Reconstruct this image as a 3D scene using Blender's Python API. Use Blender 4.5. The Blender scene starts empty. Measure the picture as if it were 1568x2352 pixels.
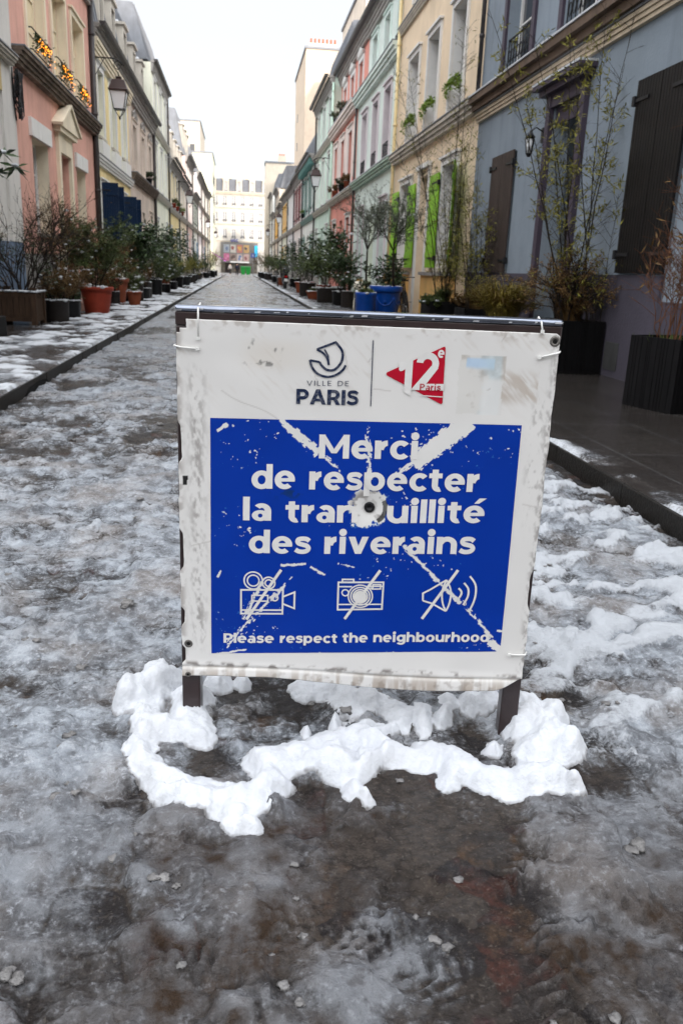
import bpy, math, random
import numpy as np
from mathutils import Vector, Matrix, Euler

SC = bpy.context.scene
COL = SC.collection
# ------------------------------------------------------------------ camera
F, CX, CY, H = 1870., 784., 1176., 1.2      # camera measured on a 1568 x 2352 view of the photograph
KS = 1568 / 2731.                            # photograph pixels -> that view


def _dc(u, v):
    return np.array([(u - CX) / F, -(v - CY) / F, -1.])


_Y = _dc(549, 613); _Y /= np.linalg.norm(_Y)
_vy = CY + (F * F + (549 - CX) * (530 - CX)) / (CY - 613)
_Z = -_dc(530, _vy); _Z /= np.linalg.norm(_Z)
_Z -= _Y * (_Y @ _Z); _Z /= np.linalg.norm(_Z)
_X = np.cross(_Y, _Z)
RM = np.stack([_X, _Y, _Z])
EYE = np.array([0, 0, H])


def ray(u, v):
    d = RM @ _dc(u, v)
    return d / np.linalg.norm(d)


def onx(u, v, x): d = ray(u, v); return EYE + x / d[0] * d
def ony(u, v, y): d = ray(u, v); return EYE + y / d[1] * d
def onz(u, v, z=0.): d = ray(u, v); return EYE + (z - H) / d[2] * d
def px(x0, y0, sc): return lambda x, y: ((x0 + x * sc) * KS, (y0 + y * sc) * KS)


cam = bpy.data.cameras.new('camera')
cam.sensor_fit = 'VERTICAL'; cam.sensor_height = 36; cam.sensor_width = 24
cam.lens = 36 * F / 2352
cam.clip_start = .05; cam.clip_end = 5000
cam.dof.use_dof = True; cam.dof.focus_distance = 2.12; cam.dof.aperture_fstop = 7.5
camo = bpy.data.objects.new('camera', cam); COL.objects.link(camo)
M4 = Matrix.Identity(4)
for i in range(3):
    for j in range(3):
        M4[i][j] = RM[i][j]
M4.translation = Vector(EYE)
camo.matrix_world = M4
SC.camera = camo

# ------------------------------------------------------------------ sky, sun, exposure
SUN_EL, SUN_AZ = math.radians(13), math.radians(172)     # azimuth from +y, clockwise: behind the camera
wd = bpy.data.worlds.new('World'); SC.world = wd; wd.use_nodes = True
nt = wd.node_tree; bg = nt.nodes['Background']
sky = nt.nodes.new('ShaderNodeTexSky'); sky.sky_type = 'NISHITA'; sky.sun_disc = False
sky.sun_elevation = SUN_EL; sky.sun_rotation = SUN_AZ
sky.air_density = 1.0; sky.dust_density = 1.5; sky.ozone_density = 1.0
# thin high cloud veil over the clear sky, with one faint streak of vapour
tc = nt.nodes.new('ShaderNodeTexCoord')
mp = nt.nodes.new('ShaderNodeMapping'); mp.inputs['Scale'].default_value = (2.2, 2.2, 6); mp.inputs['Rotation'].default_value = (0, 0, .5)
nz = nt.nodes.new('ShaderNodeTexNoise'); nz.inputs['Scale'].default_value = 1.6; nz.inputs['Detail'].default_value = 7
rp = nt.nodes.new('ShaderNodeMapRange'); rp.inputs[1].default_value = .3; rp.inputs[2].default_value = .75
rp.inputs[3].default_value = .86; rp.inputs[4].default_value = .98
mx = nt.nodes.new('ShaderNodeMix'); mx.data_type = 'RGBA'
# the veil glows towards the zenith and the sun behind the camera and is paler ahead, low over the street
sx = nt.nodes.new('ShaderNodeSeparateXYZ'); nt.links.new(tc.outputs['Generated'], sx.inputs[0])
g1 = nt.nodes.new('ShaderNodeMath'); g1.operation = 'MULTIPLY_ADD'; g1.inputs[1].default_value = -.9
nt.links.new(sx.outputs[1], g1.inputs[0]); nt.links.new(sx.outputs[2], g1.inputs[2])
g2 = nt.nodes.new('ShaderNodeMapRange'); g2.interpolation_type = 'SMOOTHSTEP'; g2.inputs[1].default_value = 0; g2.inputs[2].default_value = .95
nt.links.new(g1.outputs[0], g2.inputs[0])
vc = nt.nodes.new('ShaderNodeMix'); vc.data_type = 'RGBA'; vc.inputs[6].default_value = (2.16, 2.17, 2.22, 1); vc.inputs[7].default_value = (8.6, 8.7, 8.9, 1)
nt.links.new(g2.outputs[0], vc.inputs[0]); nt.links.new(vc.outputs[2], mx.inputs[7])
nt.links.new(tc.outputs['Generated'], mp.inputs['Vector']); nt.links.new(mp.outputs[0], nz.inputs['Vector'])
nt.links.new(nz.outputs[0], rp.inputs[0]); nt.links.new(rp.outputs[0], mx.inputs[0])
nt.links.new(sky.outputs[0], mx.inputs[6]); nt.links.new(mx.outputs[2], bg.inputs[0])
bg.inputs[1].default_value = .12
sl = bpy.data.lights.new('sun', 'SUN'); sl.energy = 1.0; sl.angle = math.radians(1.5); sl.color = (1, .91, .82)
so = bpy.data.objects.new('sun', sl); COL.objects.link(so)
_sd = Vector((math.sin(SUN_AZ) * math.cos(SUN_EL), math.cos(SUN_AZ) * math.cos(SUN_EL), math.sin(SUN_EL)))
so.rotation_euler = _sd.to_track_quat('Z', 'Y').to_euler()
so.location = (0, -20, 30)
SC.view_settings.view_transform = 'Standard'; SC.view_settings.look = 'None'
SC.view_settings.gamma = 1; SC.view_settings.use_curve_mapping = False
SC.view_settings.exposure = 1.9
SC.cycles.max_bounces = 6; SC.cycles.diffuse_bounces = 4; SC.cycles.glossy_bounces = 3
SC.cycles.transparent_max_bounces = 6; SC.cycles.caustics_reflective = False; SC.cycles.caustics_refractive = False
try:
    SC.cycles.use_denoising = True
except Exception:
    pass

# ------------------------------------------------------------------ helpers
WL = {}


def tag(o, label=None, cat=None, group=None, kind=None):
    if label: o['label'] = label
    if cat: o['category'] = cat
    if group: o['group'] = group
    if kind: o['kind'] = kind
    return o


def empty(name, loc, label=None, cat=None, group=None, rz=0):
    o = bpy.data.objects.new(name, None); COL.objects.link(o)
    o.location = loc; o.rotation_euler.z = rz; o.empty_display_size = .2
    WL[o.name] = np.array(loc, float)
    return tag(o, label, cat, group)


class MB:
    """collects faces; build() links them as ONE mesh object"""

    def __init__(s, fn=None):
        s.v = []; s.f = []; s.m = []; s.fn = fn; s.mi = 0; s.smooth = []; s.sm = False

    def add(s, vs, fs):
        n = len(s.v)
        if s.fn: vs = [s.fn(*p) for p in vs]
        s.v.extend([tuple(p) for p in vs])
        for f in fs:
            s.f.append([i + n for i in f]); s.m.append(s.mi); s.smooth.append(s.sm)
        return s

    def box(s, a0, a1, b0, b1, c0, c1):
        vs = [(a0, b0, c0), (a1, b0, c0), (a1, b1, c0), (a0, b1, c0), (a0, b0, c1), (a1, b0, c1), (a1, b1, c1), (a0, b1, c1)]
        return s.add(vs, [(0, 3, 2, 1), (4, 5, 6, 7), (0, 1, 5, 4), (1, 2, 6, 5), (2, 3, 7, 6), (3, 0, 4, 7)])

    def bar(s, p, q, w, h=None, up=(0, 0, 1)):
        h = h or w
        p = Vector(p); q = Vector(q); d = (q - p).normalized(); upv = Vector(up)
        if abs(d.dot(upv)) > .98: upv = Vector((1, 0, 0))
        r = d.cross(upv).normalized() * w / 2; u = r.cross(d).normalized() * h / 2
        vs = [p - r - u, p + r - u, p + r + u, p - r + u, q - r - u, q + r - u, q + r + u, q - r + u]
        return s.add(vs, [(0, 3, 2, 1), (4, 5, 6, 7), (0, 1, 5, 4), (1, 2, 6, 5), (2, 3, 7, 6), (3, 0, 4, 7)])

    def tube(s, pts, r, n=6, cap=True):
        pts = [Vector(p) for p in pts]; k = len(pts)
        rs = r if isinstance(r, (list, tuple)) else [r] * k
        vs = []; up = Vector((0, 0, 1))
        for i, p in enumerate(pts):
            d = (pts[min(i + 1, k - 1)] - pts[max(i - 1, 0)])
            d = d.normalized() if d.length > 1e-9 else Vector((0, 0, 1))
            a = d.cross(up)
            if a.length < .05: a = d.cross(Vector((1, 0, 0)))
            a.normalize(); b = a.cross(d).normalized()
            for j in range(n):
                t = 2 * math.pi * j / n
                vs.append(p + (a * math.cos(t) + b * math.sin(t)) * rs[i])
        fs = [(i * n + j, i * n + (j + 1) % n, (i + 1) * n + (j + 1) % n, (i + 1) * n + j) for i in range(k - 1) for j in range(n)]
        if cap: fs += [tuple(range(n))[::-1], tuple((k - 1) * n + j for j in range(n))]
        sm = s.sm; s.sm = True; s.add(vs, fs); s.sm = sm
        return s

    def lathe(s, prof, c=(0, 0, 0), n=24, smooth=True, rot=None):
        vs = []
        for r, z in prof:
            for j in range(n):
                t = 2 * math.pi * (j + .5) / n
                p = Vector((r * math.cos(t), r * math.sin(t), z))
                if rot: p = rot @ p
                vs.append((p[0] + c[0], p[1] + c[1], p[2] + c[2]))
        k = len(prof)
        fs = [(i * n + j, i * n + (j + 1) % n, (i + 1) * n + (j + 1) % n, (i + 1) * n + j) for i in range(k - 1) for j in range(n)]
        fs += [tuple(range(n))[::-1], tuple((k - 1) * n + j for j in range(n))]
        sm = s.sm; s.sm = smooth; s.add(vs, fs); s.sm = sm
        return s

    def blob(s, c, r, rng, flat=1., jag=.25):
        """irregular lump, 42 points"""
        vs = [Vector(c) + Vector((a[0] * r, a[1] * r, a[2] * r * flat)) * (1 + jag * (rng.random() * 2 - 1)) for a in ICO[0]]
        sm = s.sm; s.sm = True; s.add(vs, ICO[1]); s.sm = sm
        return s

    def build(s, name, mats, parent=None, loc=None, bevel=0):
        me = bpy.data.meshes.new(name)
        off = np.zeros(3)
        if parent is not None: off = WL[parent.name]
        elif loc is not None: off = np.array(loc, float)
        v = np.array(s.v, float).reshape(-1, 3) - off
        me.from_pydata(v.tolist(), [], s.f)
        if not isinstance(mats, (list, tuple)): mats = [mats]
        for m in mats: me.materials.append(m)
        if len(mats) > 1: me.polygons.foreach_set('material_index', s.m)
        me.polygons.foreach_set('use_smooth', s.smooth)
        me.update()
        o = bpy.data.objects.new(name, me); COL.objects.link(o)
        if parent is not None: o.parent = parent; WL[o.name] = off
        else: o.location = off; WL[o.name] = off
        if bevel:
            b = o.modifiers.new('bevel', 'BEVEL'); b.width = bevel; b.segments = 2; b.limit_method = 'ANGLE'
        return o


def _ico():
    t = (1 + 5 ** .5) / 2
    v = [Vector(p).normalized() for p in [(-1, t, 0), (1, t, 0), (-1, -t, 0), (1, -t, 0), (0, -1, t), (0, 1, t), (0, -1, -t), (0, 1, -t), (t, 0, -1), (t, 0, 1), (-t, 0, -1), (-t, 0, 1)]]
    f = [(0, 11, 5), (0, 5, 1), (0, 1, 7), (0, 7, 10), (0, 10, 11), (1, 5, 9), (5, 11, 4), (11, 10, 2), (10, 7, 6), (7, 1, 8), (3, 9, 4), (3, 4, 2), (3, 2, 6), (3, 6, 8), (3, 8, 9), (4, 9, 5), (2, 4, 11), (6, 2, 10), (8, 6, 7), (9, 8, 1)]
    mid = {}; g = []

    def m(a, b):
        k = (min(a, b), max(a, b))
        if k not in mid: mid[k] = len(v); v.append(((v[a] + v[b]) / 2).normalized())
        return mid[k]
    for a, b, c in f:
        x, y, z = m(a, b), m(b, c), m(c, a)
        g += [(a, x, z), (b, y, x), (c, z, y), (x, y, z)]
    return v, g


ICO = _ico()


def grid_mesh(name, V, nr, nc, mat, attrs=None, keep=None, parent=None, smooth=True):
    """V: (nr*nc,3) array"""
    idx = np.arange(nr * nc).reshape(nr, nc)
    q = np.stack([idx[:-1, :-1], idx[:-1, 1:], idx[1:, 1:], idx[1:, :-1]], -1).reshape(-1, 4)
    if keep is not None:
        q = q[keep[q].any(1)]
        used = np.unique(q); rm = -np.ones(nr * nc, int); rm[used] = np.arange(len(used))
        V = V[used]; q = rm[q]
        if attrs: attrs = {k: a[used] for k, a in attrs.items()}
    me = bpy.data.meshes.new(name)
    n = len(V); k = len(q)
    me.vertices.add(n); me.vertices.foreach_set('co', V.astype(np.float32).ravel())
    me.loops.add(k * 4); me.loops.foreach_set('vertex_index', q.astype(np.int32).ravel())
    me.polygons.add(k)
    me.polygons.foreach_set('loop_start', np.arange(0, k * 4, 4, dtype=np.int32))
    me.polygons.foreach_set('loop_total', np.full(k, 4, dtype=np.int32))
    me.update(calc_edges=True)
    me.polygons.foreach_set('use_smooth', np.full(k, smooth))
    for nm, a in (attrs or {}).items():
        if a.ndim == 1:
            at = me.attributes.new(nm, 'FLOAT', 'POINT'); at.data.foreach_set('value', a.astype(np.float32))
        else:
            at = me.attributes.new(nm, 'FLOAT_COLOR', 'POINT')
            at.data.foreach_set('color', np.concatenate([a, np.ones((len(a), 1))], 1).astype(np.float32).ravel())
    me.materials.append(mat)
    o = bpy.data.objects.new(name, me); COL.objects.link(o)
    if parent is not None: o.parent = parent
    return o


_T = np.random.RandomState(7).rand(8, 256, 256)


def vn(x, y, s=0):
    t = _T[s % 8]
    xi = np.floor(x).astype(int); yi = np.floor(y).astype(int); fx = x - xi; fy = y - yi
    fx = fx * fx * (3 - 2 * fx); fy = fy * fy * (3 - 2 * fy)
    a = t[xi & 255, yi & 255]; b = t[(xi + 1) & 255, yi & 255]; c = t[xi & 255, (yi + 1) & 255]; d = t[(xi + 1) & 255, (yi + 1) & 255]
    return (a * (1 - fx) + b * fx) * (1 - fy) + (c * (1 - fx) + d * fx) * fy


def fbm(x, y, o=4, s=0, g=.5):
    r = 0; a = 1; tot = 0
    for i in range(o):
        r = r + a * vn(x * 2 ** i + 17.3 * i + 3 * s, y * 2 ** i + 9.1 * i + 5 * s, s + i); tot += a; a *= g
    return r / tot


def sstep(a, b, x):
    t = np.clip((x - a) / (b - a), 0, 1)
    return t * t * (3 - 2 * t)


def copy_tree(o, parent=None):
    c = o.copy(); COL.objects.link(c); c.parent = parent
    for ch in list(o.children): copy_tree(ch, c)
    return c


# ------------------------------------------------------------------ materials
def lin(*c):
    return tuple(((v / 255) / 12.92 if v <= 10 else ((v / 255 + .055) / 1.055) ** 2.4) for v in c)


MATS = {}


def mat(name, col, rough=.7, var=.12, scale=3., bump=0., bscale=60., streak=0., spec=.25, metal=0., dirt=None, dscale=1.5, damt=.5, coord='Object', trans=0., vscale=None):
    if name in MATS: return MATS[name]
    m = bpy.data.materials.new(name); m.use_nodes = True; MATS[name] = m
    N = m.node_tree.nodes; L = m.node_tree.links; b = N['Principled BSDF']
    b.inputs['Roughness'].default_value = rough; b.inputs['Specular IOR Level'].default_value = spec; b.inputs['Metallic'].default_value = metal
    t = N.new('ShaderNodeTexCoord')
    n = N.new('ShaderNodeTexNoise'); n.inputs['Scale'].default_value = scale; n.inputs['Detail'].default_value = 6; n.inputs['Roughness'].default_value = .6
    vec = t.outputs[coord]
    if vscale:
        mpp = N.new('ShaderNodeMapping'); mpp.inputs['Scale'].default_value = vscale; L.new(vec, mpp.inputs[0]); vec = mpp.outputs[0]
    L.new(vec, n.inputs['Vector'])
    r = N.new('ShaderNodeMapRange'); r.inputs[1].default_value = .3; r.inputs[2].default_value = .7
    r.inputs[3].default_value = 1 - var; r.inputs[4].default_value = 1 + var
    L.new(n.outputs[0], r.inputs[0])
    x = N.new('ShaderNodeMix'); x.data_type = 'RGBA'; x.blend_type = 'MULTIPLY'; x.inputs[0].default_value = 1
    x.inputs[6].default_value = (*col, 1); L.new(r.outputs[0], x.inputs[7]); out = x.outputs[2]
    if streak:
        mp = N.new('ShaderNodeMapping'); mp.inputs['Scale'].default_value = (5, 5, .35); L.new(t.outputs[coord], mp.inputs[0])
        n2 = N.new('ShaderNodeTexNoise'); n2.inputs['Scale'].default_value = 1.2; n2.inputs['Detail'].default_value = 5; L.new(mp.outputs[0], n2.inputs['Vector'])
        r2 = N.new('ShaderNodeMapRange'); r2.inputs[1].default_value = .5; r2.inputs[2].default_value = .75; r2.inputs[3].default_value = 0; r2.inputs[4].default_value = streak
        L.new(n2.outputs[0], r2.inputs[0])
        x2 = N.new('ShaderNodeMix'); x2.data_type = 'RGBA'; L.new(r2.outputs[0], x2.inputs[0]); L.new(out, x2.inputs[6])
        x2.inputs[7].default_value = (*[c * .55 + .004 for c in col], 1); out = x2.outputs[2]
    if dirt:
        n3 = N.new('ShaderNodeTexNoise'); n3.inputs['Scale'].default_value = dscale; n3.inputs['Detail'].default_value = 8; n3.inputs['Roughness'].default_value = .7; L.new(t.outputs[coord], n3.inputs['Vector'])
        r3 = N.new('ShaderNodeMapRange'); r3.inputs[1].default_value = .48; r3.inputs[2].default_value = .66; r3.inputs[3].default_value = 0; r3.inputs[4].default_value = damt
        L.new(n3.outputs[0], r3.inputs[0])
        x3 = N.new('ShaderNodeMix'); x3.data_type = 'RGBA'; L.new(r3.outputs[0], x3.inputs[0]); L.new(out, x3.inputs[6]); x3.inputs[7].default_value = (*dirt, 1); out = x3.outputs[2]
    L.new(out, b.inputs['Base Color'])
    if bump:
        n4 = N.new('ShaderNodeTexNoise'); n4.inputs['Scale'].default_value = bscale; n4.inputs['Detail'].default_value = 4; L.new(t.outputs[coord], n4.inputs['Vector'])
        bp = N.new('ShaderNodeBump'); bp.inputs['Strength'].default_value = bump; bp.inputs['Distance'].default_value = .02; L.new(n4.outputs[0], bp.inputs['Height']); L.new(bp.outputs[0], b.inputs['Normal'])
    if trans:
        b.inputs['Transmission Weight'].default_value = trans
    return m


def emis(name, col, st):
    m = bpy.data.materials.new(name); m.use_nodes = True
    b = m.node_tree.nodes['Principled BSDF']; b.inputs['Base Color'].default_value = (*col, 1)
    b.inputs['Emission Color'].default_value = (*col, 1); b.inputs['Emission Strength'].default_value = st
    return m


def plaster(name, col, streak=.35, var=.09):
    col = tuple(min(.80, c ** .9) for c in col)
    return mat('plaster_' + name, col, rough=.85, var=var, scale=.9, bump=.3, bscale=30, streak=streak, spec=.2, dirt=tuple(c * .66 for c in col), dscale=.8, damt=.38)


SNOW = mat('snow', (.58, .60, .63), rough=.75, var=.04, scale=20, bump=.5, bscale=90, spec=.3)
SNOWB = SNOW.node_tree.nodes['Principled BSDF']
STONE = mat('pale_stone', (.52, .48, .42), rough=.85, var=.12, streak=.4, bump=.2, spec=.25)
WHITE = mat('white_paint', (.72, .71, .69), rough=.55, var=.06, scale=6)
GREYSTONE = mat('grey_stone', (.33, .31, .29), rough=.85, var=.18, streak=.5, bump=.3, spec=.25)
BROWN = mat('weathered_brown_stone', (.12, .09, .07), rough=.85, var=.3, streak=.4, bump=.3, dirt=(.3, .24, .18), dscale=3)
ZINC = mat('zinc_roof', (.16, .17, .19), rough=.5, var=.2, scale=2, streak=.4, spec=.5)
DARK = mat('dark_iron', (.018, .018, .02), rough=.45, var=.3, scale=20)
GUTTER = mat('dark_gutter', (.05, .045, .045), rough=.4, var=.3, scale=5)
GLASS = mat('window_glass', (.03, .035, .045), rough=.06, var=.4, scale=.8, spec=.6)
CURTAIN = mat('curtained_glass', (.30, .30, .31), rough=.12, var=.5, scale=3, spec=.6, vscale=(6, 6, .4))
SOIL = mat('dark_soil', (.03, .022, .016), rough=.9, var=.4, scale=30, bump=.6)
# ------------------------------------------------------------------ ground
XKL, XKR, XWL, XWR, PZ = -1.92, 2.15, -4.1, 4.38, .12


def ground_mat(name, kind):
    m = bpy.data.materials.new(name); m.use_nodes = True
    N = m.node_tree.nodes; L = m.node_tree.links; b = N['Principled BSDF']
    t = N.new('ShaderNodeTexCoord'); P = t.outputs['Object']

    def noise(sc, det=5, rough=.6):
        n = N.new('ShaderNodeTexNoise'); n.inputs['Scale'].default_value = sc; n.inputs['Detail'].default_value = det; n.inputs['Roughness'].default_value = rough
        L.new(P, n.inputs['Vector']); return n.outputs[0]

    def mr(x, a, c, lo=0., hi=1.):
        r = N.new('ShaderNodeMapRange'); r.inputs[1].default_value = a; r.inputs[2].default_value = c; r.inputs[3].default_value = lo; r.inputs[4].default_value = hi
        r.interpolation_type = 'SMOOTHSTEP'; L.new(x, r.inputs[0]); return r.outputs[0]

    def mix(f, a, c):
        x = N.new('ShaderNodeMix'); x.data_type = 'RGBA'
        if isinstance(f, float): x.inputs[0].default_value = f
        else: L.new(f, x.inputs[0])
        for k, q in ((6, a), (7, c)):
            if isinstance(q, tuple): x.inputs[k].default_value = (*q, 1)
            else: L.new(q, x.inputs[k])
        return x.outputs[2]

    def ma(op, a, c):
        x = N.new('ShaderNodeMath'); x.operation = op
        for k, q in ((0, a), (1, c)):
            if isinstance(q, (int, float)): x.inputs[k].default_value = q
            else: L.new(q, x.inputs[k])
        return x.outputs[0]
    at = N.new('ShaderNodeAttribute'); at.attribute_name = 't'; T = at.outputs['Fac']
    aw = N.new('ShaderNodeAttribute'); aw.attribute_name = 'w'; W = aw.outputs['Fac']
    if kind == 'road':
        v = N.new('ShaderNodeTexVoronoi'); v.inputs['Scale'].default_value = 7.5; v.inputs['Randomness'].default_value = .55
        wv = N.new('ShaderNodeVectorMath'); wv.operation = 'ADD'
        nn = N.new('ShaderNodeTexNoise'); nn.inputs['Scale'].default_value = 9; nn.inputs['Detail'].default_value = 3; L.new(P, nn.inputs['Vector'])
        sc = N.new('ShaderNodeVectorMath'); sc.operation = 'SCALE'; sc.inputs['Scale'].default_value = .09; L.new(nn.outputs['Color'], sc.inputs[0])
        L.new(P, wv.inputs[0]); L.new(sc.outputs[0], wv.inputs[1]); L.new(wv.outputs[0], v.inputs['Vector'])
        sp = N.new('ShaderNodeSeparateColor'); L.new(v.outputs['Color'], sp.inputs[0])
        c = mix(mr(sp.outputs[0], .2, .8), (.016, .014, .015), (.046, .037, .031))
        c = mix(ma('MULTIPLY', mr(sp.outputs[1], .84, .92, 0, .9), mr(noise(5.5), .48, .6)), c, (.050, .018, .013))
        c = mix(ma('MULTIPLY', mr(sp.outputs[2], .84, .92, 0, .9), mr(noise(6.5), .48, .6)), c, (.060, .034, .018))
        c = mix(mr(noise(3.1), .62, .70, 0, .5), c, (.085, .024, .034))
        c = mix(mr(noise(60, 4), .54, .68, 0, .22), c, (.12, .095, .07))
        ve = N.new('ShaderNodeTexVoronoi'); ve.feature = 'DISTANCE_TO_EDGE'; ve.inputs['Scale'].default_value = 7.5; ve.inputs['Randomness'].default_value = .55; L.new(wv.outputs[0], ve.inputs['Vector'])
        c = mix(mr(ve.outputs['Distance'], .01, .07, .7, 1), (.022, .017, .014), c)
        base = c
        base = mix(mr(noise(34, 6, .75), .42, .62, 0, .75), base, (.012, .010, .009))
        base = mix(mr(noise(90, 5, .75), .55, .68, 0, .5), base, (.13, .115, .10))
    elif kind == 'pave':
        bk = N.new('ShaderNodeTexBrick'); bk.inputs['Scale'].default_value = 1.0; bk.inputs['Mortar Size'].default_value = .010; bk.inputs['Brick Width'].default_value = 1.1; bk.inputs['Row Height'].default_value = .62
        bk.inputs['Color1'].default_value = (.026, .022, .020, 1); bk.inputs['Color2'].default_value = (.036, .031, .028, 1); bk.inputs['Mortar'].default_value = (.055, .054, .055, 1)
        mp = N.new('ShaderNodeMapping'); mp.inputs['Rotation'].default_value = (0, 0, math.pi / 2); L.new(P, mp.inputs[0]); L.new(mp.outputs[0], bk.inputs['Vector'])
        base = mix(mr(noise(24, 6, .7), .4, .7, 0, .45), bk.outputs[0], (.055, .049, .044))
        base = mix(mr(noise(120, 2, .5), .60, .72, 0, .55), base, (.16, .155, .15))
        base = mix(mr(noise(1.7), .45, .7, 0, .6), base, (.018, .015, .014))
    # translucent slush over the stones, its own greys mottled
    n1 = noise(2.3); n2 = noise(11, 6, .65); n3 = noise(70, 5, .7)
    tt = ma('ADD', T, ma('MULTIPLY', ma('SUBTRACT', n2, .5), .7)); tt = ma('ADD', tt, ma('MULTIPLY', ma('SUBTRACT', n3, .5), .6))
    sl = mix(mr(n2, .34, .64), (.105, .112, .125), (.34, .37, .41))
    sl = mix(mr(n1, .45, .65, 0, .5), sl, (.22, .185, .16))
    sl = mix(mr(n3, .50, .70, 0, .6), sl, (.52, .55, .60))
    sl = mix(mr(noise(26, 5, .65), .52, .66, 0, .55), sl, (.06, .06, .066))
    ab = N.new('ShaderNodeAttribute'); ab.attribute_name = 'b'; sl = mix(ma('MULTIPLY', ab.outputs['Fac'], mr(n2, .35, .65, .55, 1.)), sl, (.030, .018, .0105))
    if kind == 'road': tt = ma('SUBTRACT', tt, mr(ve.outputs['Distance'], .0, .075, .13, 0))
    cov = mr(tt, .14, .66)
    c = mix(cov, base, sl)
    ww = ma('ADD', W, ma('MULTIPLY', ma('SUBTRACT', n3, .5), .75)); ww = ma('ADD', ww, ma('MULTIPLY', ma('SUBTRACT', n2, .5), .5))
    wh = mr(ww, .36, .84)
    c = mix(wh, c, (.44, .462, .495) if kind == 'road' else (.53, .555, .59))
    L.new(c, b.inputs['Base Color'])
    rr = mr(cov, 0., 1., .12 if kind == 'road' else .10, .34)
    rx = N.new('ShaderNodeMix'); rx.data_type = 'FLOAT'; L.new(wh, rx.inputs[0]); L.new(rr, rx.inputs[2]); rx.inputs[3].default_value = .7; L.new(rx.outputs[0], b.inputs['Roughness'])
    b.inputs['Specular IOR Level'].default_value = .17
    hgt = ma('ADD', ma('MULTIPLY', noise(38, 6, .7), .8), ma('MULTIPLY', noise(170, 4, .7), .45))
    if kind == 'road': hgt = ma('ADD', hgt, mr(ve.outputs['Distance'], 0, .12, 0, .28))
    bp = N.new('ShaderNodeBump'); bp.inputs['Strength'].default_value = .9 if kind == 'road' else .35; bp.inputs['Distance'].default_value = .014; L.new(hgt, bp.inputs['Height']); L.new(bp.outputs[0], b.inputs['Normal'])
    return m


def rows(y0, y1, r, ysw, r2):
    ys = [y0]
    while ys[-1] < y1:
        ys.append(ys[-1] * (r if ys[-1] < ysw else r2))
    ys[-1] = y1
    return np.array(ys)


def spot(x, y, d, r, amp, ry=None):
    p = onz(*d)
    return amp * np.exp(-(((x - p[0]) / r) ** 2 + ((y - p[1]) / (ry or r)) ** 2))


# the carriageway
ys = rows(.5, 128, 1.0052, 14, 1.03); xs = np.linspace(XKL, XKR, 500)
X, Y = np.meshgrid(xs, ys); X = X.ravel(); Y = Y.ravel()
wx = X + .12 * (fbm(X * 3, Y * 3, 3, 1) - .5); wy = Y + .12 * (fbm(X * 3, Y * 3, 3, 2) - .5)
t = .50 + 1.1 * (fbm(wx * 1.1, wy * 1.1, 3, 0) - .5) + .9 * (fbm(wx * 4.5, wy * 4.5, 4, 3) - .5) + .5 * (fbm(X * 17, Y * 17, 4, 5) - .5)
for d, r, a, ry in [((1050, 2120), .42, -.22, None), ((1150, 1930), .30, -.30, .16), ((700, 2300), .35, -.12, None), ((1000, 2330), .35, -.2, .3), ((120, 2260), .14, -.5, .1), ((370, 2070), .09, -.35, .05), ((830, 1960), .05, -.6, .05),
                   ((1280, 1600), .12, -.8, .12), ((1350, 1545), .3, -.35, .12), ((640, 1640), .18, -.8, .16), ((1000, 1570), .3, -.5, .12), ((480, 1740), .07, -.9, .06), ((1080, 1690), .08, -.9, .07), ((700, 1820), .1, -.45, .05), ((900, 1800), .12, -.5, .06),
                   ((1380, 1800), .1, -.4, .07), ((1500, 2350), .2, -.35, .15), ((920, 1990), .12, -.25, .1), ((1200, 2080), .2, -.2, .1), ((560, 1560), .1, -.5, .1),
                   ((200, 1600), .4, .16, None), ((80, 1800), .25, .2, None), ((150, 2000), .4, .10, None), ((1420, 1450), .5, .25, None), ((250, 1300), .8, .12, 1.2)]:
    t += spot(X, Y, d, r, a * (.62 if a < 0 else 1), ry)
t += .05 * sstep(5, 14, Y) + spot(X, Y, (195, 885), .28, -.7, .35) + spot(X, Y, (150, 893), .2, -.4, .5)
t -= .5 * sstep(.22, .0, XKR - X) * sstep(12, 5, Y)              # wet gutter beside the right kerb
rid = fbm(wx * 7, wy * 7, 4, 4)
cru = fbm(wx * 5 - wy * 2.2, wy * 9, 4, 2)
w = .03 + .75 * sstep(.57, .70, rid) * sstep(.3, .6, t) * .6 + (spot(X, Y, (1440, 1440), .66, .95, .95) + spot(X, Y, (1350, 1180), .6, .75, .8)) * (.20 + 1.5 * sstep(.44, .66, cru) - .25)
w += .10 * sstep(3, 6, Y) * sstep(14, 6, Y) * (X < 0) + .10 * sstep(.0, .6, fbm(X * 2.2, Y * .7, 3, 6) - .5)
w -= .2 * sstep(1.7, 1.35, Y)
w += .55 * np.exp(-(((X + .05) / 1.0) ** 2 + ((Y - 52) / 2.2) ** 2)) + .6 * np.exp(-(((X + 1.3) / .5) ** 2 + ((Y - 66) / 5) ** 2))
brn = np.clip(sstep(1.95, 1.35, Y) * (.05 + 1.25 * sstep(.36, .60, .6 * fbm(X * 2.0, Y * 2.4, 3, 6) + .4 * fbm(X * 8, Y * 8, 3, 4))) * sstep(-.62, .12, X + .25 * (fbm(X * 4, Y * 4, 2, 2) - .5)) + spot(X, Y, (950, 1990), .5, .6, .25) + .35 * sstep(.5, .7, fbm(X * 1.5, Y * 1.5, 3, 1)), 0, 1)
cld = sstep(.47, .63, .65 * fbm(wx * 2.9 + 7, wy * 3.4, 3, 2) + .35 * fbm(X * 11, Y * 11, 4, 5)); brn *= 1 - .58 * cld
brn = np.maximum(brn, .55 * sstep(1.95, 1.5, Y) * sstep(-.9, -.1, X))
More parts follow.
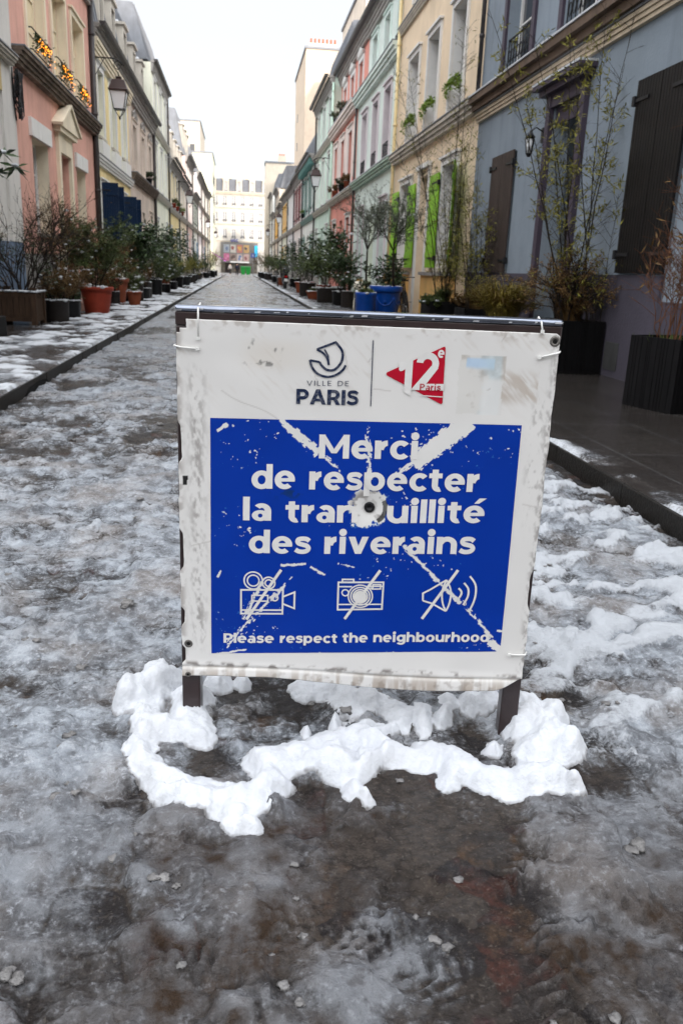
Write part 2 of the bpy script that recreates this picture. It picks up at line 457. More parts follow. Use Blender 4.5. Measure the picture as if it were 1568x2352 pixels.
t -= .13 * sstep(1.95, 1.5, Y) * sstep(-.55, .1, X + .3 * (fbm(X * 3, Y * 3, 3, 2) - .5))
t += .14 * cld * sstep(2.0, 1.6, Y)
w -= .25 * sstep(1.75, 1.45, Y)
near = sstep(16, 7, Y)
tc_ = np.clip(t, 0, 1.1)
z = .024 * np.clip(w, 0, 1) * sstep(.5, .62, cru) + .026 * sstep(.25, .95, tc_) + near * (.020 * (fbm(X * 9, Y * 9, 4, 6) - .5) * tc_ + .012 * (fbm(X * 30, Y * 30, 3, 2) - .5) * (.3 + tc_)) + .02 * np.clip(w, 0, 1) * (fbm(X * 14, Y * 14, 4, 1))
# shoe and tyre treads pressed into the slush
for d, ang, ln, wd_, fr in [((590, 2290), 1.0, .16, .07, 150), ((1180, 2010), .5, .15, .05, 190), ((170, 1915), .1, .13, .05, 260), ((1500, 2130), -.6, .16, .06, 170), ((900, 2090), .9, .14, .05, 200), ((1010, 2240), -.5, .15, .055, 180), ((400, 2210), .4, .15, .055, 190), ((330, 1290), .2, .2, .07, 120), ((280, 1560), .3, .16, .06, 170), ((1300, 2250), 1.2, .16, .06, 160), ((760, 2140), -.2, .14, .05, 210), ((120, 1560), .1, .18, .06, 150), ((1420, 1880), .3, .14, .05, 200)]:
    p = onz(*d); ca, sa = math.cos(ang), math.sin(ang); a_ = (X - p[0]) * ca + (Y - p[1]) * sa; b_ = -(X - p[0]) * sa + (Y - p[1]) * ca
    m_ = np.exp(-((a_ / ln) ** 4 + (b_ / wd_) ** 4)) * sstep(.35, .6, fbm(X * 9, Y * 9, 3, 3)); wv_ = np.sin(a_ * fr + 5 * np.abs(b_) * fr * .15 + 1.5 * fbm(X * 20, Y * 20, 2, 1))
    z += m_ * (.0028 * wv_ - .004); t += m_ * .16 * wv_
# ploughed-up crusts, sharper edged
cr = fbm(wx * 5.5 + 40, wy * 5.5, 4, 7)
z += near * .016 * sstep(.55, .60, cr) * sstep(.2, .5, t)
z -= near * .012 * sstep(.60, .66, fbm(wx * 6 + 11, wy * 6 + 3, 3, 5))
V = np.stack([X, Y, z], 1)
ROADM = ground_mat('slushy_cobbles', 'road')
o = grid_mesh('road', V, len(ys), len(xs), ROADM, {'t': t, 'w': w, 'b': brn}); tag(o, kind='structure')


def road_z(x, y):
    j = int(np.clip(np.searchsorted(ys_r, y), 0, len(ys_r) - 1)); i = int(np.clip((x - XKL) / (XKR - XKL) * (len(xs_r) - 1), 0, len(xs_r) - 1))
    return Z_r[j, i]


ys_r, xs_r, Z_r = ys, xs, z.reshape(len(ys), len(xs))

# pavements
PAVEM = ground_mat('snowy_flagstones', 'pave')


def pavement(side):
    ys = rows(1.2 if side > 0 else 3.5, 128, 1.006, 30, 1.03)
    xs = np.linspace(XKR, XWR + .05, 110) if side > 0 else np.linspace(XWL - .05, XKL, 110)
    X, Y = np.meshgrid(xs, ys); X = X.ravel(); Y = Y.ravel()
    kerb = (X - XKR) if side > 0 else (XKL - X)
    wall = 2.2 - kerb
    f = fbm(X * 2.1, Y * 1.6, 4, 2); g = fbm(X * 7, Y * 6, 4, 5)
    if side < 0:
        lane = sstep(1.75, 1.15, kerb)
        w = -.25 + lane * (.58 + 1.9 * (f - .5) + 2.2 * (g - .5)) + .22 * sstep(9, 25, Y) * lane
        t = .02 + .42 * lane + 1.2 * (f - .5)
    else:
        far = sstep(11, 20, Y)
        lane = sstep(1.6, 1.0, kerb)
        w = -.3 + .5 * np.exp(-(kerb / .22) ** 2) * (.1 + 1.9 * sstep(.46, .64, fbm(X * 3, Y * 2.3, 4, 6))) + far * lane * (.55 + 1.2 * (f - .5) + 1.0 * (g - .5))
        t = -.1 + .5 * np.exp(-(kerb / .3) ** 2) * sstep(.4, .65, f) + far * .5 * lane
    z = PZ + .03 * np.clip(w, 0, 1) + .014 * np.clip(w, 0, 1) * (fbm(X * 18, Y * 18, 3, 1) - .5) + .006 * np.clip(t, 0, 1)
    z = np.where(kerb < .02, PZ - .002, z)
    # rounded lip over the kerb stones
    tag(grid_mesh('pavement', np.stack([X, Y, z], 1), len(ys), len(xs), PAVEM, {'t': t, 'w': w, 'b': .25 + 0 * X}), kind='structure')


pavement(-1); pavement(1)
KERBM = mat('wet_granite_kerb', (.011, .0095, .008), rough=.5, var=.5, scale=30, streak=.5, bump=.4, bscale=70, vscale=(1, 1, 1))
for nm, xa, xb, y0 in (('kerb', XKL - .01, XKL + .012, 3.5), ('kerb', XKR - .012, XKR + .01, 1.2)):
    k = MB(); rng = random.Random(int(xa * 100)); y = y0
    while y < 128:
        L_ = 1.0 if y < 40 else 4.
        j = rng.uniform(-.006, .006)
        k.box(xa + j, xb + j, y + .006, min(y + L_, 128) - .006, -.02, PZ - .003); y += L_
    tag(k.build(nm, KERBM, bevel=.006), kind='structure')
dp = onz(130, 905, 0); o = MB().add([(XKL + .0165, dp[1] - .30, -.01), (XKL + .0165, dp[1] + .75, -.01), (XKL + .0165, dp[1] + .65, .055), (XKL + .0165, dp[1] + .35, .075), (XKL + .0165, dp[1] - .1, .06), (XKL - .02, dp[1] - .30, -.01), (XKL - .02, dp[1] + .75, -.01), (XKL - .02, dp[1] + .65, .055), (XKL - .02, dp[1] + .35, .075), (XKL - .02, dp[1] - .1, .06)], [(0, 1, 2, 3, 4), (2, 3, 8, 7), (3, 4, 9, 8)]).build('storm_drain', mat('drain_mouth', (.003, .003, .003), rough=.9)); tag(o, kind='structure')
o = MB().add([(-900, -300, -.06), (900, -300, -.06), (900, 1500, -.06), (-900, 1500, -.06)], [(0, 1, 2, 3)]).build('ground', mat('wet_asphalt', (.07, .07, .075), rough=.4, var=.3, scale=.6, bump=.3)); tag(o, kind='structure')
o = MB().add([(-60, 128, -.02), (60, 128, -.02), (60, 171, -.02), (-60, 171, -.02)], [(0, 1, 2, 3)]).build('crossing_road', mat('slushy_asphalt', (.2, .2, .21), rough=.4, var=.35, scale=.8)); tag(o, kind='structure')
o = MB().add([(-8, -14, -.03), (8, -14, -.03), (8, .52, -.03), (-8, .52, -.03)], [(0, 1, 2, 3)]).build('road', mat('wet_asphalt', (.07,) * 3)); tag(o, kind='structure')

# loose lumps of half melted slush
rng = random.Random(5); lb = MB()
spots = []
for i in range(420):
    y = 1.0 + 5.5 * rng.random() ** 1.6; x = rng.uniform(-1.85, 2.0)
    s = rng.choice((.003, .004, .005, .006, .008, .011)) * (1 + .12 * y)
    if rng.random() > vn(np.array([x * 2.3 + 50]), np.array([y * 2.3]), 3)[0] * 1.5: continue
    if y < 1.75 and rng.random() < .45: continue
    lb.blob((x, y, road_z(x, y) + s * .25), s * rng.uniform(.8, 1.4), rng, rng.uniform(.25, .5), .45)
for d, s in [((374, 2040), .022), ((412, 2052), .012), ((15, 2255), .03), ((140, 1740), .02), ((290, 1408), .04), ((1015, 2170), .02), ((975, 2102), .018), ((1470, 1960), .03), ((640, 2260), .02), ((130, 1860), .025), ((180, 1855), .018), ((700, 2305), .016), ((255, 1985), .02), ((165, 1800), .014), ((540, 1660), .02), ((1300, 1610), .018), ((1400, 1640), .022)]:
    p = onz(*d)
    for k in range(2):
        q = p + np.array([rng.uniform(-1, 1) * s, rng.uniform(-.6, .6) * s, 0])
        lb.blob((q[0], q[1], road_z(q[0], q[1]) + s * .02), s * rng.uniform(.3, .7), rng, rng.uniform(.25, .5), .45)
SLUSHM = mat('slush_lump', (.155, .15, .148), rough=.3, var=.4, scale=14, bump=.6, bscale=80, spec=.5)
tag(lb.build('slush_lumps', SLUSHM), 'small grey lumps of slush strewn over the wet cobbles', 'slush', kind='stuff')

# ------------------------------------------------------------------ fresh snow heap round the feet of the sign
DISC = [(160, 150, 78), (240, 130, 62), (300, 195, 50), (110, 175, 36), (350, 165, 34), (200, 95, 35),
        (330, 255, 52), (260, 240, 52), (190, 245, 52), (165, 300, 52), (180, 360, 56), (240, 410, 62), (320, 440, 62), (410, 465, 66), (490, 455, 66), (440, 520, 46), (490, 545, 36), (545, 420, 45),
        (520, 345, 58), (600, 330, 62), (560, 385, 55), (680, 315, 66), (760, 295, 66), (830, 285, 56), (740, 365, 56), (825, 365, 50), (800, 430, 44), (835, 462, 26), (900, 325, 52), (980, 330, 56), (1050, 330, 56), (1110, 355, 58), (1080, 395, 46), (1180, 395, 58), (1260, 400, 64), (1340, 400, 66), (1420, 410, 58), (1462, 440, 30),
        (1300, 190, 60), (1350, 245, 64), (1400, 305, 60), (1325, 320, 60), (1275, 250, 42), (1450, 320, 38), (1390, 220, 40),
        (640, 118, 36), (700, 118, 46), (755, 128, 38), (780, 180, 66), (850, 170, 46), (920, 190, 42), (980, 212, 42), (1000, 240, 32), (930, 235, 32), (1060, 182, 32), (1130, 182, 34), (1190, 172, 38), (1060, 222, 28), (900, 262, 26),
        (1205, 297, 34), (640, 250, 20), (730, 240, 20), (400, 100, 34), (465, 100, 25)]
HOLE = [(330, 318, 58, 26), (400, 372, 36, 20), (690, 425, 38, 26), (905, 405, 52, 26), (560, 520, 20, 16), (905, 285, 22, 14), (640, 210, 60, 24), (500, 220, 70, 40), (1120, 260, 24, 34), (1130, 440, 36, 18), (700, 455, 30, 18)]
ys = np.arange(1.28, 2.42, .0045); xs = np.arange(-.62, 1.28, .0045)
X, Y = np.meshgrid(xs, ys); X = X.ravel(); Y = Y.ravel()
cc = (np.stack([X, Y, 0 * X], 1) - EYE) @ RM
U = (CX + F * cc[:, 0] / -cc[:, 2]) / KS; Vv = (CY - F * cc[:, 1] / -cc[:, 2]) / KS
U = (U - 350) / 1.3393; Vv = (Vv - 2600) / 1.3393
jx = 40 * (fbm(X * 11, Y * 11, 4, 1) - .5) + 10 * (fbm(X * 70, Y * 70, 3, 4) - .5); jy = 34 * (fbm(X * 11, Y * 11, 4, 2) - .5) + 8 * (fbm(X * 70, Y * 70, 3, 5) - .5)
f = np.zeros_like(X)
for a, c, r in DISC:
    d2 = ((U + jx - a) / (r * 1.25)) ** 2 + ((Vv + jy - c - 4) / (r * .98)) ** 2
    f += np.clip(1 - d2, 0, 1) ** 1.5
for a, c, r, r2 in HOLE:
    f -= 1.3 * np.exp(-(((U + jx - a) / r) ** 2 + ((Vv + jy - c - 6) / r2) ** 2))
f += (.30 * (fbm(X * 14, Y * 14, 3, 3) - .5)) * sstep(0, .2, f) + .30 * sstep(0, .15, f) * (fbm(X * 70, Y * 70, 3, 2) - .5) * sstep(.8, .2, f)
edge = np.sqrt(np.clip((f - .05) / .9, 0, 1)) * .45 + .55 * sstep(.05, 1.4, f)
mound = np.exp(-(((X + .24) / .17) ** 2 + ((Y - 2.10) / .15) ** 2))
mound2 = np.exp(-(((X - .86) / .16) ** 2 + ((Y - 1.92) / .2) ** 2))
hgt = edge * (.024 + .012 * np.clip(f, 0, 1.6) + .045 * mound + .030 * mound2) + edge * (.024 * (fbm(X * 7, Y * 7, 2, 6) - .42) + .006 * (fbm(X * 26, Y * 26, 2, 2) - .5) + .003 * (fbm(X * 80, Y * 80, 3, 1) - .5))
keep = f > .02
jj = np.clip(np.searchsorted(ys_r, Y), 0, len(ys_r) - 1); ii = np.clip(((X - XKL) / (XKR - XKL) * (len(xs_r) - 1)).astype(int), 0, len(xs_r) - 1)
zb = np.minimum(Z_r[jj, ii], .03)
Zs = np.where(keep, zb + hgt - .003, zb - .006)
FSN = mat('fresh_snow', (.52, .54, .575), rough=.75, var=.08, scale=25, bump=.25, bscale=110, spec=.3, dirt=(.43, .43, .44), dscale=7, damt=.3)
_N = FSN.node_tree.nodes; _L = FSN.node_tree.links; _pb = _N['Principled BSDF']
_at = _N.new('ShaderNodeAttribute'); _at.attribute_name = 'thick'                     # where it thins out the snow is grey, sodden and see-through
_tn = _N.new('ShaderNodeTexNoise'); _tn.inputs['Scale'].default_value = 60; _tc = _N.new('ShaderNodeTexCoord'); _L.new(_tc.outputs['Object'], _tn.inputs['Vector'])
_ad = _N.new('ShaderNodeMath'); _ad.operation = 'MULTIPLY_ADD'; _ad.inputs[1].default_value = .5; _L.new(_tn.outputs[0], _ad.inputs[0]); _L.new(_at.outputs['Fac'], _ad.inputs[2])
_mr = _N.new('ShaderNodeMapRange'); _mr.inputs[1].default_value = .28; _mr.inputs[2].default_value = .72; _L.new(_ad.outputs[0], _mr.inputs[0])
_mx = _N.new('ShaderNodeMix'); _mx.data_type = 'RGBA'; _mx.inputs[6].default_value = (.15, .145, .145, 1); _src = _pb.inputs['Base Color'].links[0].from_socket
_L.new(_mr.outputs[0], _mx.inputs[0]); _L.new(_src, _mx.inputs[7]); _L.new(_mx.outputs[2], _pb.inputs['Base Color'])
tag(grid_mesh('snow_heap', np.stack([X, Y, Zs], 1), len(ys), len(xs), FSN, {'thick': np.clip((f - .02) / .5, 0, 1)}, keep), 'fresh white snow heaped in a ring round the feet of the sign', 'snow', kind='stuff')

# ------------------------------------------------------------------ the sign
SP0 = np.array([-.145, 1.992, 0.]); SE = np.array([.99081633, -.13521461, 0.])
SROT = math.atan2(SE[1], SE[0])
sign = empty('notice_board_stand', SP0, 'scuffed white notice board with a blue printed panel on two brown steel legs', 'sign', rz=SROT)
WL[sign.name] = np.zeros(3)                  # its children are written in the sign's own axes: x along, -y to the viewer, z up
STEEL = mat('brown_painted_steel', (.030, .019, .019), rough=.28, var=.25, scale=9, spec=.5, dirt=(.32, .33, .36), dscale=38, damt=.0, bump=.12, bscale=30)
STEELT = mat('sky_tinted_top_rail', (.20, .22, .27), rough=.12, var=.25, scale=9, spec=.6, metal=.9, bump=.06, bscale=10)  # brown rail; the blue of the sky's reflection is put into its base colour


def capsule_tube(mb, s0, s1, yc, zc, ry, rz, n=14):
    vs = []
    for s_ in (s0, s0 + .006, s1 - .006, s1):
        k = .82 if s_ in (s0, s1) else 1
        for j in range(n):
            a = 2 * math.pi * j / n
            ca, sa = math.cos(a), math.sin(a)
            e = .55
            vs.append((s_, yc + ry * k * math.copysign(abs(ca) ** e, ca), zc + rz * k * math.copysign(abs(sa) ** e, sa)))
    fs = [(i * n + j, i * n + (j + 1) % n, (i + 1) * n + (j + 1) % n, (i + 1) * n + j) for i in range(3) for j in range(n)] + [tuple(range(n)), tuple(3 * n + j for j in range(n))]
    mb.sm = True; mb.add(vs, fs); mb.sm = False


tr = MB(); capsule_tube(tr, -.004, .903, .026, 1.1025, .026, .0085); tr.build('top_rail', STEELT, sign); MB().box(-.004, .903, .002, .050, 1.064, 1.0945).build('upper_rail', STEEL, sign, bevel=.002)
CHIP = mat('bare_zinc', (.45, .46, .48), rough=.5, var=.2, scale=60)
rg = random.Random(3)
for s_ in [.003, .06, .10, .14, .19, .235, .26, .31, .40, .41, .44, .52, .53, .60, .63, .70, .78, .84, .893]:
    l_ = rg.choice((.004, .006, .009, .016, .028)) if s_ not in (.003, .893) else .02
    zc = 1.1005 + rg.uniform(-.004, .003); zz = rg.uniform(.001, .0025)
    yf = lambda z_: .026 - .0264 * max(.02, 1 - min(1, abs((z_ - 1.1025) / .0088)) ** 3.6) ** .275
    vs = [(s_ - l_ / 2, yf(zc - zz) - .0006, zc - zz), (s_ + l_ / 2 * .8, yf(zc - zz * .7) - .0006, zc - zz * .7), (s_ + l_ / 2, yf(zc + zz) - .0006, zc + zz), (s_ - l_ / 2 * .7, yf(zc + zz * .8) - .0006, zc + zz * .8)]
    MB().add(vs, [(0, 1, 2, 3)]).build('paint_chip', CHIP, sign)
for s0 in (-.004, .853):
    p = MB(); p.box(s0, s0 + .048, .004, .05, -.01, 1.0635); p.build('leg', STEEL, sign, bevel=.004)
MB().box(.0445, .8525, .012, .045, .155, .19).build('lower_rail', STEEL, sign)

# the dented board: a fine sheet whose print, grime and scuffs are its own colours
nb = 340
bs = np.linspace(0, .9, nb); bz = np.linspace(.145, 1.08, 354)
S_, Z_ = np.meshgrid(bs, bz); S_ = S_.ravel(); Z_ = Z_.ravel()


def edge_in(s):  # ragged, bitten edges
    return None


rag = lambda q, sd: .0045 * (fbm(q * 30, q * 0 + sd, 3, sd) - .45) + .009 * sstep(.62, .70, fbm(q * 9 + 5, q * 0 + sd, 2, sd + 1))
lx = rag(Z_, 1) - .001; rx = rag(Z_, 2)
u = (S_ / .9)
s2 = lx + u * (.9 - lx - rx)
v = (Z_ - .145) / .935
zlo = .148 + .010 * np.sin(S_ * 7 + .6) + .006 * (fbm(S_ * 8, S_ * 0, 2, 3) - .5) + .03 * sstep(.80, .9, S_) ** 2; zhi = 1.079 - .0016 * np.abs(fbm(S_ * 25, S_ * 0, 2, 4) - .5)
z2 = zlo + v * (zhi - zlo)
dep = .004 * np.sin(z2 * 9) * .3 - .006 * sstep(.205, .15, z2) * (.6 + .5 * np.sin(s2 * 9 + .5)) + .0035 * (fbm(s2 * 3.2, z2 * 3.2, 3, 5) - .5) + .002 * (fbm(s2 * 12, z2 * 12, 2, 1) - .5)
dep += .007 * np.exp(-((s2 - .473) ** 2 + (z2 - .637) ** 2) / .0012)
fold = .003 * np.exp(-((z2 - (.178 + .004 * np.sin(s2 * 8))) / .004) ** 2)
yb = -.004 + dep + fold
yb = np.minimum(yb, .002)
n_a = fbm(s2 * 10, z2 * 10, 5, 1); n_b = fbm(s2 * 55, z2 * 55, 4, 2); n_st = fbm((s2 + z2) * 120, (s2 - z2) * 14, 3, 3); n_v = fbm(s2 * 70, z2 * 7, 4, 6); n_f = .6 * fbm(s2 * 170 + z2 * 30, z2 * 75, 3, 5) + .4 * fbm(s2 * 60, z2 * 12, 3, 2)
colr = np.ones((len(s2), 3)) * np.array([.68, .67, .655])
colr *= (1 + .10 * (fbm(s2 * 3, z2 * 3, 4, 4) - .5))[:, None]


def lay(mask, c, k=1.):
    global colr
    m = (np.clip(mask, 0, 1) * k)[:, None]
    colr = colr * (1 - m) + np.array(c) * m


# soft brown handling grime, darker along the edges, streaky
lay(sstep(.58, .78, n_st) * sstep(.9, 1.06, z2 + .1 * n_a) * sstep(.4, .6, n_a), (.45, .39, .33), .30)
dl = np.exp(-((s2 - .045) / .020) ** 2) * sstep(.20, .30, z2) * sstep(.99, .93, z2)
lay(dl * sstep(.46, .66, .25 * n_a + .75 * n_f), (.20, .18, .17), .72)
dl2 = sstep(.020, .0, s2) * sstep(.40, .62, n_b); lay(dl2, (.22, .19, .17), .6)
dr = np.exp(-((s2 - .865 - .01 * n_a) / .017) ** 2) * sstep(.55, .72, z2) * sstep(.96, .88, z2)
lay(dr * sstep(.46, .64, .25 * n_a + .75 * n_f), (.19, .175, .165), .75)
lay(sstep(.025, .0, .9 - s2) * sstep(.47, .64, n_f), (.18, .16, .15), .7)
lay(sstep(.195, .150, z2) * sstep(.35, .6, n_v), (.34, .27, .21), .7)
lay(np.exp(-((z2 - (.178 + .004 * np.sin(s2 * 8))) / .0022) ** 2) * sstep(.3, .6, n_a), (.20, .17, .14), .7)
lay(np.exp(-((z2 - .188) / .006) ** 2) * sstep(.5, .7, n_b), (.12, .10, .09), .8)
lay(sstep(.06, .0, z2 - .145) * sstep(.55, .7, n_b), (.20, .16, .13), .5)
lay(sstep(.03, .0, 1.075 - z2) * sstep(.52, .7, n_b), (.30, .25, .21), .5)
# old glue and a torn sticker
gl = np.exp(-(((s2 - .24) / .085) ** 4 + ((z2 - 1.005) / .035) ** 4)); lay(gl * (.6 + .5 * n_a), (.60, .55, .48), .45)
lay(gl * sstep(.66, .74, n_b) * sstep(.45, .6, n_a), (.05, .05, .05), .85)
stk = (s2 > .665 + .01 * n_b) & (s2 < .778) & (z2 > .877 + .01 * n_b) & (z2 < 1.022)
lay(stk * 1., (.60, .59, .56), .55); lay(stk * sstep(.45, .62, .6 * n_a + .4 * n_b), (.36, .32, .28), .75)
lay(stk * sstep(.985, .998, z2 + .02 * (n_a - .5)) * sstep(1.018, 1.012, z2) * (s2 < .752) * (s2 > .685), (.38, .55, .75), .75)
lay(stk * sstep(.715, .745, s2 + .02 * n_b) * sstep(.775, .765, s2) * sstep(.45, .6, n_a + .06), (.50, .62, .68), .5)
lay(stk * sstep(.73, .745, s2 + .02 * n_a) * sstep(.975, .96, z2), (.70, .70, .69), .8)
gm = ((s2 > .775) & (s2 < .86)) * sstep(.90, .93, z2) * sstep(1.0, .97, z2); lay(gm * sstep(.47, .62, .5 * n_a + .5 * n_st), (.40, .33, .27), .65)
# hair scratches
rs = np.random.RandomState(4)
for k in range(26):
    a = rs.rand(2) * [.86, .9] + [.02, .17]; th = rs.rand() * 6.28; ln = .01 + .05 * rs.rand() ** 2; dx, dz = np.cos(th), np.sin(th)
    al = (s2 - a[0]) * dx + (z2 - a[1]) * dz; ac = np.abs(-(s2 - a[0]) * dz + (z2 - a[1]) * dx)
    lay(((al > 0) & (al < ln)) * sstep(.0022, .0006, ac), (.35, .32, .30), .45)
p0, p1 = np.array([.105, .915]), np.array([.245, .848]); dd = p1 - p0; LL = np.hypot(*dd); dd /= LL
al = (s2 - p0[0]) * dd[0] + (z2 - p0[1]) * dd[1]; ac = np.abs(-(s2 - p0[0]) * dd[1] + (z2 - p0[1]) * dd[0] + .004 * np.sin(al * 40)); lay(((al > 0) & (al < LL)) * sstep(.0022, .0006, ac), (.42, .40, .38), .6)
# black chip at the left edge, rubbed bare steel round the bolt
lay(((np.abs(s2 - .013 - .004 * n_b) < .006) & (np.abs(z2 - .689) < .012)) * 1., (.012, .012, .012))
rb = np.hypot(s2 - .473, z2 - .637)
BOARDM = bpy.data.materials.new('scuffed_white_sheet'); BOARDM.use_nodes = True
_b = BOARDM.node_tree.nodes['Principled BSDF']; _a = BOARDM.node_tree.nodes.new('ShaderNodeAttribute'); _a.attribute_name = 'print'
BOARDM.node_tree.links.new(_a.outputs['Color'], _b.inputs['Base Color']); _b.inputs['Roughness'].default_value = .42; _b.inputs['Specular IOR Level'].default_value = .4
cor = ((s2 < .024) & (z2 > 1.046) & ~((s2 > .010) & (z2 < 1.056)))      # torn off corner
keepb = ~(cor | (np.hypot(s2 - .9, z2 - .145) < .028) | (np.hypot(s2, z2 - .145) < .010))
idx = np.arange(len(s2)).reshape(len(bz), nb)
bd = grid_mesh('board', np.stack([s2, yb, z2], 1), len(bz), nb, BOARDM, {'print': colr}, keepb, sign)
sm_ = bd.modifiers.new('thickness', 'SOLIDIFY'); sm_.thickness = .0028; sm_.offset = 1 if False else -1


def bdepth(s, z):
    s = np.asarray(s, float); z = np.asarray(z, float)
    d = .004 * np.sin(z * 9) * .3 - .006 * sstep(.205, .15, z) * (.6 + .5 * np.sin(s * 9 + .5)) + .0035 * (fbm(s * 3.2, z * 3.2, 3, 5) - .5) + .002 * (fbm(s * 12, z * 12, 2, 1) - .5)
    d = d + .007 * np.exp(-((s - .473) ** 2 + (z - .637) ** 2) / .0012)
    return np.minimum(-.004 + d, .002)


# the blue print: scuffed away in streaks where the stand has been folded against others
BQ = np.array([[.0782, .8471], [.8300, .8601], [.0768, .2194], [.8344, .2597]])
nu, nv = 520, 440
uu, vv_ = np.meshgrid(np.linspace(0, 1, nu), np.linspace(0, 1, nv)); uu = uu.ravel()[:, None]; vv_ = vv_.ravel()[:, None]
PB = (BQ[2] * (1 - uu) + BQ[3] * uu) * (1 - vv_) + (BQ[0] * (1 - uu) + BQ[1] * uu) * vv_
s, z = PB[:, 0], PB[:, 1]
wear = np.zeros_like(s)


def band(p, q, w0, w1, dens, fine=1.):
    global wear
    p = np.array(p); q = np.array(q); d = q - p; ln = np.hypot(*d); d = d / ln
    al = ((s - p[0]) * d[0] + (z - p[1]) * d[1]) / ln; ac = -(s - p[0]) * d[1] + (z - p[1]) * d[0]
    wid = w0 + (w1 - w0) * np.clip(al, 0, 1)
    m = np.exp(-(ac / wid) ** 2) * sstep(-.04, .03, al) * sstep(1.04, .97, al)
    st = .55 * fbm(al * ln * 60 + ac * 90, ac * 260 - al * ln * 60, 3, 2) + .45 * fbm(s * 150, z * 150, 3, 5)
    wear = np.maximum(wear, sstep(.0, .06, m * dens - 1 + st * fine))


band((.245, .850), (.345, .772), .009, .019, .80, 1.05)
band((.335, .785), (.40, .725), .013, .008, .66, .9)
band((.705, .865), (.575, .755), .025, .021, 1.18, 1.1)
band((.60, .775), (.52, .715), .012, .012, .72, .9)
band((.458, .845), (.472, .70), .008, .016, .66, .9)
band((.45, .66), (.505, .64), .03, .03, 1.0, .95)
band((.56, .545), (.72, .39), .0075, .009, .70, 1.0)
band((.72, .40), (.838, .262), .010, .016, .62, .9)
band((.80, .285), (.84, .262), .010, .016, .95, .9)
band((.10, .225), (.29, .45), .016, .010, .60, .9)
band((.16, .32), (.21, .43), .008, .012, .70, .9)
band((.255, .475), (.32, .483), .005, .004, .95, .95)
band((.33, .475), (.37, .455), .006, .006, .8, .9)
band((.40, .487), (.45, .478), .006, .004, .70, .9)
band((.095, .815), (.12, .835), .004, .006, 1.05, 1)
band((.095, .435), (.103, .455), .004, .004, 1.0, 1)
band((.075, .215), (.17, .235), .006, .004, .78, .9)
band((.36, .235), (.385, .215), .003, .003, 1.1, 1)
band((.82, .318), (.845, .318), .005, .005, .85, .9)
rb = np.hypot(s - .473, (z - .637)); an = np.arctan2(z - .637, s - .473)
wear = np.maximum(wear, sstep(.054, .044, rb + .030 * (fbm(an * 3 + 9, rb * 30, 4, 2) - .5) + .026 * (fbm(s * 120, z * 120, 3, 3) - .5)))
wear = np.maximum(wear, sstep(.03, .02, rb * .9 + .02 * (fbm(s * 90, z * 90, 3, 6) - .5) + np.abs(s - .468) * .3 - (z - .637) * .25))
wear = np.maximum(wear, sstep(.775, .795, fbm(s * 125 + z * 80, z * 125 - s * 50, 3, 7)) * sstep(.48, .6, fbm(s * 6, z * 6, 3, 1)))
wear = np.maximum(wear, sstep(.035, .03, np.hypot((s - .462) * 1.6, z - .40)) * .0)
wear = np.maximum(wear, sstep(.032, .026, np.hypot(s - .4615, z - .398) + .03 * (fbm(s * 60, z * 60, 3, 4) - .5)) * .0)
c0 = np.array([.0006, .031, .30]) * (1 + .16 * (fbm(s * 9, z * 9, 4, 3) - .5))[:, None]
lt = sstep(.05, .35, wear)[:, None]; cpr = c0 * (1 - lt) + np.array([.03, .14, .42]) * lt
wk = sstep(.35, .75, wear)[:, None]; cpr = cpr * (1 - wk) + np.array([.67, .665, .65]) * wk
g = (sstep(.02, .05, np.abs(rb - .036) * -1 + .05) * sstep(.50, .68, fbm(s * 60, z * 60, 4, 2)) * sstep(.06, .04, rb))[:, None] * .75; cpr = cpr * (1 - g) + np.array([.17, .15, .14]) * g
g = (((np.abs(rb - .040) < .0045 + .003 * fbm(s * 50, z * 50, 2, 1)) & (an > -1.0) & (an < .5)) * 1.)[:, None] * .85; cpr = cpr * (1 - g) + np.array([.02, .02, .02]) * g
dk = (np.exp(-(((s - .275) / .035) ** 2 + ((z - .668) / .015) ** 2)) * sstep(.55, .62, fbm(s * 45, z * 45, 3, 6)))[:, None] * .8; cpr = cpr * (1 - dk) + np.array([.006, .03, .09]) * dk
PRM = bpy.data.materials.new('scuffed_blue_print'); PRM.use_nodes = True
_b = PRM.node_tree.nodes['Principled BSDF']; _a = PRM.node_tree.nodes.new('ShaderNodeAttribute'); _a.attribute_name = 'print'
PRM.node_tree.links.new(_a.outputs['Color'], _b.inputs['Base Color']); _b.inputs['Roughness'].default_value = .38; _b.inputs['Specular IOR Level'].default_value = .2
grid_mesh('blue_panel', np.stack([s, bdepth(s, z) - .0006, z], 1), nv, nu, PRM, {'print': cpr}, None, sign)

# ------------------------------------------------------------------ letters: bold geometric strokes, written out glyph by glyph
TV, TH = .262, .205


def ring(cx, cy, rx, ry, a0, a1, tx=TV, ty=TH, n=26):
    n = max(6, int(n * abs(a1 - a0) / 360) + 2); P = []
    for i in range(n):
        a = math.radians(a0 + (a1 - a0) * i / (n - 1)); P.append(((cx + rx * math.cos(a), cy + ry * math.sin(a)), (cx + (rx - tx) * math.cos(a), cy + (ry - ty) * math.sin(a))))
    return [[P[i][0], P[i + 1][0], P[i + 1][1], P[i][1]] for i in range(n - 1)]


def rect(x0, x1, y0, y1): return [[(x0, y0), (x1, y0), (x1, y1), (x0, y1)]]
def disc(cx, cy, r, n=20): return [[(cx + r * math.cos(2 * math.pi * i / n), cy + r * math.sin(2 * math.pi * i / n)) for i in range(n)]]


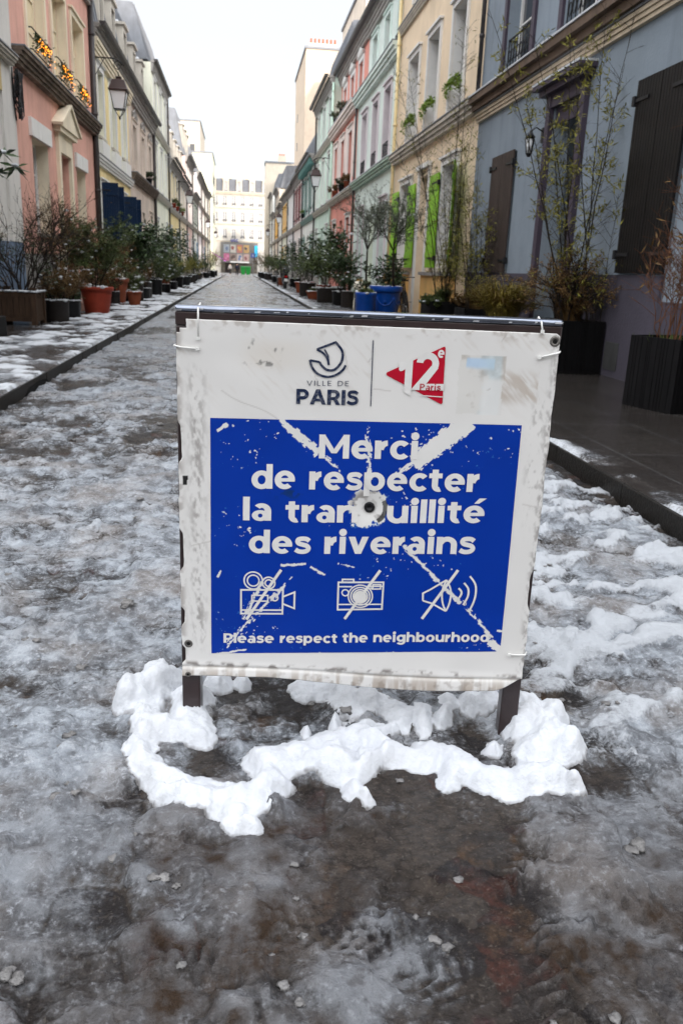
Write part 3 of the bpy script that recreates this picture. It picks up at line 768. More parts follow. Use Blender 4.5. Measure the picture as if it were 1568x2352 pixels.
def stroke(pts, t, close=False):
    pts = [Vector((*p, 0)) for p in pts]; k = len(pts); L_ = []; R_ = []
    for i, p in enumerate(pts):
        a = pts[(i - 1) % k] if (close or i) else None; b = pts[(i + 1) % k] if (close or i < k - 1) else None
        d1 = (p - a).normalized() if a is not None else None; d2 = (b - p).normalized() if b is not None else None
        if d1 is None: d1 = d2
        if d2 is None: d2 = d1
        n1 = Vector((-d1.y, d1.x, 0)); n2 = Vector((-d2.y, d2.x, 0)); m = (n1 + n2)
        m = m / max(m.length_squared / 2, .35)
        L_.append(p + m * t / 2); R_.append(p - m * t / 2)
    r = range(k if close else k - 1)
    return [[(L_[i].x, L_[i].y), (L_[(i + 1) % k].x, L_[(i + 1) % k].y), (R_[(i + 1) % k].x, R_[(i + 1) % k].y), (R_[i].x, R_[i].y)] for i in r]


def spl(pts, n=5):
    out = []; k = len(pts)
    for i in range(k - 1):
        p0, p1, p2, p3 = pts[max(i - 1, 0)], pts[i], pts[i + 1], pts[min(i + 2, k - 1)]
        for j in range(n):
            t = j / n
            out.append(tuple(.5 * (2 * p1[q] + (p2[q] - p0[q]) * t + (2 * p0[q] - 5 * p1[q] + 4 * p2[q] - p3[q]) * t * t + (3 * p1[q] - p0[q] - 3 * p2[q] + p3[q]) * t ** 3) for q in (0, 1)))
    return out + [pts[-1]]


SPT = [(.63, .575), (.52, .655), (.36, .675), (.19, .645), (.135, .55), (.20, .455), (.37, .405), (.53, .355), (.60, .245), (.53, .135), (.36, .09), (.18, .11), (.05, .185)]
G = {}
G['o'] = (ring(.43, .38, .43, .40, 0, 360), .86)
G['c'] = (ring(.43, .38, .43, .40, 42, 318), .74)
G['e'] = (ring(.43, .38, .43, .40, -10, 312) + rect(.2, .84, .305, .455), .86)
G['é'] = (G['e'][0] + [[(.40, .86), (.60, .86), (.90, 1.09), (.60, 1.09)]], .86)
G['d'] = (ring(.43, .38, .43, .40, 0, 360) + rect(.63, .89, 0, 1.05), .89)
G['b'] = (ring(.46, .38, .43, .40, 0, 360) + rect(0, .26, 0, 1.05), .89)
G['p'] = (ring(.46, .38, .43, .40, 0, 360) + rect(0, .26, -.27, .77), .89)
G['g'] = (ring(.43, .40, .43, .38, 0, 360) + rect(.63, .89, .02, .77) + ring(.45, .02, .44, .31, 205, 360, .26, .20), .89)
G['h'] = (rect(0, .26, 0, 1.05) + ring(.445, .40, .425, .38, 0, 165, .26, .22) + rect(.61, .87, 0, .41), .87)
G['n'] = (rect(0, .26, 0, .77) + ring(.445, .40, .425, .38, 0, 165, .26, .22) + rect(.61, .87, 0, .41), .87)
G['u'] = (rect(.61, .87, 0, .77) + ring(.425, .36, .425, .38, 180, 345, .26, .22) + rect(0, .26, .355, .77), .87)
G['r'] = (rect(0, .26, 0, .77) + ring(.52, .33, .46, .45, 92, 170, .30, .23), .53)
G['i'] = (rect(.03, .29, 0, .77) + disc(.16, .96, .165), .32)
G['l'] = (rect(0, .26, 0, 1.05), .26)
G['t'] = (rect(.13, .39, .22, .93) + rect(0, .56, .565, .77) + ring(.43, .25, .30, .27, 180, 292, .26, .21), .58)
G['s'] = (stroke(spl(SPT), .20), .68)
G['a'] = (rect(.50, .76, 0, .46) + ring(.39, .44, .37, .34, 0, 138, .26, .205) + ring(.33, .225, .33, .245, 0, 360, .24, .155), .76)
G['v'] = ([[(0, .77), (.28, .77), (.56, 0), (.30, 0)], [(.86, .77), (.58, .77), (.30, 0), (.56, 0)]], .86)
G['M'] = (rect(0, .25, 0, 1) + rect(.97, 1.22, 0, 1) + [[(0, 1), (.23, 1), (.72, .22), (.50, .22)], [(1.22, 1), (.99, 1), (.50, .22), (.72, .22)]], 1.22)
G['P'] = (rect(0, .27, 0, 1) + ring(.46, .655, .42, .345, -90, 90, .27, .21) + rect(.2, .47, .79, 1) + rect(.2, .47, .31, .52), .88)
G['A'] = ([[(0, 0), (.285, 0), (.71, 1), (.43, 1)], [(1.14, 0), (.855, 0), (.43, 1), (.71, 1)]] + rect(.27, .87, .20, .39), 1.14)
G['R'] = (G['P'][0] + [[(.40, .36), (.68, .40), (.93, 0), (.63, 0)]], .93)
G['I'] = (rect(0, .27, 0, 1), .27)
G['S'] = (stroke(spl([(x * 1.22, y / .765) for x, y in SPT]), .215), .82)
G['U'] = (rect(0, .26, .4, 1) + rect(.66, .92, .4, 1) + ring(.46, .42, .46, .44, 180, 360), .92)
G['G'] = (ring(.5, .5, .5, .52, 45, 340) + rect(.55, 1.0, .38, .56) + rect(.74, 1.0, .12, .5), 1.0)
G['C'] = (ring(.5, .5, .5, .52, 45, 315), .9)
TL = .12
THIN = {'V': (stroke([(.05, 1), (.42, .03), (.79, 1)], TL), .84), 'I': (rect(0, TL, 0, 1), .12), 'L': (rect(0, TL, 0, 1) + rect(0, .5, 0, .11), .5), 'E': (rect(0, TL, 0, 1) + rect(0, .56, 0, .11) + rect(0, .5, .45, .56) + rect(0, .56, .89, 1), .56),
        'D': (rect(0, TL, 0, 1) + ring(.32, .5, .46, .5, -90, 90, .12, .11) + rect(0, .33, 0, .11) + rect(0, .33, .89, 1), .80), ' ': ([], .35)}
LIGHT = {'P': (rect(0, .16, 0, 1) + ring(.36, .70, .32, .30, -90, 90, .16, .14) + rect(.1, .37, .86, 1) + rect(.1, .37, .4, .54), .68), 'a': (rect(.44, .60, 0, .5) + ring(.33, .44, .27, .30, 0, 140, .16, .14) + ring(.28, .2, .28, .22, 0, 360, .15, .12), .60),
         'r': (rect(0, .16, 0, .74) + ring(.36, .38, .32, .36, 90, 170, .18, .15), .38), 'i': (rect(0, .16, 0, .74) + disc(.08, .92, .10), .16), 's': (stroke(spl([(x * .8, y) for x, y in SPT]), .14), .54)}


class Print(MB):
    """flat print on the sign, each stroke a hair in front of the last"""

    def __init__(s, lift=.0012):
        super().__init__(); s.k = 0; s.lift = lift

    def poly(s, pts):
        s.k += 1
        ps = np.array(pts); y = bdepth(ps[:, 0], ps[:, 1]) - s.lift - .000006 * s.k
        s.add([(p[0], yy, p[1]) for p, yy in zip(pts, y)], [tuple(range(len(pts)))])


def word(pr, txt, s0, s1, z0, z1, cap, gl=None, ls=.085):
    gl = gl or G
    adv = sum(gl[c][1] for c in txt) + ls * (len(txt) - 1)
    k = (s1 - s0) / adv; x = 0
    for c in txt:
        ps, a = gl[c]
        for poly in ps:
            pr.poly([(s0 + (x + p[0]) * k, z0 + (z1 - z0) * ((x + p[0]) / adv) + p[1] * cap) for p in poly])
        x += a + ls


LETW = mat('white_print', (.68, .67, .655), rough=.42, var=.05, scale=40)
NAVY = mat('navy_print', (.008, .018, .055), rough=.4, var=.2, scale=60, dirt=(.5, .5, .5), dscale=140, damt=.25)
RED = mat('red_print', (.42, .004, .022), rough=.4, var=.08, scale=40, dirt=(.6, .55, .55), dscale=110, damt=.0)
for ws, cap in [([('Merci', .3435, .5855, .758, .766)], .0592), ([('de', .1792, .287, .6745, .679), ('respecter', .3219, .7404, .6785, .690)], .0592), ([('la', .1589, .2295, .592, .5936), ('tran', .2649, .4459, .5917, .598), ('uillité', .5176, .760, .600, .611)], .0580),
                ([('des', .1739, .3297, .506, .5107), ('riverains', .3647, .7431, .512, .528)], .0592), ([('Please', .1089, .241, .2519, .258), ('respect', .2568, .4069, .2585, .2657), ('the', .4202, .4861, .2668, .2705), ('neighbourhood', .5008, .8018, .2715, .2870)], .0270)]:
    for a in ws: pr = Print(); word(pr, a[0], a[1], a[2], a[3], a[4], cap); pr.build('word', LETW, sign)
pr = Print(); word(pr, 'PARIS', .2853, .4335, .8895, .8918, .0365); word(pr, 'VILLE DE', .3094, .4095, .9343, .9374, .0122, THIN, .30); pr.build('city_name', NAVY, sign)
pr = Print()
for poly in stroke([(.4625, 1.0469), (.4641, .8909)], .0022): pr.poly(poly)
pr.build('dividing_rule', NAVY, sign)


def pol(pr, pts, t, close=False):
    for q in stroke(pts, t, close): pr.poly(q)


def arc(cx, cy, r, a0, a1, n=20, ry=None): return [(cx + r * math.cos(math.radians(a0 + (a1 - a0) * i / n)), cy + (ry or r) * math.sin(math.radians(a0 + (a1 - a0) * i / n))) for i in range(n + 1)]


# boat emblem: sail and hull drawn in one line
pr = Print()
sail = spl([(.3752, 1.0385), (.3905, 1.020), (.3918, 1.000), (.384, .984), (.371, .9735), (.356, .974), (.344, .983), (.3385, .9915)], 6)
pol(pr, sail, .0058); pol(pr, [(.3385, .9915), (.3155, .9945)], .0052)
pol(pr, spl([(.3155, .9955), (.319, .983), (.327, .970), (.341, .9605), (.360, .9575), (.379, .9630), (.394, .975), (.4005, .9865)], 6), .0056)
pol(pr, [(.377, 1.0400), (.3310, 1.0205)], .0052)
pol(pr, spl([(.331, 1.0205), (.345, 1.0135), (.356, 1.001), (.3605, .9848)], 6), .0050)
pol(pr, [(.3495, 1.021), (.3575, 1.0075), (.3605, .987)], .0040)
pr.build('boat_emblem', NAVY, sign)
# red wedge badge with 12 e Paris
pr = Print()
TB = [(.4990, .9735), (.4975, .9705), (.4985, .9665), (.6285, .9045), (.6335, .9030), (.6355, .9070), (.6335, 1.0350), (.6320, 1.0388), (.6290, 1.0385)]
pr.poly(TB); pr.build('red_badge', RED, sign)
pr = Print(.0019)
pr.poly([(.5418, .9285), (.5590, .9195), (.5590, 1.0095), (.5418, 1.0010)])                                    # the 1
pr.poly([(.5262, 1.000), (.5270, .9810), (.5300, .9775), (.5350, .9785), (.5418, .9825), (.5418, 1.0000)])
for q in ring(.5940, .9980, .0265, .0265, 176, -25, .0158, .0158, 40): pr.poly(q)                            # the 2
pr.poly([(.6030, .9930), (.6200, .9880), (.5890, .9440), (.5575, .9345)]); pr.poly([(.5590, .9345), (.6360, .9355), (.6360, .9515), (.5760, .9500)])
word(pr, 'e', .6165, .6315, 1.0125, 1.0128, .024)
pol(pr, [(.580, .9220), (.6345, .9205)], .0024)
pr.build('badge_number', LETW, sign)
pr = Print(.0026); word(pr, 'Paris', .5791, .6279, .9345, .9352, .0155, LIGHT, .16); pr.build('badge_name', RED, sign)
# crossed out camcorder, camera and loudspeaker
LW = .0046
pr = Print()
pol(pr, [(.1548, .4040), (.2625, .4085), (.2620, .3420), (.1548, .3375)], LW, True); pol(pr, [(.1548, .3475), (.2620, .3522)], LW)
for cx, cy, r, r2 in ((.1860, .4312, .0235, .0150), (.2255, .4262, .0160, .0090)):
    pol(pr, arc(cx, cy, r, 0, 360, 30), LW * .85); pol(pr, arc(cx, cy, r2, 0, 360, 24), LW * .8)
pol(pr, [(.1830, .3905), (.2240, .3920), (.2240, .3760), (.1830, .3745)], LW * .8, True); pol(pr, arc(.2415, .3862, .0085, 0, 360, 16), LW * .8)
pol(pr, [(.2640, .3905), (.2925, .4040), (.2925, .3590), (.2640, .3700)], LW)
pol(pr, [(.2570, .4640), (.1688, .3215)], .0074)
pr.build('camcorder_icon', LETW, sign)
pr = Print()
pol(pr, [(.4040, .4360), (.5190, .4410), (.5185, .3665), (.4045, .3600)], LW, True); pol(pr, [(.4040, .4240), (.4390, .4256)], LW * .8); pol(pr, [(.4810, .4285), (.5190, .4300)], LW * .8); pol(pr, [(.4045, .3745), (.5185, .3800)], LW * .8)
pol(pr, [(.4140, .4370), (.4140, .4445), (.4425, .4457), (.4425, .4385)], LW * .9); pol(pr, arc(.4225, .4080, .0085, 0, 360, 16), LW * .75); pol(pr, [(.4925, .4335), (.5120, .4343), (.5120, .4225), (.4925, .4215)], LW * .75, True)
for r in (.0310, .0245, .0185): pol(pr, arc(.4615, .4000, r, 0, 360, 32), LW * .75)
for q in disc(.4612, .3990, .0165): pr.poly(q)
pol(pr, [(.5090, .4735), (.4235, .3350)], .0074)
pr.build('camera_icon', LETW, sign)
pr = Print()
pol(pr, [(.6225, .3945), (.6215, .4150), (.6395, .4260), (.6790, .4545)], LW); pol(pr, [(.6225, .3945), (.6460, .3880), (.6835, .3680)], LW)
pol(pr, spl([(.6790, .4545), (.6900, .4330), (.6930, .4110), (.6905, .3880), (.6835, .3680)], 6), LW); pol(pr, spl([(.6790, .4545), (.6720, .4330), (.6705, .4110), (.6745, .3880), (.6835, .3680)], 6), LW)
pol(pr, spl([(.7110, .4335), (.7185, .4260), (.7190, .4160), (.7100, .3995)], 6), LW * 1.1); pol(pr, spl([(.7240, .4490), (.7360, .4330), (.7365, .4120), (.7265, .3880)], 6), LW * 1.1)
pol(pr, spl([(.7375, .4680), (.7530, .4460), (.7560, .4180), (.7505, .3900), (.7415, .3690)], 6), LW * 1.1)
pol(pr, [(.7060, .4830), (.6235, .3440)], .0074)
pr.build('loudspeaker_icon', LETW, sign)
# bolt, eyelets, cable ties
def eyelet(s, z, r, name='eyelet'):
    y = float(bdepth(s, z)); e = MB(); R_ = Matrix.Rotation(math.pi / 2, 3, 'X')
    e.lathe([(r * .45, .0005), (r * .5, .002), (r * .8, .0024), (r, .0005)], (s, y, z), 20, rot=R_); e.mi = 1; e.lathe([(r * .46, .0016), (r * .2, .0017)], (s, y, z), 16, rot=R_)
    e.build(name, [mat('dull_steel', (.16, .15, .14), rough=.45, metal=.6, var=.3, scale=60), mat('dark_hole', (.004, .004, .004), rough=.9)], sign)
b_ = MB(); R_ = Matrix.Rotation(math.pi / 2, 3, 'X'); b_.lathe([(.0135, -.006), (.0135, .003), (.0105, .0045), (.0085, .0038), (.006, .0038), (.0055, .001)], (.4735, -.0005, .638), 24, rot=R_)
b_.build('bolt', mat('black_bolt', (.02, .02, .022), rough=.4, metal=.5, var=.3, scale=40), sign)
eyelet(.8875, 1.0610, .0125); eyelet(.0167, .2447, .0110); eyelet(.0153, .1575, .0075)
TIE = mat('white_nylon_tie', (.70, .70, .68), rough=.4, var=.08)
for pts in ([(.0514, .052, 1.098), (.0514, .026, 1.114), (.0514, -.002, 1.103), (.0514, -.0035, 1.080), (.0514, -.0055, 1.035)], [(-.006, .03, 1.0165), (-.006, -.003, 1.0165), (.010, -.0085, 1.0135), (.0496, -.0065, 1.0106)],
            [(.850, .052, 1.100), (.850, .026, 1.1135), (.852, -.0025, 1.102), (.855, -.0075, 1.083)], [(.905, .01, 1.037), (.899, -.0085, 1.0358), (.875, -.0095, 1.029), (.8548, -.0065, 1.0226)], [(.906, .01, .2552), (.8986, -.0085, .2549), (.8585, -.0065, .2530)]):
    tb = MB(); tb.tube(pts, .0023, 6); p = pts[-1]; tb.box(p[0] - .004, p[0] + .004, p[1] - .003, p[1] + .002, p[2] - .0035, p[2] + .0035)
    tb.build('cable_tie', TIE, sign)
# ------------------------------------------------------------------ houses
def facade(side):
    if side > 0: return lambda u, w, z: (XWR - w, u, z)
    return lambda u, w, z: (XWL + w, u, z)


def wall_with_holes(mb, u0, u1, z0, z1, w, holes, depth=.26, back=7.5):
    us = sorted({u0, u1, *[h[0] for h in holes], *[h[1] for h in holes]}); zs = sorted({z0, z1, *[h[2] for h in holes], *[h[3] for h in holes]})
    us = [u for u in us if u0 <= u <= u1]; zs = [z for z in zs if z0 <= z <= z1]
    for a, b in zip(us, us[1:]):
        for c, d in zip(zs, zs[1:]):
            m, n = (a + b) / 2, (c + d) / 2
            if any(h[0] < m < h[1] and h[2] < n < h[3] for h in holes): continue
            mb.add([(a, w, c), (b, w, c), (b, w, d), (a, w, d)], [(0, 1, 2, 3)])
    for h in holes:
        a, b, c, d = h[:4]; e = w - depth
        mb.add([(a, w, c), (b, w, c), (b, w, d), (a, w, d), (a, e, c), (b, e, c), (b, e, d), (a, e, d)], [(0, 1, 5, 4), (1, 2, 6, 5), (2, 3, 7, 6), (3, 0, 4, 7)])
    for u in (u0 + .004, u1 - .004):
        mb.add([(u, w, z0), (u, w - back, z0), (u, w - back, z1), (u, w, z1)], [(0, 1, 2, 3)])
    mb.add([(u0, w, z1), (u1, w, z1), (u1, w - back, z1), (u0, w - back, z1)], [(0, 1, 2, 3)])


def cornice(mb, u0, u1, w, z0, z1, proj, steps=3):
    """stepped moulding"""
    for i in range(steps):
        a = z0 + (z1 - z0) * i / steps; b = z0 + (z1 - z0) * (i + 1) / steps - .004
        mb.box(u0 + .003, u1 - .003, w - .05, w + proj * (.35 + .65 * (i + 1) / steps), a, b)


def window(fn, par, h, w, style, rng, fm=None, pane=None, surround=None, sm=None, sill=True, depth=.24, rich=True, reveal=None):
    u0, u1, z0, z1 = h; e = w - depth
    fm = fm or WHITE
    f = MB(fn); t = .05 if rich else .07
    f.box(u0, u0 + t, e, e + .05, z0, z1); f.box(u1 - t, u1, e, e + .05, z0, z1); f.box(u0 + t, u1 - t, e, e + .05, z1 - t, z1); f.box(u0 + t, u1 - t, e, e + .05, z0, z0 + t)
    um = (u0 + u1) / 2
    f.box(um - .04, um + .04, e, e + .055, z0 + t, z1 - t)
    if rich:
        for k in (1, 2):
            zz = z0 + (z1 - z0) * k / 3; f.box(u0 + t, um - .04, e + .006, e + .04, zz - .014, zz + .014); f.box(um + .04, u1 - t, e + .006, e + .04, zz - .014, zz + .014)
    wo = f.build('window', fm, par)
    MB(fn).add([(u0, e + .012, z0), (u1, e + .012, z0), (u1, e + .012, z1), (u0, e + .012, z1)], [(0, 1, 2, 3)]).build('pane', pane or (CURTAIN if rng.random() < .5 else GLASS), wo)
    if surround:
        s = MB(fn); q = surround; pr = w + .045
        s.box(u0 - q, u0 - .004, w - .01, pr, z0, z1 + q); s.box(u1 + .004, u1 + q, w - .01, pr, z0, z1 + q); s.box(u0 - .004, u1 + .004, w - .01, pr, z1 + .004, z1 + q)
        if rich: s.box(u0 - q - .04, u1 + q + .04, w - .01, pr + .05, z1 + q + .004, z1 + q + .05)
        s.build('surround', sm or WHITE, wo)
    if reveal:
        r_ = MB(fn); k = .004; e2 = e + .056; f2 = w - .002
        r_.add([(u0 + k, f2, z0), (u0 + k, e2, z0), (u0 + k, e2, z1 - k), (u0 + k, f2, z1 - k), (u1 - k, f2, z0), (u1 - k, e2, z0), (u1 - k, e2, z1 - k), (u1 - k, f2, z1 - k)], [(0, 1, 2, 3), (4, 5, 6, 7), (3, 2, 6, 7)]); r_.build('reveal', reveal, wo)
    if sill: MB(fn).box(u0 - .08, u1 + .08, w - .02, w + .09, z0 - .07, z0 - .005).build('sill', sm or STONE, wo)
    return wo


def door(fn, par, h, w, m, depth=.3, transom=.45):
    u0, u1, z0, z1 = h; e = w - depth; d = MB(fn); zt = z1 - transom
    d.box(u0, u1, e - .04, e, z0, zt)
    um = (u0 + u1) / 2
    for a, b in ((u0 + .08, um - .05), (um + .05, u1 - .08)):
        for c, g in ((z0 + .12, z0 + .75), (z0 + .9, zt - .15)): d.box(a, b, e + .001, e + .025, c, g)
    d.box(u0, u1, e - .04, e + .03, zt + .002, zt + .06)
    o = d.build('door', m, par)
    MB(fn).add([(u0, e - .01, zt + .06), (u1, e - .01, zt + .06), (u1, e - .01, z1), (u0, e - .01, z1)], [(0, 1, 2, 3)]).build('pane', GLASS, o)
    MB(fn).tube([(um + .1, e + .03, z0 + 1.0), (um + .1, e + .07, z0 + 1.0), (um + .17, e + .07, z0 + 1.0)], .011).build('handle', DARK, o)
    return o


def shutter(fn, par, hu, z0, z1, wd, ang, w, m, battens=True, ribs=7, pm=None, name='shutter'):
    """one leaf hinged at u=hu; ang 0 = flat on the wall towards +u, 180 = flat towards -u, 90 = straight out"""
    a = math.radians(ang); cu, cw = math.cos(a), math.sin(a)
    nu_, nw = -cw, cu
    if nw < 0 or (abs(nw) < .02 and nu_ > 0): nu_, nw = -nu_, -nw

    def g(p, q, z): return fn(hu + cu * p + nu_ * q, w + .02 + cw * p + nw * q, z)
    s = MB(g)
    for i in range(ribs):
        p0 = wd * i / ribs; s.box(p0 + .004, p0 + wd / ribs - .004, 0, .03, z0, z1)
    s.box(.002, wd - .002, .004, .024, z0 + .01, z1 - .01)
    if battens:
        for zz in (z0 + (z1 - z0) * .14, z0 + (z1 - z0) * .86): s.box(.03, wd - .03, .031, .05, zz - .05, zz + .05)
    o = s.build(name, m, par)
    for zz in (z0 + (z1 - z0) * .1, z0 + (z1 - z0) * .9):
        h = MB(g); h.box(-.02, wd * .55, .052 if battens else .032, .062 if battens else .044, zz - .018, zz + .018); h.box(-.05, .01, -.01, .055, zz - .05, zz + .05); h.build('hinge', DARK, o)
    return o


def rail(fn, par, u0, u1, w, z0, z1, m=None, orn=True):
    r = MB(fn)
    for z in (z0, z1): r.tube([(u0, w, z), (u1, w, z)], .014, 5)
    n = max(3, int((u1 - u0) / .14))
    for i in range(n + 1):
        u = u0 + (u1 - u0) * i / n; r.tube([(u, w, z0), (u, w, z1)], .009, 4)
        if orn and i < n:
            uc = u + (u1 - u0) / n / 2; r.tube([(uc + .05 * math.cos(k), w, (z0 + z1) / 2 + .09 * math.sin(k)) for k in [i_ * .7 for i_ in range(10)]], .007, 4)
    for u in (u0, u1): r.tube([(u, w, z1), (u, w - .2, z1)], .012, 4)
    return r.build('balcony_rail', m or DARK, par)


def gutter(fn, par, u0, u1, w, z, m=None, over=.35):
    g = MB(fn); n = 9
    vs = []
    for u in (u0, u1):
        for j in range(n):
            a = math.pi + math.pi * j / (n - 1); vs.append((u, w + over + .085 * math.cos(a), z + .085 * math.sin(a) + .085))
        vs += [(u, w + over + .1, z + .10), (u, w + over - .1, z + .10)]
    k = n + 2
    g.add(vs, [(i, (i + 1) % k, k + (i + 1) % k, k + i) for i in range(k)] + [tuple(range(k)), tuple(range(k, 2 * k))])
    return g.build('gutter', m or GUTTER, par)


def eave(fn, par, u0, u1, w, z, over=.35, m=None, gm=None):
    e = MB(fn); e.box(u0, u1, w - .02, w + over * .75, z - .02, z + .09); cornice(e, u0, u1, w, z - .38, z - .03, over * .55, 3)
    e.build('cornice', m or GREYSTONE, par); gutter(fn, par, u0, u1, w, z + .03, gm, over)


def roof(fn, par, u0, u1, w, z, kind='mansard', rise=2.3, m=None, dormers=(), snow=True):
    r = MB(fn); top = z + rise; b = w - .15; t = w - (.75 if kind == 'mansard' else 4.0)
    vs = [(u0, b, z), (u1, b, z), (u1, t, top), (u0, t, top), (u1, w - 7.5, top + .3), (u0, w - 7.5, top + .3), (u0, w - 7.5, z), (u1, w - 7.5, z)]
    r.add(vs, [(0, 1, 2, 3), (3, 2, 4, 5), (0, 3, 5, 6), (1, 7, 4, 2)])
    if kind == 'mansard':
        k = u0 + .35
        while k < u1:
            r.bar(r_p(k, b + .02, z), r_p(k, t + .02, top), .05, .05); k += .62
    o = r.build('roof', m or ZINC, par)
    for du in dormers:
        d = MB(fn); a, c = du - .5, du + .5; f_ = w - .22
        d.box(a, a + .12, f_ - 1., f_, z + .15, z + 2.2); d.box(c - .12, c, f_ - 1., f_, z + .15, z + 2.2); d.box(a + .122, c - .122, f_ - 1., f_, z + 2.0, z + 2.2)
        d.box(a - .1, c + .1, f_ - 1.2, f_ + .08, z + 2.202, z + 2.29)
        d.box(a + .122, c - .122, f_ - .1, f_ - .06, z + .15, z + .4)
        dm = d.build('dormer', STONE, o)
        MB(fn).add([(a + .12, f_ - .09, z + .3), (c - .12, f_ - .09, z + .3), (c - .12, f_ - .09, z + 2.0), (a + .12, f_ - .09, z + 2.0)], [(0, 1, 2, 3)]).build('pane', GLASS, dm)
        if snow:
            sc = MB(fn); rg2 = random.Random(int(du * 10))
            for i in range(12): sc.blob((a - .05 + 1.1 * i / 11, f_ - .15 - .5 * rg2.random(), z + 2.32), .13, rg2, .55, .3)
            sc.build('snow_cap', SNOW, dm)
    return o


def r_p(u, w, z): return (u, w, z)


def pipe(fn, par, u, w, z0, z1, m=None, r=.05):
    p = MB(fn); p.tube([(u, w + .08, z0), (u, w + .08, z1)], r, 8)
    z = z0 + 1
    while z < z1: p.tube([(u, w + .08, z), (u, w + .08, z + .06)], r * 1.25, 8); z += 2.0
    return p.build('downpipe', m or GUTTER, par)


def house(side, u0, u1, label, storeys, wm, zeave, over=.35, rk='mansard', dormers=(), plinth=None, eave_m=None, name='terraced_house', rise=2.3):
    """storeys: list of (z0, z1, w, holes)"""
    fn = facade(side)
    hs = empty(name, fn(u0, 0, PZ), label, 'house', 'terraced houses lining the street')
    wb = MB(fn)
    for z0, z1, w, holes in storeys: wall_with_holes(wb, u0, u1, z0, z1, w, holes)
    wo = wb.build('wall', wm, hs)
    if plinth:
        pz, pm, cuts = plinth; p = MB(fn); us = [u0] + [c for q in cuts for c in q] + [u1]
        for a, b in zip(us[::2], us[1::2]): p.box(a + .005, b - .005, -.05, .035, PZ - .02, pz)
        p.build('plinth', pm, hs)
    w = storeys[-1][2]
    if zeave: eave(fn, hs, u0 + .01, u1 - .01, w, zeave, over, eave_m); roof(fn, hs, u0, u1, w, zeave + .1, rk, rise, None, dormers)
    return hs, fn


def strip(fn, par, u0, u1, w, z0, z1, proj, m, name='string_course', steps=3, snow=False):
    c = MB(fn); cornice(c, u0, u1, w, z0, z1, proj, steps); o = c.build(name, m, par)
    MB(fn).box(u0 + .003, u1 - .003, w - .05, w + proj + .02, z1, z1 + .025).build('flashing', SNOW if snow else ZINC, o)
    return o


RG = random.Random(11)
# ---- right side -----------------------------------------------------------
BLUEG = plaster('blue_grey', lin(126, 137, 148), .3)
PURP = mat('aubergine_paint', lin(72, 64, 76), rough=.55, var=.1)
PLUM = plaster('plum_grey_plinth', lin(66, 62, 72), .5, .14)
CHAR = mat('charcoal_boards', lin(20, 18, 18), rough=.5, var=.2, scale=6, vscale=(3, 3, .5))
h1, fn = house(1, 3.0, 16.05, 'blue-grey house with tall charcoal shutters and hooded doorway', [(PZ, 4.12, 0, [(13.62, 14.77, 1.28, 3.15), (11.05, 12.12, .35, 3.5), (8.30, 9.38, 1.31, 3.30), (5.2, 6.4, 1.2, 3.2)]),
    (4.12, 7.8, 0, [(13.4, 14.7, 4.40, 6.7), (10.9, 12.1, 4.40, 6.7), (8.2, 9.5, 4.4, 6.7), (5.3, 6.6, 4.4, 6.7)])], BLUEG, 7.7)
p = MB(fn); p.box(8.34, 11.0, -.05, .035, PZ - .02, 1.28); p.box(12.2, 16.04, -.05, .035, PZ - .02, 1.27); p.box(3, 8.335, -.05, .034, PZ - .02, 1.02); p.build('plinth', PLUM, h1)
strip(fn, h1, 3, 16.03, 0, 3.90, 4.05, .10, mat('cream_moulding', lin(196, 180, 158), rough=.8, var=.15, streak=.4), steps=3)
strip(fn, h1, 3, 16.03, 0, 4.08, 4.30, .24, mat('rusty_brown_cornice', lin(104, 88, 76), rough=.8, var=.25, streak=.6, dirt=(.10, .055, .03), dscale=2), 'cornice', 2, True)
for h in [(13.4, 14.7, 4.40, 6.7), (10.9, 12.1, 4.40, 6.7), (8.2, 9.5, 4.4, 6.7)]:
    window(fn, h1, h, 0, 0, RG, surround=.14, sm=PURP, sill=False, pane=GLASS)
    rail(fn, h1, h[0], h[1], -.04, 4.46, 4.95)
dfr = MB(fn)
for a, b in ((10.90, 11.045), (12.125, 12.27)): dfr.box(a, b, -.02, .07, PZ, 3.66)
dfr.box(11.045, 12.125, -.02, .06, 3.50, 3.66); dfr.box(10.8, 12.38, -.05, .16, 3.662, 3.74); dfr.box(10.74, 12.44, -.05, .24, 3.742, 3.80)
do = door(fn, h1, (11.05, 12.12, .35, 3.28), 0, mat('black_door', (.012, .012, .014), rough=.35), .42, .05)
MB(fn).box(11.05, 12.12, -.06, -.03, 3.282, 3.499).build('transom_panel', PURP, do)
dfr.build('door_surround', PURP, h1)
MB(fn).box(10.74, 12.44, -.04, .25, 3.802, 3.83).build('snow_cap', SNOW, h1)
MB(fn).box(10.95, 12.2, -.3, .18, PZ - .01, .34).build('doorstep', GREYSTONE, h1)
for hu, an in ((8.28, 0), (9.40, 180)): shutter(fn, h1, hu, 1.30, 3.31, .555, an, .02, CHAR, False, 9)
for hu, an in ((13.62, 0), (14.78, 180)): shutter(fn, h1, hu, 1.28, 3.16, .575, an, .01, mat('brown_boards', lin(66, 56, 52), rough=.6, var=.3, vscale=(3, 3, .4)), False, 6)
MB(fn).box(9.1, 9.45, .03, .045, .2, .52).build('vent_grille', mat('dirty_grille', (.05, .05, .05), rough=.7, var=.4, streak=.5), h1)
pipe(fn, h1, 16.0, 0, 4.3, 7.6, None, .04)

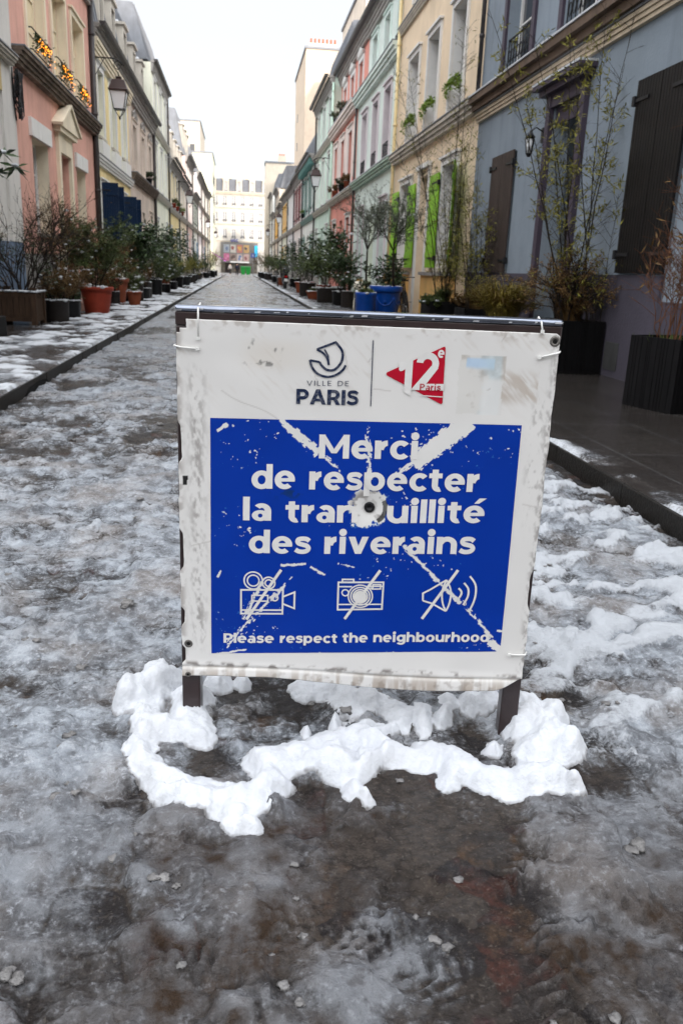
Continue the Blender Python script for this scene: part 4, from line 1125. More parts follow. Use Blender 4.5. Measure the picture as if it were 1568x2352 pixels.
CREAM = plaster('cream', lin(226, 204, 174), .25)
LIME = mat('lime_green_paint', lin(138, 194, 44), rough=.45, var=.1, vscale=(2, 2, .5), streak=.2)
LIMEP = mat('pale_lime_paint', lin(208, 226, 140), rough=.5, var=.08)
APR = plaster('apricot', lin(226, 178, 108), .3)
gh = [(22.0, 23.35, 1.42, 3.45), (19.95, 20.95, .22, 3.45), (17.35, 18.58, 1.33, 3.45)]; uh = [(21.85, 23.05, 4.42, 6.42), (19.68, 20.82, 4.42, 6.42), (17.4, 18.5, 4.42, 6.42)]
h2, fn = house(1, 16.05, 24.6, 'cream house with lime green shutters', [(PZ, 4.12, 0, gh), (4.12, 9.2, 0, uh + [(21.85, 23.05, 7.75, 8.9), (19.68, 20.82, 7.75, 8.9), (17.4, 18.5, 7.75, 8.9)])], CREAM, 9.2)
strip(fn, h2, 16.06, 24.59, 0, 4.10, 4.34, .20, STONE, 'cornice', 3); strip(fn, h2, 16.06, 24.59, 0, 7.35, 7.52, .12, STONE)
for h in uh + [(21.85, 23.05, 7.75, 8.9), (19.68, 20.82, 7.75, 8.9), (17.4, 18.5, 7.75, 8.9)]: window(fn, h2, h, 0, 0, RG, surround=.11, sill=False, depth=.34, reveal=WHITE)
for h in (gh[0], gh[2]): window(fn, h2, h, 0, 0, RG, surround=.13, depth=.22, reveal=WHITE)
door(fn, h2, gh[1], 0, WHITE, .25, .4)
sd = MB(fn); sd.box(19.8, 19.946, -.01, .05, PZ, 3.6); sd.box(20.954, 21.1, -.01, .05, PZ, 3.6); sd.box(19.75, 21.15, -.01, .10, 3.602, 3.70); sd.build('door_surround', WHITE, h2)
for hu, an in ((23.36, 0), (21.98, 180), (18.60, 0)): shutter(fn, h2, hu, 1.35, 3.33, .86, an, .05, LIME)
shutter(fn, h2, 17.30, 1.35, 3.33, .84, 164, .02, LIME)
for a, b in ((21.7, 23.9), (16.9, 18.9)):
    q = MB(fn); q.box(a, b, -.02, .30, PZ - .01, 1.18); o = q.build('apron_wall', APR, h2); MB(fn).box(a - .05, b + .05, -.02, .35, 1.182, 1.25).build('coping', GREYSTONE, o)
pipe(fn, h2, 24.5, 0, PZ, 9.1, mat('cream_pipe', lin(226, 208, 160), rough=.5))

MINT = plaster('mint', lin(212, 224, 217), .2); MAUVE = mat('mauve_reveal', lin(206, 196, 200), rough=.8, var=.06)
us3 = [(25.75, 26.80), (28.05, 29.05), (30.45, 31.5)]
h3, fn = house(1, 24.6, 33.0, 'pale mint three storey house with mauve window reveals', [(PZ, 4.26, 0, [(25.7, 26.8, 1.1, 3.3), (28, 29, .2, 3.3), (30.4, 31.5, 1.1, 3.3)]), (4.26, 7.15, 0, [(a, b, 4.42, 6.45) for a, b in us3]), (7.15, 9.75, -.32, [(a, b, 7.55, 9.05) for a, b in [(26.1, 27.1), (28.4, 29.4), (30.9, 31.9)]])], MINT, 9.7)
strip(fn, h3, 24.62, 32.98, 0, 4.15, 4.38, .22, mat('mint_cornice', lin(170, 190, 176), rough=.8, var=.2, streak=.5), 'cornice', 3, True); strip(fn, h3, 24.62, 32.98, 0, 6.98, 7.30, .24, MINT, 'cornice')
for a, b in us3:
    o = window(fn, h3, (a, b, 4.42, 6.45), 0, 0, RG, surround=.13, sm=MAUVE, sill=False, depth=.3, reveal=MAUVE); rail(fn, h3, a + .02, b - .02, .03, 4.48, 4.95, orn=False)
for a, b in [(26.1, 27.1), (28.4, 29.4), (30.9, 31.9)]: window(fn, h3, (a, b, 7.55, 9.05), -.32, 0, RG, surround=.12, sm=mat('mint_white', lin(214, 228, 222), rough=.8)); rail(fn, h3, a, b, -.25, 7.6, 8.0, orn=False)
for h in [(25.7, 26.8, 1.1, 3.3), (30.4, 31.5, 1.1, 3.3)]: window(fn, h3, h, 0, 0, RG, surround=.12, sm=MAUVE)
door(fn, h3, (28, 29, .2, 3.3), 0, mat('cream_yellow_door', lin(232, 224, 170), rough=.5)); pipe(fn, h3, 32.9, 0, PZ, 7, None, .04)

SALM = plaster('salmon', lin(218, 142, 128), .35); PALEP = plaster('blush_white', lin(232, 214, 206), .2)
us4 = [(34.3, 35.4), (36.8, 37.9), (39.3, 40.4)]
h4, fn = house(1, 33.0, 41.45, 'salmon pink house with white pedimented upper windows', [(PZ, 4.2, 0, [(34.2, 35.4, 1.1, 3.3), (36.8, 37.8, .2, 3.3), (39.2, 40.4, 1.1, 3.3)]), (4.2, 7.2, 0, [(a, b, 4.45, 6.5) for a, b in us4]), (7.2, 9.8, -.32, [(a, b, 7.6, 9.0) for a, b in us4])], SALM, 9.75)
strip(fn, h4, 33.02, 41.43, 0, 4.1, 4.32, .22, STONE, 'cornice', 3, True); strip(fn, h4, 33.02, 41.43, 0, 7.0, 7.36, .28, PALEP, 'cornice', 3, True)
for k, (a, b) in enumerate(us4):
    window(fn, h4, (a, b, 4.45, 6.5), 0, 0, RG, surround=.2, sm=PALEP); o = window(fn, h4, (a, b, 7.6, 9.0), -.32, 0, RG, surround=.17, sm=WHITE)
    pd = MB(fn); pd.add([(a - .28, -.2, 9.22), (b + .28, -.2, 9.22), ((a + b) / 2, -.2, 9.52), (a - .28, -.34, 9.22), (b + .28, -.34, 9.22), ((a + b) / 2, -.34, 9.52)], [(0, 1, 2), (0, 2, 5, 3), (1, 4, 5, 2), (0, 3, 4, 1)]); pd.build('pediment', WHITE, o)
    rail(fn, h4, a, b, .02, 4.5, 4.85, orn=False)
for k, u in enumerate((33.6, 36.1, 38.6, 41.0)): MB(fn).box(u - .34, u + .34, -.02, .03, 4.75, 6.85).build('wall_panel', PALEP, h4)
for h in [(34.2, 35.4, 1.1, 3.3), (39.2, 40.4, 1.1, 3.3)]: window(fn, h4, h, 0, 0, RG, surround=.12)
door(fn, h4, (36.8, 37.8, .2, 3.3), 0, mat('dark_red_door', (.10, .02, .02), rough=.4)); pipe(fn, h4, 41.3, 0, PZ, 9.5, mat('mint_pipe', lin(190, 216, 200), rough=.5), .06)

GEN = dict()


def generic(side, u0, u1, label, col, heights, trim=None, shut=None, wcols=None, rk='mansard', over=.35, dorm=0, ps=.35, rich=True, doorc=None, bays=3, cor=STONE):
    wm = plaster(label.replace(' ', '_')[:24], lin(*col), ps)
    L_ = u1 - u0; bw = L_ / bays; us = [(u0 + bw * (i + .5) - .55, u0 + bw * (i + .5) + .55) for i in range(bays)]
    st = []; zb = [PZ] + heights
    gh_ = [(a, b, (.2 if i == 1 else 1.15), 3.3) for i, (a, b) in enumerate(us)]
    for k in range(len(heights)):
        st.append((zb[k], zb[k + 1], 0, gh_ if k == 0 else [(a, b, zb[k] + .35, zb[k + 1] - .55) for a, b in us]))
    hs, fn = house(side, u0, u1, label, st, wm, heights[-1], over, rk, [u0 + bw * (i + .5) for i in range(bays)] if dorm else (), plinth=(.9, GREYSTONE, [(us[1][0] - .1, us[1][1] + .1)]), rise=3.2 if dorm else 2.3)
    for k in range(1, len(heights)): strip(fn, hs, u0 + .02, u1 - .02, 0, zb[k] - .12, zb[k] + .12, .18, cor)
    for k, s_ in enumerate(st):
        for i, (h_) in enumerate(s_[3]):
            if k == 0 and i == 1: door(fn, hs, h_, 0, doorc or DARK); continue
            window(fn, hs, h_, 0, 0, RG, surround=.12 if trim is not None else None, sm=trim, rich=rich, sill=rich)
            if shut and shut.get(k):
                for hu, an in ((h_[0] - .02, 180), (h_[1] + .02, 0)): shutter(fn, hs, hu, h_[2], h_[3], .5, an, .02, shut[k], rich, 5)
    pipe(fn, hs, u1 - .12, 0, PZ, heights[-1])
    return hs, fn


TEAL = mat('grey_teal_paint', lin(96, 138, 134), rough=.5, var=.1); DRED = mat('dark_red_paint', lin(118, 32, 44), rough=.5); YEL = mat('yellow_paint', lin(232, 176, 60), rough=.5); NAVYP = mat('navy_paint', lin(10, 34, 62), rough=.4, var=.15); BLUEP = mat('mid_blue_paint', lin(40, 110, 150), rough=.5); GRNP = mat('bottle_green_paint', lin(30, 66, 56), rough=.5)
generic(1, 41.45, 50.3, 'pale mint house with white frames and grey gutter', (206, 226, 212), [4.2, 7.2, 9.75], WHITE, over=.4)
h6, fn = generic(1, 50.3, 60.0, 'white house with grey teal ground floor and shutters', (238, 232, 224), [4.2, 7.5], WHITE, {0: TEAL, 1: TEAL}, over=.55, cor=TEAL)
bk = MB(fn)
for i in range(16): bk.box(50.6 + i * .58, 50.72 + i * .58, .0, .42, 7.05, 7.4)
bk.build('eave_bracket', TEAL, h6)
generic(1, 60.0, 69.0, 'blush house with dark red shutters', (238, 218, 212), [4.2, 7.6], WHITE, {1: DRED, 0: NAVYP}, rich=False)
generic(1, 69.0, 78.0, 'white house with blue shutters, third past the teal house', (240, 234, 228), [4.2, 7.5], WHITE, {0: NAVYP}, rich=False)
generic(1, 78.0, 87.0, 'cream house with yellow shutters', (242, 228, 204), [4.2, 7.6], WHITE, {0: YEL, 1: YEL}, rich=False)
generic(1, 87.0, 96.0, 'ivory house beneath the tall blank tower', (240, 226, 210), [4.2, 7.4], WHITE, rich=False)
generic(1, 96.0, 105.0, 'peach house with orange trim far down the street', (240, 212, 190), [4.2, 7.4, 9.6], STONE, {1: YEL}, rich=False)
generic(1, 105.0, 114.0, 'beige house near the far end of the right row', (232, 218, 200), [4.2, 7.6], WHITE, rich=False)
generic(1, 114.0, 124.0, 'white corner house closing the right row', (240, 232, 222), [4.2, 7.6, 10.6], STONE, rich=False)

# ---- left side ------------------------------------------------------------
OFFW = plaster('stone_white', lin(206, 202, 196), .5)
h7, fn = house(-1, 6.0, 16.95, 'off-white house with slate blue base at the left edge', [(PZ, 4.6, 0, [(14.4, 15.5, 1.6, 3.7), (11.2, 12.4, 1.6, 3.7)]), (4.6, 8.6, 0, [(14.2, 15.3, 5.2, 7.3), (11.2, 12.4, 5.2, 7.3)])], OFFW, 8.6)
for h in [(14.4, 15.5, 1.6, 3.7), (11.2, 12.4, 1.6, 3.7), (14.2, 15.3, 5.2, 7.3), (11.2, 12.4, 5.2, 7.3)]: window(fn, h7, h, 0, 0, RG)
MB(fn).box(6, 16.94, -.05, .04, PZ - .02, 1.48).build('plinth', plaster('slate_blue', lin(96, 112, 134), .5, .2), h7)
MB(fn).box(16.1, 16.94, .0, .05, 1.49, 8.5).build('corner_pilaster', OFFW, h7)
MB(fn).box(6, 16.08, -.02, .06, 3.95, 4.45).build('ochre_band', plaster('ochre', lin(190, 170, 120), .5), h7); strip(fn, h7, 6, 16.7, .055, 4.46, 4.6, .16, STONE)

PINK = plaster('pink', lin(214, 160, 144), .35, .12); BEIGEP = plaster('warm_beige_trim', lin(226, 212, 186), .3)
gh = [(18.30, 19.72, 1.72, 3.53), (20.75, 21.95, .25, 3.54), (22.98, 24.2, 1.72, 3.46)]; uh = [(18.4, 20.0, 5.0, 6.96), (20.78, 22.3, 5.0, 6.96), (23.08, 24.58, 5.0, 6.92)]
h8, fn = house(-1, 16.95, 25.85, 'pink house with fairy lights on its upper sills', [(PZ, 4.65, 0, gh), (4.65, 8.2, 0, uh)], PINK, 8.2)
strip(fn, h8, 16.97, 25.83, 0, 4.58, 4.86, .26, BROWN, 'cornice', 4)
for h in uh: window(fn, h8, h, 0, 0, RG, fm=BEIGEP, surround=.13, sm=BEIGEP, sill=False, depth=.22, reveal=BEIGEP, pane=mat('drawn_cream_blind', lin(222, 206, 174), rough=.5, var=.08)); r_ = MB(fn); r_.tube([(h[0], .0, 5.12), (h[0], .10, 5.12), (h[1], .10, 5.12), (h[1], 0, 5.12)], .014, 5); r_.tube([(h[0], .0, 5.5), (h[0], .10, 5.5), (h[1], .10, 5.5), (h[1], 0, 5.5)], .014, 5); r_.build('window_bar', DARK, h8)
for h in (gh[0], gh[2]):
    o = window(fn, h8, h, 0, 0, RG, depth=.3, pane=CURTAIN, reveal=BEIGEP); um = (h[0] + h[1]) / 2; lt_ = MB(fn); lt_.box(h[0] - .2, um - .006, -.01, .06, h[3] + .004, h[3] + .34); lt_.box(um + .006, h[1] + .2, -.01, .06, h[3] + .004, h[3] + .34); lt_.build('lintel_block', WHITE, o)
do = door(fn, h8, gh[1], 0, mat('beige_door', lin(196, 186, 164), rough=.5, var=.1), .32)
ds = MB(fn); ds.box(20.55, 20.746, -.01, .08, PZ, 3.55); ds.box(21.954, 22.15, -.01, .08, PZ, 3.55); ds.box(20.55, 22.15, -.01, .08, 3.552, 3.95)
ds.box(20.4, 22.4, -.01, .16, 3.955, 4.06); ds.add([(20.3, .2, 4.065), (22.5, .2, 4.065), (21.4, .2, 4.56), (20.3, -.02, 4.065), (22.5, -.02, 4.065), (21.4, -.02, 4.56)], [(0, 1, 2), (0, 2, 5, 3), (1, 4, 5, 2), (0, 3, 4, 1)])
ds.bar(fn_id := (20.25, .12, 4.09), (21.4, .12, 4.62), .06, .26, (0, 1, 0)); ds.bar((22.55, .12, 4.09), (21.4, .12, 4.62), .06, .26, (0, 1, 0)); ds.build('pediment', BEIGEP, do)
MB(fn).box(16.96, 20.5, -.05, .035, PZ - .02, 1.3).build('plinth', GREYSTONE, h8); pipe(fn, h8, 25.72, 0, PZ, 8.2, GUTTER, .075)
MB(fn).box(17.55, 17.75, .0, .012, 3.98, 4.12).build('vent_grille', DARK, h8)

WARMW = plaster('warm_white', lin(236, 226, 204), .25); STRAW = plaster('straw', lin(228, 206, 150), .2)
us = [(26.75, 27.85), (29.35, 30.45), (31.95, 33.05)]
h9, fn = house(-1, 25.85, 33.9, 'warm white house with straw panels and navy shutters', [(PZ, 4.05, 0, [(26.75, 27.85, 1.2, 3.45), (29.4, 30.4, .2, 3.45), (31.35, 32.45, 1.2, 3.45)]), (4.05, 7.4, 0, [(a, b, 4.75, 6.55) for a, b in us])], WARMW, 7.4, .36, 'mansard', (27.3, 29.9, 32.5), rise=3.3)
strip(fn, h9, 25.87, 33.88, 0, 3.90, 4.15, .16, WHITE); c_ = MB(fn); cornice(c_, 25.87, 33.88, 0, 6.75, 7.15, .22, 4); c_.build('frieze', BEIGEP, h9)
for a, b in us:
    window(fn, h9, (a, b, 4.75, 6.55), 0, 0, RG, surround=.16); MB(fn).box(a - .15, b + .15, -.01, .14, 4.2, 4.62).build('balustrade_panel', WHITE, h9)
for u in (26.3, 28.6, 31.2, 33.5): MB(fn).box(u - .3, u + .3, -.01, .02, 4.7, 6.6).build('straw_panel', STRAW, h9)
MB(fn).box(25.87, 33.88, -.01, .012, 3.55, 3.88).build('straw_frieze', STRAW, h9)
for h in [(26.75, 27.85, 1.2, 3.45), (31.35, 32.45, 1.2, 3.45)]: window(fn, h9, h, 0, 0, RG, surround=.1)
door(fn, h9, (29.4, 30.4, .2, 3.45), 0, GREYSTONE)
shutter(fn, h9, 27.98, 1.3, 3.46, .50, 88, .0, NAVYP); shutter(fn, h9, 26.72, 1.3, 3.46, .5, 88, .0, NAVYP); shutter(fn, h9, 32.5, 1.3, 3.42, .52, 88, .0, NAVYP); shutter(fn, h9, 31.3, 1.3, 3.42, .5, 88, .0, NAVYP)

ORN = plaster('pinkish_stone', lin(206, 190, 176), .5, .16)
us = [(35.0, 36.1), (37.9, 39.0), (40.8, 41.9)]
h10, fn = house(-1, 33.9, 43.1, 'greyish stone house with carved window heads', [(PZ, 4.3, 0, [(35, 36.1, 1.2, 3.3), (37.9, 38.9, .2, 3.3), (40.8, 41.9, 1.2, 3.3)]), (4.3, 7.4, 0, [(a, b, 4.7, 6.3) for a, b in us])], ORN, 7.4, .36, 'mansard', (35.6, 38.5, 41.4), rise=3.3)
strip(fn, h10, 33.92, 43.08, 0, 4.2, 4.5, .26, BROWN, 'cornice', 4)
for a, b in us:
    o = window(fn, h10, (a, b, 4.7, 6.3), 0, 0, RG, surround=.18, sm=ORN); sc = MB(fn)
    for k in range(7): sc.tube([((a + b) / 2 + (k - 3) * .2 + .1 * math.cos(q), .06, 6.62 + .12 * math.sin(q) + .05 * (3 - abs(k - 3))) for q in [i * .8 for i in range(9)]], .035, 5)
    sc.build('carved_swag', GREYSTONE, o)
for h in [(35, 36.1, 1.2, 3.3), (40.8, 41.9, 1.2, 3.3)]: window(fn, h10, h, 0, 0, RG, surround=.16, sm=ORN)
door(fn, h10, (37.9, 38.9, .2, 3.3), 0, BROWN); pipe(fn, h10, 42.95, 0, PZ, 7.4, GUTTER, .07)
generic(-1, 43.1, 51.6, 'ivory three storey house with a high grey eave', (236, 228, 208), [4.45, 7.4, 10.2], WHITE, over=.22, ps=.3)
generic(-1, 51.6, 60.0, 'yellow ochre house with a long dark eave', (236, 206, 150), [4.3, 7.0], WHITE, {0: GRNP}, over=.45, dorm=1)
generic(-1, 60.0, 68.5, 'sandy house behind the second left lantern', (226, 208, 178), [4.3, 6.9], WHITE, over=.45, dorm=1)
generic(-1, 68.5, 77.0, 'dusty pink house with dormers and snow on them', (232, 196, 186), [4.3, 7.0, 9.2], WHITE, dorm=1, rich=False)
generic(-1, 77.0, 86.0, 'white house with bright blue ground floor shutters', (238, 230, 222), [4.3, 7.2], WHITE, {0: BLUEP, 1: GRNP}, rich=False, dorm=1)
generic(-1, 86.0, 95.0, 'lilac white house with high eave', (232, 220, 226), [4.3, 7.2, 9.8], WHITE, rich=False)
generic(-1, 95.0, 104.0, 'rose house far down the left row', (236, 206, 204), [4.3, 7.2, 9.8], WHITE, {0: BLUEP}, rich=False)
generic(-1, 104.0, 113.0, 'beige house near the far end of the left row', (236, 220, 196), [4.3, 7.2, 9.8], WHITE, rich=False)
generic(-1, 113.0, 122.0, 'ivory corner house closing the left row', (240, 230, 214), [4.3, 7.4, 10.2], STONE, rich=False)

# ---- taller buildings behind the rows --------------------------------------
LIMEW = plaster('limewash', lin(198, 186, 168), .15, .05)


def block(name, label, x0, x1, y0, y1, h, m, wins=(), chim=None, face='-x'):
    e = empty(name, ((x0 + x1) / 2, y0, 0), label, 'building')
    b = MB().box(x0, x1, y0, y1, 0, h); b.build('wall', m, e)
    MB().box(x0 - .12, x1 + .12, y0 - .12, y1 + .12, h + .002, h + .22).build('roof', ZINC if not chim == 'flat' else STONE, e)
    for (xa, xb, ya, yb, za, zb) in wins:
        w_ = MB().box(xa, xb, ya, yb, za, zb).build('window', GLASS, e)
    return e


tw = block('tower_block', 'tall blank cream tower with a row of chimney pots', 6.55, 9.95, 90.4, 106, 22.25, plaster('tower_cream', lin(206, 186, 164), .12, .05), [(6.5, 6.548, 101, 101.7, 17.2 - 3 * k, 18 - 3 * k) for k in range(2)])  # plain cream render, the same tone on every face
c = MB().box(6.9, 9.7, 91, 91.9, 22.48, 22.9).build('chimney', plaster('chimney_render', lin(236, 214, 196), .1), tw)
for i in range(7):
    MB().lathe([(.11, 22.9), (.09, 23.3), (.11, 23.32), (.1, 23.4)], (7.1 + i * .4, 91.45, 0), 8).build('chimney_pot', mat('terracotta_pot', lin(196, 110, 80), rough=.8), c)
block('apartment_block', 'tall sandy block with small windows rising behind the salmon house', 9, 18, 66, 80.3, 21.4, plaster('sandy_block', lin(216, 200, 182), .3), [(8.95, 8.998, 67.4 + 3.4 * i, 68.4 + 3.4 * i, 12.6 + 2.6 * k, 14.2 + 2.6 * k) for i in range(4) for k in range(3)])
rb_ = block('apartment_block', 'pale block with one fat chimney at the far end of the right row', 3.7, 9, 124.2, 128, 15.4, LIMEW)
ch_ = MB().box(5.45, 6.55, 125, 126, 15.62, 16.5).build('chimney', LIMEW, rb_)
for i in range(3): MB().lathe([(.12, 16.5), (.1, 16.8)], (5.7 + .3 * i, 125.5, 0), 8).build('chimney_pot', MATS['terracotta_pot'], ch_)
block('apartment_block', 'bright white block with stepped roof terraces far left', -14, -6.5, 150, 170, 24.1, LIMEW, [(-9.6, -8.9, 149.95, 149.998, 19.2, 20.6), (-8.2, -7.4, 149.95, 149.998, 19.2, 20.6), (-12, -11, 149.95, 149.998, 19.2, 20.6)])
block('apartment_block', 'cream block at the far end of the left row', -8.5, -4.22, 140, 156, 18.1, plaster('cream_block', lin(242, 226, 196), .1), [(-4.218, -4.17, 142 + 3 * i, 143 + 3 * i, 8 + 3 * k, 9.6 + 3 * k) for i in range(4) for k in range(3)])

# ---- the white building closing the street ---------------------------------
FY = 170.
fb = empty('cinema_building', (0, FY, 0), 'white apartment building with a cinema front of posters closing the street', 'building')
ffn = lambda u, w, z: (u, FY - w, z)
holes = []
for (zb, zt) in ((12.55, 14.28), (9.55, 11.38), (6.50, 8.30)):
    for k in range(-2, 6): holes.append((-3.18 + 1.72 * k, -2.36 + 1.72 * k, zb, zt))
w_ = MB(ffn); wall_with_holes(w_, -12, 12, 0, 15.1, 0, holes, .2, 10); w_.build('wall', plaster('paris_white', lin(186, 181, 173), .1, .04), fb)
for h in holes:
    o = window(ffn, fb, h, 0, 0, RG, rich=False, sill=False, pane=CURTAIN, depth=.18)
    r_ = MB(ffn); r_.box(h[0], h[1], -.02, .03, h[2] + .38, h[2] + .43); n_ = 7
    for i in range(n_ + 1): q = h[0] + (h[1] - h[0]) * i / n_; r_.box(q - .015, q + .015, -.01, .02, h[2], h[2] + .38)
    r_.build('balcony_rail', DARK, o)
c = MB(ffn); cornice(c, -12, 12, 0, 14.6, 15.1, .45, 3); c.build('cornice', LIMEW, fb)
for zz in (12.0, 9.0, 5.85): strip(ffn, fb, -12, 12, 0, zz, zz + .16, .12, LIMEW)
rf = MB(ffn); rf.add([(-12, -.2, 15.1), (12, -.2, 15.1), (12, -1.3, 17.4), (-12, -1.3, 17.4), (12, -6, 17.9), (-12, -6, 17.9)], [(0, 1, 2, 3), (3, 2, 4, 5)]); ro = rf.build('roof', mat('slate_mansard', (.13, .135, .15), rough=.5, var=.2, vscale=(2, 2, .4)), fb)
for u in (-5.0, -2.55, 0, 2.5, 5):
    d = MB(ffn); d.box(u - .55, u - .35, -.9, -.05, 15.1, 17.3); d.box(u + .35, u + .55, -.9, -.05, 15.1, 17.3); d.box(u - .349, u + .349, -.9, -.05, 16.95, 17.3); d.box(u - .62, u + .62, -1.2, 0, 17.302, 17.42); o = d.build('dormer', LIMEW, ro)
    MB(ffn).add([(u - .35, -.3, 15.2), (u + .35, -.3, 15.2), (u + .35, -.3, 16.95), (u - .35, -.3, 16.95)], [(0, 1, 2, 3)]).build('pane', CURTAIN, o)
for u, s in ((-3.6, .5), (-1.9, .4), (1.2, .6), (2.6, .35)): MB(ffn).box(u, u + s, -4, -3, 17.7, 18.5).build('chimney', LIMEW, ro)
cf = MB(ffn); cf.box(-3.55, 3.7, -.05, .25, 1.95, 5.80); cfo = cf.build('cinema_front', mat('grey_cladding', (.16, .155, .15), rough=.5, var=.1), fb)
MB(ffn).box(-3.5, 3.6, -.02, .12, 0, 1.94).build('shop_front', mat('dim_shopfront', (.10, .09, .075), rough=.3, var=.5, scale=2), cfo)
MB(ffn).box(-2.75, -1.6, .121, .16, 0, 1.92).build('door', mat('dark_entrance', (.015, .01, .01), rough=.3), cfo)
MB(ffn).box(-1.67, 1.99, -.02, 1.3, 1.97, 2.22).build('canopy', WHITE, cfo)
PC = [(lin(176, 190, 206), lin(120, 140, 180)), (lin(236, 226, 214), lin(170, 60, 50)), (lin(228, 96, 60), lin(250, 190, 60)), (lin(236, 176, 40), lin(40, 40, 70)), (lin(236, 40, 150), lin(250, 150, 200)), (lin(150, 110, 90), lin(90, 50, 40)), (lin(216, 190, 186), lin(90, 130, 190)), (lin(220, 170, 160), lin(150, 60, 70))]
for i in range(8):
    r_, c_ = divmod(i, 4); u = -2.98 + 1.29 * c_; z0, z1 = ((3.85, 5.36) if r_ == 0 else (2.30, 3.66))
    po = MB(ffn).box(u, u + 1.08, .252, .28, z0, z1).build('film_poster', mat('poster_ground_%d' % i, tuple(.11 + .33 * c_ for c_ in PC[i][0]), rough=.4, var=.3, scale=2), cfo)
    q = MB(lambda a, b, c_: ffn(a, b, c_)); rg_ = random.Random(i)
    for k in range(3):
        cu, cz, rr = u + .54 + rg_.uniform(-.2, .2), (z0 + z1) / 2 + rg_.uniform(-.3, .3), rg_.uniform(.16, .32)
        q.add([(cu + rr * math.cos(t_) * .9, .284 + .003 * k, cz + rr * math.sin(t_)) for t_ in [j * math.pi / 7 for j in range(14)]], [tuple(range(14))])
    q.build('poster_figure', mat('poster_ink_%d' % i, tuple(.06 + .4 * c_ for c_ in PC[i][1]), rough=.4, var=.3, scale=4), po)
MB(ffn).box(3.0, 3.62, .252, .5, 3.2, 5.3).build('banner', mat('cyan_banner', lin(40, 170, 220), rough=.5), cfo)
lt_ = MB(ffn)
for ch, u in (('U', -1.58), ('G', -1.08), ('C', -.56)):
    for p in G[ch][0]: lt_.add([(u + q[0] * .46, .34, 5.86 + q[1] * .56) for q in p] + [(u + q[0] * .46, .26, 5.86 + q[1] * .56) for q in p], [tuple(range(len(p))), tuple(range(len(p), 2 * len(p)))[::-1]] + [(i, (i + 1) % len(p), len(p) + (i + 1) % len(p), len(p) + i) for i in range(len(p))])
lt_.build('roof_lettering', mat('blue_letters', lin(30, 50, 140), rough=.4), cfo)

# ---- the building behind the camera that keeps the near street in shade ------
bfn = lambda u, w, z: (u, -24 + w, z)
bh = empty('apartment_building', (0, -24, 0), 'tall stone apartment building across the crossroads behind the camera', 'building')
hl = [(-20 + 3.2 * i, -18.8 + 3.2 * i, .8 + 3.4 * k, 3 + 3.4 * k) for i in range(13) for k in range(7)]
w_ = MB(bfn); wall_with_holes(w_, -24, 24, 0, 27, 0, hl, .3, 10); w_.build('wall', STONE, bh)
MB(bfn).box(-24.2, 24.2, -10, .4, 27.01, 27.5).build('roof', ZINC, bh)
for h in hl[:1]: window(bfn, bh, h, 0, 0, RG, rich=False)
MB(bfn).add([(-24, -.25, 0), (24, -.25, 0), (24, -.25, 26), (-24, -.25, 26)], [(0, 1, 2, 3)]).build('dark_room', GLASS, bh)

# ---- wall lanterns ----------------------------------------------------------
LGLASS = mat('milky_lantern_glass', (.76, .78, .80), rough=.25, var=.05, spec=.5)
LROOF = mat('lantern_roof', (.05, .032, .03), rough=.4, var=.2)


